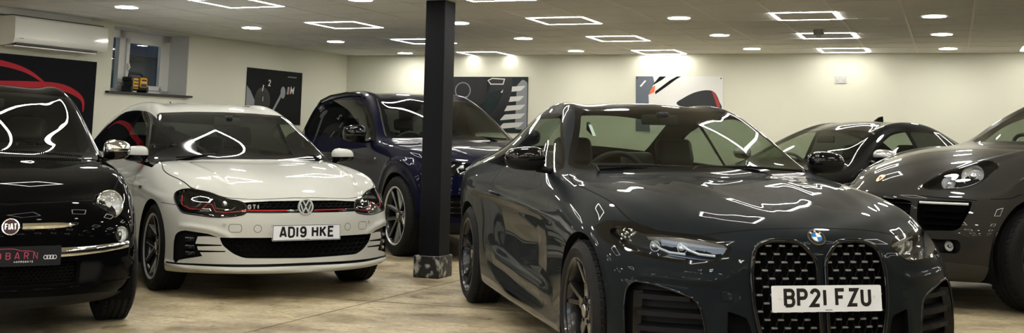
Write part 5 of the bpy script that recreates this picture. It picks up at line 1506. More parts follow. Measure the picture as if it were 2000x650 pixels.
    for (y0, y1, mt, nm) in ((-.45, -.14, red, 'red_strip'), (.07, .33, red, 'red_strip'), (-.14, -.055, M_CHROME, 'bright_strip'), (.33, .45, M_CHROME, 'bright_strip')):
        bm = B(); tube(bm, [Vector((FX(lerp(y0, y1, t / 8), .614) - .002, lerp(y0, y1, t / 8), .616)) for t in range(9)], .0042, 6); obj(nm, bm, mt, ug, 60)
    bm = B(); tube(bm, [Vector((FX(lerp(-.45, .45, t / 16), .604) - .004, lerp(-.45, .45, t / 16), .603)) for t in range(17)], .006, 6); obj('lower_bar', bm, M_TRIM, ug, 60)
    # letters on the upper grille (image-left side = car's right)
    bd = empty('grille_badge', (FX(-.36, .645) - .004, -.36, .640), 0, ug); bd.rotation_euler = (0, 0, -.12)
    bm = B(); text(bm, 'G', -.052, -.016, .033, lambda u, v, w: Vector((w, u, v)), .22, .2, 0, .006, 1.1); u2 = text(bm, 'T', -.018, -.016, .033, lambda u, v, w: Vector((w, u, v)), .22, .2, 0, .006, 1.1); text(bm, 'I', .018, -.016, .033, lambda u, v, w: Vector((w, u, v)), .26, .2, 0, .006, 1.1); obj('badge_letters', bm, M_BADGE, bd)
    # round emblem
    p = Vector((b.on('front', 0, .64).x + .004, 0, .640)); n = Vector((1, 0, .12)).normalized(); em = empty('front_emblem', p, 0, root); f0 = badge_frame(p, n); fl = lambda u, v, w: f0(u, v, w) - p
    bm = B(); prism(bm, arc(0, 0, .053, 0, 360, 40)[:-1], -.02, .003, fl); obj('emblem_disc', bm, M_PLATEK, em, 40)
    bm = B(); ribbon(bm, arc(0, 0, .053, 0, 360, 44)[:-1], .011, fl, -.01, .009, True); obj('emblem_ring', bm, M_BADGE, em, 40)
    bm = B(); ribbon(bm, [(-.020, .041), (0, .004), (.020, .041)], .0095, fl, 0, .008); obj('emblem_letter_v', bm, M_BADGE, em)
    bm = B(); ribbon(bm, [(-.040, .022), (-.019, -.036), (0, -.004), (.019, -.036), (.040, .022)], .0095, fl, 0, .008); obj('emblem_letter_w', bm, M_BADGE, em)
    lg = b.emit('lower_grille', ['lower_grille'], M_VOID, root, off=(-.05, 0, 0), wall=True)
    lgp = [(.575, .424), (.555, .375), (.49, .32), (.42, .292), (0, .284), (0, .424)]
    bm = B(); hexmesh(bm, lambda y, z: _inside(abs(y), z, lgp), lambda y, z: Vector((FX(y, z) - .02, y, z)), -.58, .58, .288, .424, .052, .0035, .7); obj('grille_honeycomb', bm, M_RIB, lg)
    number_plate(root, (.888, 0, .462), .04, 'AD19 HKE', border=True)
    for yy in (-.24, .24, -.56, .56):
        p = b.on('front', abs(yy), .505 if abs(yy) < .3 else .512); n = b.normal_at(p); q = Vector((p.x, yy, p.z)); n = Vector((n.x, n.y * (1 if yy > 0 else -1), n.z)); f0 = badge_frame(q, n)
        bm = B(); ribbon(bm, arc(0, 0, .0095, 0, 360, 18)[:-1], .002, f0, -.001, .0008, True); obj('parking_sensor', bm, M_MATTE, root)
    for s_ in ('left', 'right'):
        m = 1 if s_ == 'left' else -1
        dr = b.emit('door', ['door'], P, root, s_)
        b.emit('door_window', ['door_glass'], G_SIDE, dr, s_); b.emit('rear_side_window', ['rear_glass'], G_PRIV, root, s_); b.emit('window_surround', ['side_trim'], M_TRIM, root, s_)
        p = b.on('side', -1.50, .80); n = b.normal_at(p); p.y *= m; n.y *= m
        bm = B(); tube(bm, [p + Vector((dx, 0, 0)) + n * k for dx, k in ((.10, 0), (.08, .026), (0, .034), (-.08, .026), (-.10, 0))], [.011, .013, .014, .013, .011], 10, flat=.8); obj('door_handle', bm, P, dr, 60)
        hl = b.emit('headlamp', ['lamp_surround'], M_VOID, root, s_, off=(-.075, -.03, 0), wall=True)
        b.emit('lamp_lens', ['lamp_surround'], G_LENS, hl, s_, along=.001)
        skin_tube(b, lamp, OB, .0055, hl, 'lamp_rim', M_TRIM, True, -.001, sides=(s_,))
        def LP(u, v, dep):
            q = b.hit(OB[0] * u + OB[1] * v + OB[2] * 3, -OB[2]); q = q - OB[2] * dep; return Vector((q.x, q.y * m, q.z))
        bm = B(); tube(bm, [LP(u, v, .016) for u, v in ((-.165, .612), (-.03, .598), (.045, .605), (.085, .652), (.12, .655), (.155, .615), (.25, .617), (.325, .645), (.345, .705))], .0032, 6); obj('red_lamp_line', bm, red, hl, 60)
        for pts in ([(.33, .66), (.31, .635), (.20, .632), (.175, .655)], [(.075, .665), (.05, .625), (-.06, .614), (-.09, .635)]):
            bm = B(); tube(bm, [LP(u, v, .024) for u, v in pts], .005, 6); obj('light_guide', bm, M_SATIN, hl, 60)
        for u0, v0, r0 in ((.0, .655, .026), (.235, .672, .030)):
            c = LP(u0, v0, .06); d = OB[2].copy(); d.y *= m; bm = B(); cyl(bm, c - d * .02, c + d * .012, r0 * 1.15, n=24); obj('projector_ring', bm, M_ALLOYD, hl, 40); bm = B(); bmesh.ops.create_uvsphere(bm, u_segments=20, v_segments=10, radius=r0, matrix=Matrix.Translation(c + d * .006)); obj('projector', bm, M_REFL if u0 < .1 else M_TRIM, hl, 60)
        bm = B(); va = [bm.verts.new(LP(u, v, d)) for u, v, d in ((-.12, .648, .03), (.05, .688, .03), (.05, .668, .055), (-.12, .625, .055))]; bm.faces.new(va); va = [bm.verts.new(LP(u, v, d)) for u, v, d in ((.10, .70, .03), (.30, .735, .03), (.30, .70, .055), (.10, .675, .055))]; bm.faces.new(va); obj('reflector_blade', bm, M_ALLOYD, hl)
        it = b.emit('fog_lamp_surround', ['side_intake'], M_MATTE, root, s_, off=(-.03, -.012, 0), wall=True)
        for zz in (.407, .355, .310):
            q = LP(.215 - (.407 - zz) * .1, zz, .016); bm = B(); box(bm, q, (.03, .075, .030), rot=Matrix.Rotation(.7 * m, 3, 'Z'), bevel=.006); obj('fog_lamp_cell', bm, M_ALLOYD, it)
            d = OB[2].copy(); d.y *= m; bm = B(); cyl(bm, q, q + d * .020, .012, n=16); obj('fog_lamp_bulb', bm, M_REFL, it)
        q = b.on('side', -.36, .735); n = b.normal_at(q); n.y *= m; q.y *= m; f0 = badge_frame(q, n); bm = B(); prism(bm, fillet([(-.04, -.012), (.04, -.012), (.04, .012), (-.04, .012)], .006, 3), 0, .003, f0); bd2 = obj('wing_badge', bm, M_TRIM, root)
        mirror_unit(root, -.62, .89, .985, P, M_TRIM, m, L=.10, W=.20, H=.125, arm=(.02, -.05, -.075))
    for a in (0, -2.631): arch_tub(root, a, .83, R, .26)
    for a, bb in ((0, .765), (0, -.765), (-2.631, .765), (-2.631, -.765)): wheel(root, a, bb, R, .225, .232, edged_twin(5, .05, .034, (.028, .056), M_WBLACK, M_ALLOY, .009, .012), face=M_WBLACK, edge=M_ALLOY, spin=.2)
    cabin(root, .28, -.50, .945, 1.36, -1.42, .32, -2.25, a_rear=-2.9, rear_h=.52)
    wiper(root, [(-.47, -.60, .965), (-.47, -.30, .985), (-.47, .02, .985), (-.43, .04, .955)]); wiper(root, [(-.48, .02, .985), (-.52, .35, .985), (-.56, .60, .985), (-.47, .62, .955)])
    rv = empty('rear_view_mirror', (-1.10, 0, 1.265), 0, root); bm = B(); box(bm, (0, 0, 0), (.03, .24, .065), bevel=.014, seg=2); box(bm, (.04, 0, .03), (.10, .05, .035), bevel=.01); obj('mirror_body', bm, M_INT, rv, 40)
    bm = B(); tube(bm, [Vector((-2.80, 0, 1.39)), Vector((-2.95, 0, 1.45)), Vector((-3.0, 0, 1.47))], [.012, .006, .004], 8); obj('roof_antenna', bm, M_MATTE, root, 60)
build_hatch()
# ------------------------------------------------------------------ small black retro hatchback
def build_city():
    R = .293
    root = place_car('city_car', 'small glossy black retro city car at the left edge', -5.579, 5.538, .905)
    P = paint('paint_black', (.0022, .0022, .0026), rough=.5, ior=1.12, spec=0.)
    st = [(.585, .775, .22, .60, .79, 2.2), (.46, .845, .11, .645, .84, 2.2), (.22, .902, -.03, .672, .888, 2.2), (0, .942, -.17, .685, .922, 2.2), (-.20, .972, -.37, .69, .950, 2.2),
          (-.36, .998, -.62, .69, .980, 2.0), (-.60, 1.155, -.82, .655, 1.14, 2.0), (-.85, 1.31, -.99, .615, 1.285, 2.0), (-1.06, 1.412, -1.18, .583, 1.388, 2.0), (-1.35, 1.468, -1.42, .57, 1.425, 2.2),
          (-1.70, 1.485, -1.70, .56, 1.433, 2.4), (-2.1, 1.455, -2.1, .55, 1.39, 2.4), (-2.4, 1.385, -2.38, .54, 1.325, 2.2), (-2.55, 1.30, -2.50, .54, 1.24, 2.2), (-2.68, 1.10, -2.6, .58, 1.06, 2.2), (-2.76, .95, -2.66, .62, .93, 2.2)]
    rows = [
        dict(side=[(.26, .635, .755), (.10, .715, .82), (-.1, .755, .86), (-.4, .765, .90), (-.9, .765, .925), (-1.6, .75, .94), (-2.2, .71, .95), (-2.6, .64, .92)], front=(.635, .735, 2.5), rear=(-2.80, .90, 2.5)),
        dict(side=[(.31, .69, .67), (.12, .78, .71), (-.1, .81, .75), (-.5, .815, .78), (-1.5, .815, .80), (-2.3, .80, .80), (-2.66, .68, .80)], front=(.685, .66, 2.5), rear=(-2.83, .78, 2.5)),
        dict(side=[(.37, .71, .55), (.20, .79, .55), (0, .818, .56), (-.5, .815, .57), (-1.5, .815, .57), (-2.3, .82, .57), (-2.72, .70, .58)], front=(.705, .55, 2.5), rear=(-2.85, .58, 2.5)),
        dict(side=[(.39, .71, .38), (.22, .795, .38), (0, .82, .38), (-.5, .81, .36), (-2.3, .82, .38), (-2.72, .70, .40)], front=(.715, .38, 2.5), rear=(-2.85, .38, 2.5)),
        dict(side=[(.37, .69, .225), (.2, .775, .225), (0, .80, .21), (-.5, .80, .21), (-2.3, .80, .22), (-2.70, .68, .26)], front=(.69, .225, 2.5), rear=(-2.82, .26, 2.5)),
        dict(side=[(.30, .62, .165), (.16, .70, .165), (0, .72, .165), (-.5, .72, .17), (-2.3, .72, .18), (-2.64, .62, .21)], front=(.61, .165, 2.5), rear=(-2.76, .21, 2.5)),
    ]
    b = CarBody(st, rows, levels=4)
    OB = oblique(50)
    bon = catmull([(-.35, 0), (-.40, .35), (-.52, .60), (-.56, .68), (-.45, .715), (-.25, .72), (0, .70), (.16, .655), (.28, .60), (.38, .535), (.50, .40), (.60, .2), (.635, 0)], 4)
    ridges(b, [('side', [(-.1, .70), (-1.2, .73), (-2.4, .75)], .010, .05, 0, None)])
    b.seam(bon[16:], 'top', .006, only=('body',))
    ws = [(0, .985), (.45, .978), (.672, .972), (.688, .99), (.648, 1.12), (.603, 1.28), (.572, 1.372), (.545, 1.39), (.3, 1.408), (0, 1.413)]
    b.region('frit', [(-.03, .985)] + ws + [(-.03, 1.413)], 'front', filt=lambda c: -1.5 < c.x < -.2 and c.z > .9, only=('body',))
    inn = [(0, 1.02), (.45, 1.013), (.640, 1.01), (.618, 1.12), (.572, 1.28), (.545, 1.355), (.52, 1.366), (.3, 1.384), (0, 1.389)]
    b.region('windscreen', [(-.03, 1.02)] + inn + [(-.03, 1.389)], 'front', filt=lambda c: c.x > -1.5, only=['frit'])
    b.region('pillar_trim', [(.686, .985), (.646, 1.12), (.601, 1.28), (.570, 1.372), (.582, 1.376), (.614, 1.285), (.660, 1.12), (.700, .99)], 'front', filt=lambda c: c.x > -1.5 and c.z > .9, only=('body',))
    dlo = fillet([(-.62, .965, .01), (-.92, 1.20, .1), (-1.15, 1.345, .12), (-1.5, 1.385, .12), (-1.95, 1.37, .12), (-2.30, 1.28, .1), (-2.40, 1.08, .05), (-2.3, .985, .05), (-1.4, .955, .1)], .03)
    b.region('side_trim', dlo, 'side', filt=lambda c: c.y > .4)
    b.region('door_glass', fillet([(-.68, .975, .01), (-.94, 1.19, .1), (-1.16, 1.325, .1), (-1.48, 1.365, .05), (-1.55, 1.366, .01), (-1.55, .975, .01)], .01), 'side', only=['side_trim'])
    b.region('rear_glass', fillet([(-1.64, .985, .01), (-1.64, 1.366, .01), (-1.95, 1.35, .1), (-2.28, 1.265, .08), (-2.37, 1.08, .05), (-2.28, 1.005, .05)], .01), 'side', only=['side_trim'])
    b.region('lower_grille', fillet([(-.03, .425, 0), (.375, .420, .015), (.375, .300, .015), (-.03, .305, 0)], .01), 'front', filt=lambda c: c.x > .3, only=('body',))
    b.region('grille_wing', fillet([(.395, .420, .02), (.545, .412, .04), (.555, .36, .03), (.52, .300, .03), (.395, .300, .01)], .02), 'front', filt=lambda c: c.x > .2, only=('body',))
    b.region('under_lip', [(-.03, .150), (.72, .150), (.72, .205), (.5, .232), (-.03, .240)], 'front', filt=lambda c: c.x > .2, only=('body',))
    door = fillet([(-.58, .94, .01), (-.50, .6, .06), (-.52, .30, .05), (-1.6, .30, .04), (-1.66, .6, .05), (-1.62, .97, .01)], .03)
    b.region('door', door, 'side', filt=lambda c: c.y > .5, only=('body',)); b.seam(door, 'side', .006, only=('body', 'door'), filt=lambda c: c.y > .5)
    RA = .325
    for a in (0, -2.3):
        b.region('wheel_opening', [(a + RA * math.cos(t), R + RA * math.sin(t)) for t in [2 * PI * k / 56 for k in range(56)]], 'side', filt=lambda c: c.y > .45)
        b.region('wheel_opening', [(a - RA * .97, 0), (a + RA * .97, 0), (a + RA, R), (a - RA, R)], 'side', filt=lambda c: c.y > .45)
    b.emit('body_shell', ['body'], P, root, rim=(0, -.05, 0), inner=M_VOID, rim_edge=lambda co: co.y > .5 and co.z < .72 and (abs(co.x) < .36 or abs(co.x + 2.3) < .36))
    b.emit('panel_seam', ['panel_gap'], M_VOID, root); b.emit('windscreen', ['windscreen'], G_SCREEN, root); b.emit('windscreen_surround', ['frit'], M_TRIM, root); b.emit('lower_lip', ['under_lip'], M_MATTE, root)
    lg = b.emit('lower_grille', ['lower_grille'], M_VOID, root, off=(-.04, 0, 0), wall=True)
    FX = lambda y, z: b.on('front', abs(y), z).x
    bm = B(); hexmesh(bm, lambda y, z: abs(y) < .368 and .308 < z < .416, lambda y, z: Vector((FX(y, z) - .014, y, z)), -.38, .38, .310, .418, .026, .0032, .8); obj('grille_honeycomb', bm, M_RIB, lg)
    # moustache bars and badge
    for m in (1, -1):
        bm = B(); Z = .624; n = 12; top = []; bot = []; inn_ = []
        for i in range(n + 1):
            t = i / n; y = lerp(.062, .352, t); hh = .0135 * (1 - t ** 6) + .002
            for arr, dz, dx in ((top, hh, .002), (bot, -hh, .002), (inn_, 0, .006 * (1 - t ** 6) + .003)): arr.append(bm.verts.new((FX(y, Z + dz) + dx, y * m, Z + dz)))
        for i in range(n): bm.faces.new((top[i], inn_[i], inn_[i + 1], top[i + 1])); bm.faces.new((inn_[i], bot[i], bot[i + 1], inn_[i + 1]))
        obj('moustache_bar', bm, M_CHROME, root, 30)
    p = b.on('front', 0, .622) + Vector((.004, 0, 0)); n = b.normal_at(b.on('front', 0, .622)); em = empty('front_emblem', p, 0, root); f0 = badge_frame(p, n); fl = lambda u, v, w: f0(u, v, w) - p
    bm = B(); prism(bm, arc(0, 0, .046, 0, 360, 40)[:-1], -.01, .006, fl); obj('emblem_rim', bm, M_CHROME, em, 40)
    bm = B(); prism(bm, arc(0, 0, .040, 0, 360, 40)[:-1], .005, .0068, fl); obj('emblem_field', bm, simple('emblem_plum', (.055, .03, .04), .5, spec=.1), em, 40)
    tw = text_width('FIAT', .036, .12, .62); bm = B(); text(bm, 'FIAT', -tw / 2, -.018, .036, fl, .17, .12, .0066, .009, .62, narrow='I'); obj('emblem_letters', bm, M_BADGE, em)
    # dealer plate
    pp = empty('dealer_plate', (FX(0, .465) + .012, 0, .465), 0, root); pp.rotation_euler = (0, -.03, 0); fr = lambda u, v, w: Vector((w, u, v))
    bm = B(); prism(bm, fillet([(-.27, -.053), (.27, -.053), (.27, .053), (-.27, .053)], .008, 4), 0, .008, fr); obj('plate_panel', bm, simple('plate_dark_print', (.008, .009, .013), .4, spec=.2), pp)
    pink = simple('plate_pink_print', (.42, .05, .11), .35)
    tw = text_width('AUTOBARN', .037, .60, 1.05); uu = .148 - tw
    for ch in 'AUTOBARN':
        bm = B(); uu = text(bm, ch, uu, -.016, .037, fr, .11, .60, .008, .0088, 1.05); obj('plate_letter', bm, pink, pp)
    tw = text_width('HARROGATE', .0095, .5, 1.1); bm = B(); text(bm, 'HARROGATE', .125 - tw, -.034, .0095, fr, .18, .5, .008, .0088, 1.1); obj('plate_town', bm, M_PLATEW, pp)
    bm = B(); ribbon(bm, catmull([(-.19, .022), (-.12, .030), (-.05, .040), (.02, .040), (.06, .030), (.11, .027), (.135, .018)], 5), .003, fr, .008, .0088); obj('plate_outline', bm, pink, pp)
    for k in range(4):
        bm = B(); ribbon(bm, arc(.190 + k * .0155, -.008, .0105, 0, 360, 22)[:-1], .0028, fr, .008, .0088, True); obj('plate_ring', bm, M_PLATEW, pp)
    for s_ in ('left', 'right'):
        m = 1 if s_ == 'left' else -1
        dr = b.emit('door', ['door'], P, root, s_)
        b.emit('door_window', ['door_glass'], G_SIDE, dr, s_); b.emit('rear_side_window', ['rear_glass'], G_PRIV, root, s_); b.emit('window_surround', ['side_trim'], M_TRIM, root, s_)
        b.emit('pillar_trim', ['pillar_trim'], M_ALLOYD, root, s_, along=.003)
        wg = b.emit('grille_wing', ['grille_wing'], M_MATTE, root, s_, off=(-.018, -.004, 0), wall=True)
        p = b.on('side', -1.45, .79); n = b.normal_at(p); p.y *= m; n.y *= m
        bm = B(); tube(bm, [p + Vector((dx, 0, 0)) + n * k for dx, k in ((.10, 0), (.08, .024), (0, .030), (-.08, .024), (-.10, 0))], [.010, .012, .013, .012, .010], 10, flat=.8); obj('door_handle', bm, M_CHROME, dr, 60)
        for view, (u, v), r, nm in (('front', (.571, .718), .079, 'headlamp'), ('front', (.640, .549), .042, 'lower_lamp')):
            q = b.on('front', u, v); n = b.normal_at(q); n = Vector((.93, .32, .16)).normalized(); q = Vector((q.x, q.y * m, q.z)); n.y *= m
            lm = round_lamp(root, q + n * (.022 if r > .05 else .012), n, r, nm, depth=.040 if r > .05 else .025)
            bm = B(); cyl(bm, n * -.055, n * -.004, r * 1.09, n=40, cap=False); obj('lamp_pod', bm, P, lm, 40)
        # chrome bumper blade
        bm = B(); n_ = 18; rows_ = []
        for i in range(n_ + 1):
            t = i / n_; u = lerp(-.03, .268, t)
            # along the skin from the plate edge to the corner, by plan angle
            bb = lerp(.275, .70, t); 
            q = b.on('front', bb, .474 + .012 * t * t); nn = b.normal_at(q); h = .028 - .007 * t
            P_ = [q + nn * .001 + Vector((0, 0, h)), q + nn * .010 + Vector((0, 0, h * .7)), q + nn * .013, q + nn * .010 - Vector((0, 0, h * .8)), q + nn * .0 - Vector((0, 0, h))]
            rows_.append([bm.verts.new((x.x, x.y * m, x.z)) for x in P_])
        for A, C in zip(rows_, rows_[1:]):
            for k in range(4): bm.faces.new((A[k], A[k + 1], C[k + 1], C[k]))
        obj('chrome_bumper_blade', bm, M_CHROME, root, 50)
        bm = B(); pts = []
        for i in range(15):
            bb = lerp(0, .74, i / 14); q = b.on('front', bb, .276 + .012 * (i / 14) ** 2)
            if q is not None: pts.append(Vector((q.x + .004, q.y * m, q.z)))
        tube(bm, pts, .006, 6, flat=1.2); obj('lip_bead', bm, P, root, 60)
        mirror_unit(root, -.64, .81, 1.03, M_CHROME, M_TRIM, m, L=.09, W=.185, H=.135, arm=(.02, -.035, -.055))
    for a in (0, -2.3): arch_tub(root, a, .76, R, .24)
    for a, bb in ((0, .705), (0, -.705), (-2.3, .71), (-2.3, -.71)): wheel(root, a, bb, R, .195, .205, twin_spokes(7, .05, .020, .020, (.016, .02)), face=M_ALLOY)
    cabin(root, .26, -.50, .955, 1.22, -1.22, .34, -1.95, a_rear=-2.3, back_h=.62, rear_h=.42)
    wiper(root, [(-.50, -.10, 1.005), (-.54, .20, 1.012), (-.62, .50, 1.005), (-.62, .56, 1.0), (-.49, .50, .985)]); wiper(root, [(-.50, -.62, .99), (-.55, -.3, 1.01), (-.52, -.02, 1.01), (-.45, 0, .99)])
    # louvred cowl strip
    bm = B()
    for i in range(84):
        y = -.56 + i * .0135; q = b.on('top', -.405 - .14 * (y / .6) ** 2, abs(y)); box(bm, (q.x, y, q.z + .001), (.022, .0075, .005))
    obj('cowl_louvres', bm, M_MATTE, root)
    rv = empty('rear_view_mirror', (-.98, 0, 1.335), 0, root); bm = B(); box(bm, (0, 0, 0), (.03, .22, .06), bevel=.014, seg=2); obj('mirror_body', bm, M_INT, rv, 40)
build_city()
# ------------------------------------------------------------------ dark blue SUV
def build_suv():
    R = .388
    root = place_car('suv_car', 'dark blue SUV with roof rails, partly hidden behind the black pillar', -4.884, 11.331, .864)
    P = paint('paint_navy', (.0012, .0019, .0150), rough=.45, ior=1.2)
    st = [(.72, .93, .40, .78, .92, 2.2), (.60, .99, .30, .81, .975, 2.2), (.30, 1.05, .10, .83, 1.03, 2.2), (0, 1.09, -.12, .835, 1.06, 2.2), (-.30, 1.12, -.45, .835, 1.09, 2.2),
          (-.55, 1.14, -.82, .82, 1.13, 2.0), (-.88, 1.31, -1.08, .765, 1.29, 2.0), (-1.22, 1.47, -1.36, .715, 1.45, 2.0), (-1.55, 1.60, -1.65, .675, 1.575, 2.0), (-1.9, 1.665, -1.95, .665, 1.635, 2.2),
          (-2.4, 1.69, -2.4, .655, 1.65, 2.4), (-3.0, 1.68, -3.0, .645, 1.63, 2.4), (-3.5, 1.64, -3.45, .64, 1.58, 2.2), (-3.8, 1.59, -3.7, .64, 1.52, 2.2), (-3.98, 1.30, -3.85, .70, 1.26, 2.2), (-4.08, 1.10, -3.95, .76, 1.08, 2.2)]
    rows = [
        dict(side=[(.42, .80, .88), (.2, .88, .95), (0, .90, 1.0), (-.5, .90, 1.05), (-1, .895, 1.08), (-2.2, .885, 1.12), (-3.2, .86, 1.15), (-3.92, .78, 1.08)], front=(.745, .88, 2.8), rear=(-4.12, 1.05, 2.5)),
        dict(side=[(.46, .86, .80), (.28, .94, .83), (0, .975, .90), (-.45, .955, .93), (-1.6, .96, .97), (-3.0, .98, .99), (-3.5, .93, .99), (-3.97, .80, .95)], front=(.77, .79, 2.8), rear=(-4.15, .92, 2.5)),
        dict(side=[(.48, .87, .60), (.3, .95, .63), (0, .985, .68), (-.5, .955, .68), (-1.6, .955, .70), (-3, .985, .72), (-3.5, .94, .72), (-4, .82, .7)], front=(.80, .60, 2.8), rear=(-4.17, .7, 2.5)),
        dict(side=[(.48, .87, .42), (.3, .955, .44), (0, .985, .45), (-.5, .96, .42), (-3, .985, .46), (-3.5, .93, .46), (-4, .80, .5)], front=(.81, .42, 2.8), rear=(-4.18, .48, 2.5)),
        dict(side=[(.44, .84, .28), (.28, .93, .28), (0, .95, .28), (-.5, .94, .28), (-3, .95, .3), (-3.5, .90, .33), (-3.95, .78, .36)], front=(.78, .28, 2.8), rear=(-4.12, .36, 2.5)),
        dict(side=[(.38, .80, .24), (.25, .88, .24), (0, .90, .24), (-.5, .89, .24), (-3, .90, .26), (-3.5, .85, .29), (-3.9, .74, .32)], front=(.70, .24, 2.8), rear=(-4.06, .32, 2.5)),
    ]
    b = CarBody(st, rows, levels=4)
    RA = .425
    archl = [(RA * 1.10 * math.cos(t), R + RA * 1.10 * math.sin(t)) for t in [PI * k / 20 for k in range(21)]]
    ridges(b, [('side', [(x * 1.12, R + (z - R) * 1.15) for x, z in archl], .016, .05, 0, None), ('side', [(x * 1.12 - 2.994, R + (z - R) * 1.15) for x, z in archl], .016, .05, 0, None),
        ('side', [(-.55, .90), (-1.5, .955), (-2.45, .965)], .016, .05, 0, None), ('side', [(-.5, .40), (-2.4, .42)], .014, .06, 0, None),
        ('top', [(.6, .40), (.2, .50), (-.5, .56)], .008, .05, 0, lambda c: c.z > .8 and c.x > -.6)])
    bon = catmull([(-.55, 0), (-.62, .45), (-.76, .74), (-.70, .80), (-.40, .835), (-.1, .835), (.12, .825), (.30, .80), (.42, .74), (.56, .58), (.66, .40), (.70, .2), (.71, 0)], 4)
    b.seam(bon[12:], 'top', .006, only=('body',))
    ws = [(0, 1.135), (.45, 1.13), (.735, 1.135), (.745, 1.16), (.695, 1.33), (.63, 1.50), (.592, 1.585), (.55, 1.60), (.3, 1.612), (0, 1.616)]
    b.region('frit', [(-.03, 1.135)] + ws + [(-.03, 1.616)], 'front', filt=lambda c: -1.85 < c.x < -.3 and c.z > 1.0, only=('body',))
    inn = [(0, 1.17), (.45, 1.165), (.695, 1.17), (.66, 1.33), (.595, 1.50), (.56, 1.568), (.53, 1.575), (.3, 1.588), (0, 1.592)]
    b.region('windscreen', [(-.03, 1.17)] + inn + [(-.03, 1.592)], 'front', filt=lambda c: c.x > -1.9, only=['frit'])
    b.region('pillar_trim', [(.748, 1.16), (.698, 1.33), (.633, 1.50), (.596, 1.585), (.606, 1.588), (.645, 1.505), (.71, 1.335), (.760, 1.165)], 'front', filt=lambda c: -1.85 < c.x and c.z > 1.0, only=('body',))
    dlo = fillet([(-.86, 1.115, .01), (-1.22, 1.345, .1), (-1.62, 1.525, .15), (-1.95, 1.575, .15), (-2.6, 1.592, .15), (-3.3, 1.545, .12), (-3.64, 1.42, .08), (-3.76, 1.25, .05), (-3.6, 1.19, .05), (-2.2, 1.135, .1)], .03)
    b.region('side_trim', dlo, 'side', filt=lambda c: c.y > .4)
    b.region('door_glass', fillet([(-.98, 1.135, .01), (-1.25, 1.335, .1), (-1.64, 1.505, .12), (-1.98, 1.552, .02), (-1.98, 1.145, .01)], .01), 'side', only=['side_trim'])
    b.region('rear_glass', fillet([(-2.09, 1.15, .01), (-2.09, 1.562, .02), (-2.6, 1.57, .1), (-2.95, 1.55, .02), (-2.95, 1.185, .01)], .01), 'side', only=['side_trim'])
    b.region('quarter_glass', fillet([(-3.02, 1.19, .01), (-3.02, 1.545, .01), (-3.3, 1.52, .08), (-3.6, 1.41, .06), (-3.70, 1.25, .04), (-3.58, 1.215, .03)], .01), 'side', only=['side_trim'])
    b.region('rear_screen', [(-.03, 1.56), (.56, 1.52), (.66, 1.20), (-.03, 1.20)], (Vector((0, 1, 0)), Vector((0, 0, 1)), Vector((-1, 0, 0))), filt=lambda c: c.x < -3.7)
    OB = oblique(40)
    lamp = catmull([(-.10, .905), (.10, .93), (.28, .945), (.40, .935), (.41, .87), (.30, .825), (.10, .80), (-.07, .80), (-.12, .85)], 4, True)
    b.region('lamp_surround', lamp, OB, filt=lambda c: c.y > .3)
    b.region('grille', fillet([(-.03, .885, 0), (.36, .88, .03), (.43, .82, .03), (.43, .52, .03), (.36, .45, .03), (-.03, .44, 0)], .02), 'front', filt=lambda c: c.x > .3, only=('body',))
    b.region('side_intake', fillet([(.47, .62, .02), (.79, .61, .02), (.82, .44, .02), (.48, .385, .02)], .02), 'front', filt=lambda c: c.x > .3, only=('body',))
    b.region('lower_bumper', [(-.03, .20), (.9, .20), (.9, .33), (.6, .355), (-.03, .365)], 'front', filt=lambda c: c.x > .2, only=('body',))
    door = fillet([(-.72, 1.07, .01), (-.66, .7, .06), (-.70, .36, .05), (-2.02, .36, .04), (-2.04, .7), (-2.03, 1.13, .01)], .03)
    rdoor = fillet([(-2.04, 1.13, .01), (-2.045, .36, .02), (-2.5, .36, .03), (-2.72, .80, .1), (-2.98, .95, .05), (-2.98, 1.17, .01)], .03)
    b.region('door', door, 'side', filt=lambda c: c.y > .6, only=('body',)); b.region('back_door', rdoor, 'side', filt=lambda c: c.y > .6, only=('body',))
    b.seam(door, 'side', .006, only=('body', 'door', 'back_door'), filt=lambda c: c.y > .6); b.seam(rdoor, 'side', .006, only=('body', 'door', 'back_door'), filt=lambda c: c.y > .6)
    for a in (0, -2.994):
        b.region('wheel_opening', [(a + RA * math.cos(t), R + RA * math.sin(t)) for t in [2 * PI * k / 56 for k in range(56)]], 'side', filt=lambda c: c.y > .5)
        b.region('wheel_opening', [(a - RA * .97, 0), (a + RA * .97, 0), (a + RA, R), (a - RA, R)], 'side', filt=lambda c: c.y > .5)
    b.emit('body_shell', ['body'], P, root, rim=(0, -.06, 0), inner=M_VOID, rim_edge=lambda co: co.y > .6 and co.z < .84 and (abs(co.x) < .47 or abs(co.x + 2.994) < .47))
    b.emit('panel_seam', ['panel_gap'], M_VOID, root); b.emit('windscreen', ['windscreen'], G_SCREEN, root); b.emit('windscreen_surround', ['frit'], M_TRIM, root); b.emit('rear_window', ['rear_screen'], G_PRIV, root); b.emit('lower_bumper', ['lower_bumper'], M_MATTE, root)
    FX = lambda y, z: b.on('front', abs(y), z).x
    gr = b.emit('grille', ['grille'], M_VOID, root, off=(-.05, 0, 0), wall=True)
    skin_tube(b, [(y, z) for y, z in fillet([(.36, .885, .03), (.435, .82, .03), (.435, .52, .03), (.36, .445, .03), (0, .437, 0)], .02, 4, False)], 'front', .010, gr, 'grille_frame', M_TRIM, False, .003)
    for k in range(-8, 9):
        y = k * .05; z1 = .87; z0 = .46; bm = B(); tube(bm, [Vector((FX(y, lerp(z0, z1, t / 6)) - .018, y, lerp(z0, z1, t / 6))) for t in range(7)], .006, 6); obj('grille_bar', bm, M_TRIM, gr, 60)
    for k in range(4):
        bm = B(); ribbon(bm, arc((k - 1.5) * .048, 0, .034, 0, 360, 28)[:-1], .008, lambda u, v, w: Vector((FX(u, .80) + .002 + w, u, .80 + v)), 0, .006, True); obj('emblem_ring', bm, M_CHROME, gr)
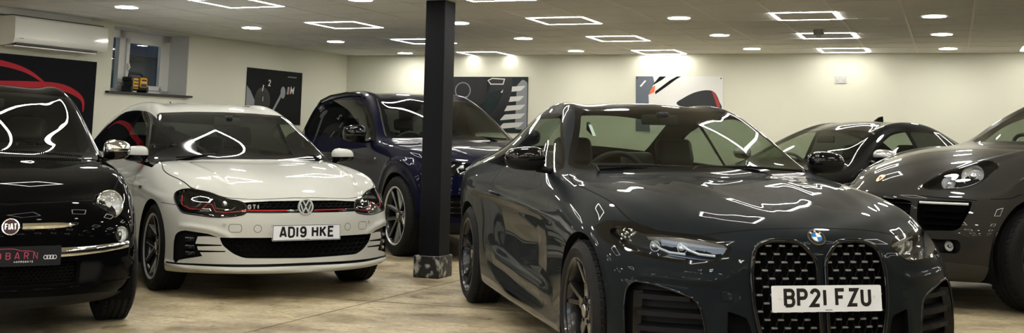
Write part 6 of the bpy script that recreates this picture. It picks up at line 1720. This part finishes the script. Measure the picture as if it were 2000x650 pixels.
    for s_ in ('left', 'right'):
        m = 1 if s_ == 'left' else -1
        dr = b.emit('door', ['door'], P, root, s_); d2 = b.emit('door', ['back_door'], P, root, s_)
        b.emit('door_window', ['door_glass'], G_SIDE, dr, s_); b.emit('door_window', ['rear_glass'], G_PRIV, d2, s_); b.emit('quarter_window', ['quarter_glass'], G_PRIV, root, s_); b.emit('window_surround', ['side_trim'], M_TRIM, root, s_)
        b.emit('pillar_trim', ['pillar_trim'], M_SATIN, root, s_, along=.003)
        for av, dd in ((-1.85, dr), (-2.85, d2)):
            p = b.on('side', av, .93); n = b.normal_at(p); p.y *= m; n.y *= m
            bm = B(); tube(bm, [p + Vector((dx, 0, 0)) + n * k for dx, k in ((.11, 0), (.09, .028), (0, .036), (-.09, .028), (-.11, 0))], [.011, .014, .015, .014, .011], 10, flat=.8); obj('door_handle', bm, P, dd, 60)
        hl = b.emit('headlamp', ['lamp_surround'], M_VOID, root, s_, off=(-.07, -.03, 0), wall=True); b.emit('lamp_lens', ['lamp_surround'], G_LENS, hl, s_, along=.001)
        def LP(u, v, dep):
            q = b.hit(OB[0] * u + OB[1] * v + OB[2] * 3, -OB[2]); q = q - OB[2] * dep; return Vector((q.x, q.y * m, q.z))
        for k in range(4):
            u0 = -.06 + k * .085; bm = B(); tube(bm, [LP(u0 - .02, .90, .02), LP(u0 + .03, .86, .022), LP(u0 + .01, .825, .024)], .008, 6); obj('light_guide', bm, M_DRL, hl, 60)
        for u0 in (.02, .15, .28):
            c = LP(u0, .872, .05); bm = B(); bmesh.ops.create_uvsphere(bm, u_segments=18, v_segments=9, radius=.028, matrix=Matrix.Translation(c)); obj('projector', bm, M_REFL, hl, 60)
        it = b.emit('side_intake', ['side_intake'], M_VOID, root, s_, off=(-.05, -.02, 0), wall=True)
        for zz in (.45, .50, .55):
            bm = B(); tube(bm, [Vector((FX(y, zz) - .012, y * m, zz)) for y in (.53, .60, .67, .74, .78)], .008, 6); obj('intake_blade', bm, M_TRIM, it, 60)
        # roof rail standing on feet
        rr = [(-1.78, .665), (-1.9, .672), (-2.4, .664), (-3.0, .655), (-3.4, .648), (-3.52, .643)]
        P_ = [b.on('top', a, y) for a, y in rr]; lift = [0, .045, .055, .055, .04, 0]
        bm = B(); tube(bm, [Vector((p.x, p.y * m, p.z + l)) for p, l in zip(P_, lift)], .014, 10, flat=1.1); rl = obj('roof_rail', bm, M_TRIM, root, 60)
        mirror_unit(root, -.98, 1.07, 1.185, M_TRIM, M_TRIM, m, L=.12, W=.25, H=.19, arm=(.03, -.06, -.06))
        q = b.on('side', -.63, .935); n = b.normal_at(q); n.y *= m; q.y *= m; f0 = badge_frame(q, n)
        bm = B(); prism(bm, [(-.022, -.009), (.022, -.009), (.022, .009), (-.022, .009)], 0, .003, f0); bd = obj('wing_badge', bm, M_SATIN, root)
    for a in (0, -2.994): arch_tub(root, a, .90, R, .30)
    for a, bb in ((0, .835), (0, -.835), (-2.994, .835), (-2.994, -.835)): wheel(root, a, bb, R, .285, .278, edged_twin(5, .05, .026, (.024, .066), M_WBLACK, M_ALLOY, .006, .02), face=M_WBLACK, edge=M_ALLOY, spin=.5)
    cabin(root, .42, -.70, 1.11, 1.56, -1.70, .55, -2.65, a_rear=-3.6, back_h=.60, rear_h=.55)
    wiper(root, [(-.66, .60, 1.16), (-.68, .30, 1.175), (-.66, .02, 1.175), (-.62, 0, 1.15)])
    rv = empty('rear_view_mirror', (-1.42, 0, 1.50), 0, root); bm = B(); box(bm, (0, 0, 0), (.03, .24, .065), bevel=.014, seg=2); obj('mirror_body', bm, M_INT, rv, 40)
build_suv()
# ------------------------------------------------------------------ grey-brown crossover at the right edge
def build_crossover():
    R = .375
    root = place_car('crossover_car', 'grey brown crossover SUV cut off by the right edge', -.26, 10.0, -.822)
    P = paint('paint_bronze_grey', (.030, .029, .0265), rough=.4, flake=.2)
    st = [(.80, .835, .36, .80, .835, 2.2), (.68, .94, .22, .832, .935, 2.2), (.42, 1.04, .02, .855, 1.03, 2.2), (.10, 1.112, -.15, .86, 1.10, 2.2), (-.20, 1.155, -.45, .85, 1.145, 2.2),
          (-.45, 1.18, -.80, .825, 1.18, 2.0), (-.80, 1.335, -1.04, .77, 1.33, 2.0), (-1.12, 1.47, -1.30, .71, 1.465, 2.0), (-1.45, 1.58, -1.55, .66, 1.56, 2.0), (-1.8, 1.63, -1.85, .64, 1.595, 2.2),
          (-2.3, 1.625, -2.3, .61, 1.575, 2.4), (-2.85, 1.59, -2.8, .605, 1.535, 2.4), (-3.2, 1.51, -3.15, .60, 1.45, 2.2), (-3.45, 1.39, -3.35, .62, 1.33, 2.2), (-3.65, 1.20, -3.5, .68, 1.15, 2.2), (-3.75, 1.05, -3.6, .72, 1.02, 2.2)]
    rows = [
        dict(side=[(.40, .82, .79), (.1, .89, .97), (-.2, .895, 1.06), (-.8, .885, 1.09), (-2, .865, 1.09), (-3.1, .83, 1.10), (-3.58, .74, 1.0)], front=(.835, .785, 2.4), rear=(-3.8, 1.0, 2.5)),
        dict(side=[(.44, .85, .69), (.25, .92, .73), (0, .955, .81), (-.45, .945, .88), (-1.6, .94, .92), (-2.8, .96, .92), (-3.2, .92, .92), (-3.62, .76, .9)], front=(.855, .68, 2.5), rear=(-3.82, .88, 2.5)),
        dict(side=[(.48, .86, .56), (.3, .93, .58), (0, .965, .62), (-.5, .94, .62), (-1.6, .935, .64), (-2.8, .965, .66), (-3.3, .91, .66), (-3.68, .76, .66)], front=(.87, .54, 2.5), rear=(-3.86, .65, 2.5)),
        dict(side=[(.48, .86, .40), (.3, .935, .42), (0, .965, .42), (-.5, .945, .40), (-2.8, .965, .43), (-3.3, .90, .45), (-3.68, .74, .46)], front=(.88, .39, 2.5), rear=(-3.87, .45, 2.5)),
        dict(side=[(.44, .82, .25), (.27, .90, .25), (0, .93, .26), (-.5, .92, .26), (-2.8, .93, .28), (-3.3, .86, .3), (-3.62, .72, .33)], front=(.83, .24, 2.5), rear=(-3.8, .33, 2.5)),
        dict(side=[(.38, .78, .21), (.24, .85, .21), (0, .88, .22), (-.5, .87, .22), (-2.8, .88, .24), (-3.3, .81, .26), (-3.56, .68, .3)], front=(.74, .20, 2.5), rear=(-3.74, .3, 2.5)),
    ]
    b = CarBody(st, rows, levels=4)
    D = Vector((.62, .38, .687)).normalized(); U = Vector((-D.y, D.x, 0)).normalized(); VV = (U, D.cross(U), D)
    AX = .04
    ridges(b, [('side', [(.42, .62), (-.4, .80), (-1.6, .86), (-2.7, .88)], .012, .06, 0, None), ('side', [(-.5, .36), (-2.3, .40)], .012, .06, 0, None),
        ('top', [(.72, .36), (.40, .52), (0, .60), (-.55, .62)], .012, .07, 0, lambda c: c.z > .8 and c.x > -.7)])
    bon = catmull([(-.50, 0), (-.58, .45), (-.72, .74), (-.66, .82), (-.30, .86), (0, .875), (.2, .86), (.33, .83), (.48, .73), (.64, .56), (.75, .36), (.80, .18), (.81, 0)], 4)
    b.seam([(.41, .800), (.55, .79), (.66, .785), (.75, .78)], 'front', .006, only=('body',), filt=lambda c: c.x > .2)
    b.seam([(.42, .79), (.30, .80), (.25, .82), (.215, .83)], 'side', .005, only=('body',), filt=lambda c: c.y > .6)
    ws = [(0, 1.185), (.45, 1.185), (.76, 1.19), (.775, 1.215), (.715, 1.36), (.65, 1.50), (.60, 1.575), (.55, 1.588), (.3, 1.602), (0, 1.606)]
    b.region('frit', [(-.03, 1.185)] + ws + [(-.03, 1.606)], 'front', filt=lambda c: -1.85 < c.x < -.3 and c.z > 1.1, only=('body',))
    inn = [(0, 1.20), (.45, 1.20), (.58, 1.205), (.555, 1.36), (.515, 1.48), (.49, 1.545), (.46, 1.56), (.3, 1.575), (0, 1.58)]
    b.region('windscreen', [(-.03, 1.20)] + inn + [(-.03, 1.58)], 'front', filt=lambda c: c.x > -1.9, only=['frit'])
    dlo = fillet([(-.85, 1.13, .01), (-1.2, 1.36, .1), (-1.6, 1.50, .15), (-2.0, 1.545, .15), (-2.6, 1.525, .15), (-3.0, 1.43, .12), (-3.25, 1.25, .05), (-3.1, 1.16, .05), (-2.2, 1.125, .1)], .03)
    b.region('side_trim', dlo, 'side', filt=lambda c: c.y > .4)
    b.region('door_glass', fillet([(-.98, 1.145, .01), (-1.24, 1.35, .1), (-1.62, 1.482, .12), (-1.9, 1.518, .02), (-1.9, 1.145, .01)], .01), 'side', only=['side_trim'])
    b.region('rear_glass', fillet([(-1.99, 1.147, .01), (-1.99, 1.522, .02), (-2.6, 1.502, .1), (-2.95, 1.415, .1), (-3.18, 1.25, .04), (-3.06, 1.185, .03)], .01), 'side', only=['side_trim'])
    b.region('rear_screen', [(-.03, 1.50), (.52, 1.46), (.62, 1.16), (-.03, 1.16)], (Vector((0, 1, 0)), Vector((0, 0, 1)), Vector((-1, 0, 0))), filt=lambda c: c.x < -3.1)
    lamp = catmull([(-.035, .085), (.02, .074), (.08, .072), (.16, .082), (.27, .108), (.36, .165), (.425, .250), (.462, .34), (.455, .405), (.420, .437), (.345, .442), (.26, .385), (.185, .312), (.08, .20), (.0, .125)], 4, True)
    b.region('lamp_surround', lamp, VV, filt=lambda c: c.y > .2)
    b.region('centre_grille', fillet([(-.03, .770, 0), (.33, .768, .02), (.40, .755, .02), (.40, .60, .03), (.36, .50, .03), (-.03, .49, 0)], .02), 'front', filt=lambda c: c.x > .3, only=('body',))
    b.region('side_vent', fillet([(.440, .765, .012), (.735, .772, .02), (.742, .70, .03), (.715, .585, .03), (.68, .565, .02), (.50, .555, .02), (.455, .62, .02)], .015), 'front', filt=lambda c: c.x > .2, only=('body',))
    b.region('fog_recess', fillet([(.46, .50, .02), (.715, .505, .03), (.725, .45, .03), (.70, .410, .02), (.48, .405, .02)], .02), 'front', filt=lambda c: c.x > .2, only=('body',))
    b.region('lower_bumper', [(-.03, .15), (.95, .15), (.95, .30), (.80, .335), (.5, .355), (-.03, .36)], 'front', filt=lambda c: c.x > .2, only=('body',))
    door = fillet([(-.66, 1.08, .01), (-.62, .7, .06), (-.66, .36, .05), (-1.94, .36, .04), (-1.95, 1.12, .01)], .03)
    b.region('door', door, 'side', filt=lambda c: c.y > .6, only=('body',)); b.seam(door, 'side', .006, only=('body', 'door'), filt=lambda c: c.y > .6)
    RA = .445
    for a, ra in ((AX, RA), (-2.807, .42)):
        b.region('wheel_opening', [(a + ra * math.cos(t), R + ra * math.sin(t)) for t in [2 * PI * k / 56 for k in range(56)]], 'side', filt=lambda c: c.y > .5)
        b.region('wheel_opening', [(a - ra * .97, 0), (a + ra * .97, 0), (a + ra, R), (a - ra, R)], 'side', filt=lambda c: c.y > .5)
    b.emit('body_shell', ['body'], P, root, rim=(0, -.06, 0), inner=M_VOID, rim_edge=lambda co: co.y > .6 and co.z < .86 and (abs(co.x - AX) < .49 or abs(co.x + 2.807) < .47))
    b.emit('panel_seam', ['panel_gap'], M_VOID, root); b.emit('windscreen', ['windscreen'], G_SCREEN, root); b.emit('windscreen_surround', ['frit'], P, root); b.emit('rear_window', ['rear_screen'], G_PRIV, root)
    b.emit('lower_bumper', ['lower_bumper'], simple('cladding_dark_grey', (.022, .021, .019), .45), root)
    FX = lambda y, z: b.on('front', abs(y), z).x
    cg = b.emit('centre_grille', ['centre_grille'], M_VOID, root, off=(-.06, 0, 0), wall=True)
    for k in range(4):
        z = .74 - k * .06; bm = B(); tube(bm, [Vector((FX(y, z) - .015, y, z)) for y in [-.39 + .065 * i for i in range(13)]], .011, 6, flat=.7); obj('grille_slat', bm, M_TRIM, cg, 60)
    p = b.on('front', 0, .905); n = b.normal_at(p); em = empty('bonnet_crest', p, 0, root); f0 = badge_frame(p, n); fl = lambda u, v, w: f0(u, v, w) - p
    sh = catmull([(-.030, .034), (0, .040), (.030, .034), (.031, 0), (.020, -.028), (0, -.040), (-.020, -.028), (-.031, 0)], 4, True)
    bm = B(); prism(bm, sh, -.004, .005, fl); obj('crest_shield', bm, simple('crest_gold', (.55, .38, .12), .25, metal=.9), em, 40)
    bm = B(); prism(bm, [(x * .38, y * .38) for x, y in sh], .004, .0065, fl); obj('crest_centre', bm, M_PLATEK, em)
    redm = simple('crest_red', (.4, .02, .02), .3)
    for q in ((-.016, .012), (.008, -.020)):
        bm = B(); prism(bm, [(q[0] - .007, q[1] - .006), (q[0] + .008, q[1] - .006), (q[0] + .008, q[1] + .009), (q[0] - .007, q[1] + .009)], .0045, .0058, fl); obj('crest_quarter', bm, redm, em)
    for s_ in ('left', 'right'):
        m = 1 if s_ == 'left' else -1
        dr = b.emit('door', ['door'], P, root, s_)
        b.emit('door_window', ['door_glass'], G_SIDE, dr, s_); b.emit('rear_side_window', ['rear_glass'], G_PRIV, root, s_); b.emit('window_surround', ['side_trim'], M_TRIM, root, s_)
        hl = b.emit('headlamp', ['lamp_surround'], M_VOID, root, s_, off=(-.06, -.03, -.045), wall=True); b.emit('lamp_lens', ['lamp_surround'], G_LENS, hl, s_, along=.001)
        skin_tube(b, lamp, VV, .006, hl, 'lamp_rim', M_TRIM, True, -.002, sides=(s_,))
        def LP(u, v, dep):
            q = b.hit(VV[0] * u + VV[1] * v + VV[2] * 3, -VV[2]); q = q - VV[2] * dep; return Vector((q.x, q.y * m, q.z))
        dd = Vector((.80, .42 * m, .42)).normalized()
        for (u, v), r in (((.30, .285), .082), ((.155, .175), .052)):
            c = LP(u, v, .055); bm = B(); f0 = badge_frame(c, dd); rr_ = []
            for i in range(28):
                a = 2 * PI * i / 28; rr_.append([bm.verts.new(f0(q * math.cos(a), q * math.sin(a), h)) for q, h in ((r, .02), (r * .86, .005), (r * .5, -.02), (0, -.025))])
            for i in range(28):
                for j in range(3): bm.faces.new((rr_[i][j], rr_[i][j + 1], rr_[(i + 1) % 28][j + 1], rr_[(i + 1) % 28][j]))
            bmesh.ops.remove_doubles(bm, verts=bm.verts[:], dist=1e-6); obj('reflector_bowl', bm, M_REFL, hl, 8)
            bm = B(); bmesh.ops.create_uvsphere(bm, u_segments=20, v_segments=10, radius=r * .42, matrix=Matrix.Translation(c - dd * .004)); obj('projector', bm, M_REFL, hl, 60)
        c = LP(.20, .125, .045); bm = B(); f0 = badge_frame(c, dd)
        for k in range(9): prism(bm, [(-.05 + k * .0115, -.012), (-.043 + k * .0115, -.012), (-.043 + k * .0115, .012), (-.05 + k * .0115, .012)], 0, .006, f0)
        obj('reflector_facets', bm, M_REFL, hl)
        sv = b.emit('side_vent', ['side_vent'], M_VOID, root, s_, off=(-.07, -.03, 0), wall=True)
        bm = B(); tube(bm, [Vector((FX(y, .752) + .004, y * m, .752)) for y in (.455, .52, .58, .64, .70, .725)], .009, 8); obj('daytime_light_bar', bm, M_DRL, sv, 60)
        for zz in (.70, .655, .61):
            bm = B(); pa = [Vector((FX(y, zz) - .012, y * m, zz)) for y in (.475, .54, .60, .66, .71)]; e = Vector((-.06, -.02 * m, .012)); dz = Vector((0, 0, .008))
            for q, r_ in zip(pa, pa[1:]):
                vs = [bm.verts.new(x) for x in (q - dz, r_ - dz, r_ + dz, q + dz, q + e, r_ + e)]; bm.faces.new(vs[:4]); bm.faces.new((vs[3], vs[2], vs[5], vs[4]))
            obj('vent_blade', bm, M_TRIM, sv)
        fg = b.emit('fog_recess', ['fog_recess'], M_MATTE, root, s_, off=(-.04, -.02, 0), wall=True)
        q = b.on('front', .655, .458); n = (b.normal_at(q) + Vector((1, .2, 0))).normalized(); q = q - n * .018; q.y *= m; n.y *= m
        round_lamp(fg, q, n, .036, 'fog_lamp', .03, M_TRIM)
        mirror_unit(root, -1.12, .97, 1.13, P, M_TRIM, m, L=.09, W=.13, H=.15, arm=(.03, -.03, -.05))
    for a in (AX, -2.807): arch_tub(root, a, .88, R + .02, .30)
    for a, bb in ((AX, .825), (AX, -.825), (-2.807, .825), (-2.807, -.825)): wheel(root, a, bb, R, .275, .262, edged_twin(5, .05, .05, (.030, .066), M_WBLACK, M_ALLOYD, .005, .01), face=M_WBLACK, spin=.1)
    cabin(root, .42, -.62, 1.165, 1.50, -1.62, .50, -2.5, a_rear=-3.2, back_h=.60, rear_h=.52)
build_crossover()
# ------------------------------------------------------------------ black coupe behind
def build_sports():
    R = .335
    root = place_car('sports_car', 'black sports coupe against the back wall, behind the dark grey coupe', -2.295, 11.7, -.608)
    P = paint('paint_black_coupe', (.0022, .0022, .0026), rough=.5, ior=1.22)
    st = [(.76, .70, .45, .70, .69, 2.2), (.62, .775, .33, .735, .77, 2.2), (.35, .84, .15, .75, .835, 2.2), (.05, .88, -.08, .755, .88, 2.2), (-.25, .915, -.40, .75, .915, 2.2),
          (-.48, .960, -.72, .740, .965, 2.0), (-.78, 1.095, -.98, .685, 1.09, 2.0), (-1.1, 1.225, -1.24, .63, 1.21, 2.0), (-1.36, 1.320, -1.48, .585, 1.295, 2.0), (-1.65, 1.395, -1.72, .565, 1.35, 2.2),
          (-1.95, 1.415, -1.97, .555, 1.360, 2.4), (-2.3, 1.39, -2.28, .55, 1.33, 2.4), (-2.65, 1.28, -2.58, .56, 1.225, 2.2), (-2.95, 1.17, -2.85, .60, 1.11, 2.2), (-3.18, 1.06, -3.05, .66, 1.01, 2.2), (-3.32, 1.0, -3.18, .69, .97, 2.2)]
    rows = [
        dict(side=[(.46, .725, .65), (.27, .80, .735), (0, .84, .80), (-.4, .835, .865), (-.65, .83, .90), (-1.2, .825, .925), (-2.0, .815, .945), (-2.6, .80, .96), (-3.0, .76, .95), (-3.2, .70, .93)], front=(.79, .66, 2.6), rear=(-3.36, .94, 2.5)),
        dict(side=[(.48, .765, .58), (.31, .855, .645), (0, .90, .70), (-.4, .89, .76), (-1.6, .885, .80), (-2.5, .91, .81), (-2.9, .87, .82), (-3.24, .72, .80)], front=(.81, .58, 2.8), rear=(-3.38, .8, 2.5)),
        dict(side=[(.52, .775, .45), (.35, .868, .50), (0, .91, .54), (-.5, .89, .56), (-2.5, .915, .58), (-2.9, .87, .58), (-3.28, .73, .58)], front=(.82, .44, 2.8), rear=(-3.40, .58, 2.5)),
        dict(side=[(.52, .775, .33), (.36, .87, .36), (0, .91, .36), (-.5, .885, .34), (-2.5, .91, .36), (-2.9, .86, .38), (-3.28, .72, .40)], front=(.82, .31, 2.8), rear=(-3.40, .4, 2.5)),
        dict(side=[(.50, .76, .19), (.35, .86, .2), (0, .89, .2), (-.5, .88, .2), (-2.5, .89, .21), (-2.9, .84, .24), (-3.24, .70, .28)], front=(.80, .18, 2.8), rear=(-3.36, .28, 2.5)),
        dict(side=[(.46, .72, .155), (.32, .82, .155), (0, .85, .155), (-.5, .84, .16), (-2.5, .85, .17), (-2.9, .80, .2), (-3.18, .66, .24)], front=(.75, .15, 2.8), rear=(-3.30, .24, 2.5)),
    ]
    b = CarBody(st, rows, levels=4)
    ws = [(0, .965), (.45, .962), (.715, .970), (.725, .99), (.675, 1.10), (.612, 1.225), (.565, 1.295), (.53, 1.310), (.3, 1.328), (0, 1.334)]
    b.region('frit', [(-.03, .965)] + ws + [(-.03, 1.334)], 'front', filt=lambda c: -1.6 < c.x < -.3 and c.z > .9, only=('body',))
    inn = [(0, .985), (.45, .982), (.680, .99), (.645, 1.10), (.582, 1.225), (.545, 1.28), (.51, 1.292), (.3, 1.308), (0, 1.314)]
    b.region('windscreen', [(-.03, .985)] + inn + [(-.03, 1.314)], 'front', filt=lambda c: c.x > -1.6, only=['frit'])
    dlo = fillet([(-.93, 1.0, .01), (-1.2, 1.155, .1), (-1.50, 1.285, .12), (-1.75, 1.318, .1), (-2.1, 1.315, .12), (-2.45, 1.255, .12), (-2.75, 1.13, .06), (-2.85, 1.05, .04), (-2.5, 1.015, .06), (-1.5, .985, .1)], .03)
    b.region('side_trim', dlo, 'side', filt=lambda c: c.y > .4)
    b.region('door_glass', fillet([(-1.0, 1.01, .01), (-1.22, 1.145, .1), (-1.51, 1.268, .1), (-1.74, 1.30, .02), (-1.74, 1.005, .01)], .01), 'side', only=['side_trim'])
    b.region('quarter_glass', fillet([(-1.80, 1.008, .01), (-1.80, 1.302, .05), (-2.12, 1.295, .05), (-2.43, 1.238, .1), (-2.71, 1.118, .05), (-2.79, 1.058, .03), (-2.5, 1.035, .04)], .01), 'side', only=['side_trim'])
    b.region('rear_screen', [(-2.45, -.03), (-2.45, .46), (-3.0, .54), (-3.06, .3), (-3.08, -.03)], 'top', filt=lambda c: c.z > 1.0)
    b.region('lamp_surround', fillet([(.50, .70, .02), (.80, .73, .03), (.82, .66, .03), (.56, .61, .03)], .02), 'front', filt=lambda c: c.x > 0, only=('body',))
    b.region('grille', fillet([(-.03, .66, 0), (.40, .66, .03), (.46, .55, .03), (.38, .38, .03), (-.03, .37, 0)], .02), 'front', filt=lambda c: c.x > .3, only=('body',))
    b.region('side_intake', fillet([(.53, .50, .02), (.78, .50, .02), (.74, .33, .02), (.50, .30, .02)], .02), 'front', filt=lambda c: c.x > .2, only=('body',))
    door = fillet([(-.72, .94, .01), (-.68, .62, .06), (-.72, .27, .05), (-1.95, .27, .04), (-2.05, .6, .05), (-2.07, .98, .01)], .03)
    b.region('door', door, 'side', filt=lambda c: c.y > .6, only=('body',)); b.seam(door, 'side', .006, only=('body', 'door'), filt=lambda c: c.y > .6)
    RA = .375
    for a in (0, -2.505):
        b.region('wheel_opening', [(a + RA * math.cos(t), R + RA * math.sin(t)) for t in [2 * PI * k / 48 for k in range(48)]], 'side', filt=lambda c: c.y > .5)
        b.region('wheel_opening', [(a - RA * .97, 0), (a + RA * .97, 0), (a + RA, R), (a - RA, R)], 'side', filt=lambda c: c.y > .5)
    b.emit('body_shell', ['body'], P, root, rim=(0, -.05, 0), inner=M_VOID, rim_edge=lambda co: co.y > .6 and co.z < .74 and (abs(co.x) < .42 or abs(co.x + 2.505) < .42))
    b.emit('panel_seam', ['panel_gap'], M_VOID, root); b.emit('windscreen', ['windscreen'], G_SCREEN, root); b.emit('windscreen_surround', ['frit'], M_TRIM, root); b.emit('rear_window', ['rear_screen'], G_SCREEN, root)
    gr = b.emit('grille', ['grille'], M_VOID, root, off=(-.05, 0, 0), wall=True)
    FX = lambda y, z: b.on('front', abs(y), z).x
    for z in (.61, .56, .51, .46, .42):
        bm = B(); tube(bm, [Vector((FX(y, z) - .012, y, z)) for y in [-.37 + .074 * i for i in range(11)]], .006, 6); obj('grille_slat', bm, M_TRIM, gr, 60)
    silver = simple('mirror_cap_silver', (.50, .50, .49), .28, metal=.7, coat=.5)
    for s_ in ('left', 'right'):
        m = 1 if s_ == 'left' else -1
        dr = b.emit('door', ['door'], P, root, s_)
        b.emit('door_window', ['door_glass'], G_SIDE, dr, s_); b.emit('quarter_window', ['quarter_glass'], G_PRIV, root, s_); b.emit('window_surround', ['side_trim'], M_TRIM, root, s_)
        p = b.on('side', -1.85, .80); n = b.normal_at(p); p.y *= m; n.y *= m
        bm = B(); tube(bm, [p + Vector((dx, 0, 0)) + n * k for dx, k in ((.10, 0), (.08, .024), (0, .030), (-.08, .024), (-.10, 0))], [.010, .012, .013, .012, .010], 10, flat=.8); obj('door_handle', bm, P, dr, 60)
        hl = b.emit('headlamp', ['lamp_surround'], M_VOID, root, s_, off=(-.06, -.02, 0), wall=True); b.emit('lamp_lens', ['lamp_surround'], G_LENS, hl, s_, along=.001)
        q = b.on('front', .66, .67); bm = B(); bmesh.ops.create_uvsphere(bm, u_segments=18, v_segments=9, radius=.03, matrix=Matrix.Translation((q.x - .045, q.y * m, q.z))); obj('projector', bm, M_REFL, hl, 60)
        b.emit('side_intake', ['side_intake'], M_VOID, root, s_, off=(-.05, -.02, 0), wall=True)
        mirror_unit(root, -.98, .965, 1.055, silver, M_TRIM, m, L=.10, W=.21, H=.13, arm=(.02, -.06, -.06))
    for a in (0, -2.505): arch_tub(root, a, .83, R, .28)
    for a, bb in ((0, .79), (0, -.79), (-2.505, .79), (-2.505, -.79)): wheel(root, a, bb, R, .24, .245, edged_twin(5, .05, .040, (.030, .058), M_WBLACK, M_ALLOY, .006, .012), face=M_WBLACK)
    cabin(root, .27, -.64, .955, 1.38, -1.60, .28, -2.2, a_rear=-2.8, back_h=.60, rear_h=.36)
    rv = empty('rear_view_mirror', (-1.22, 0, 1.215), 0, root); bm = B(); box(bm, (0, 0, 0), (.03, .24, .075), bevel=.014, seg=2); obj('mirror_body', bm, M_INT, rv, 40)
    q = b.on('top', -2.05, 0); bm = B(); prism(bm, [(-2.13, -.02), (-1.97, -.004), (-2.07, .05), (-2.12, .06)], -.010, .010, lambda u, v, w: Vector((u, w, q.z + v))); obj('roof_antenna', bm, P, root)
build_sports()
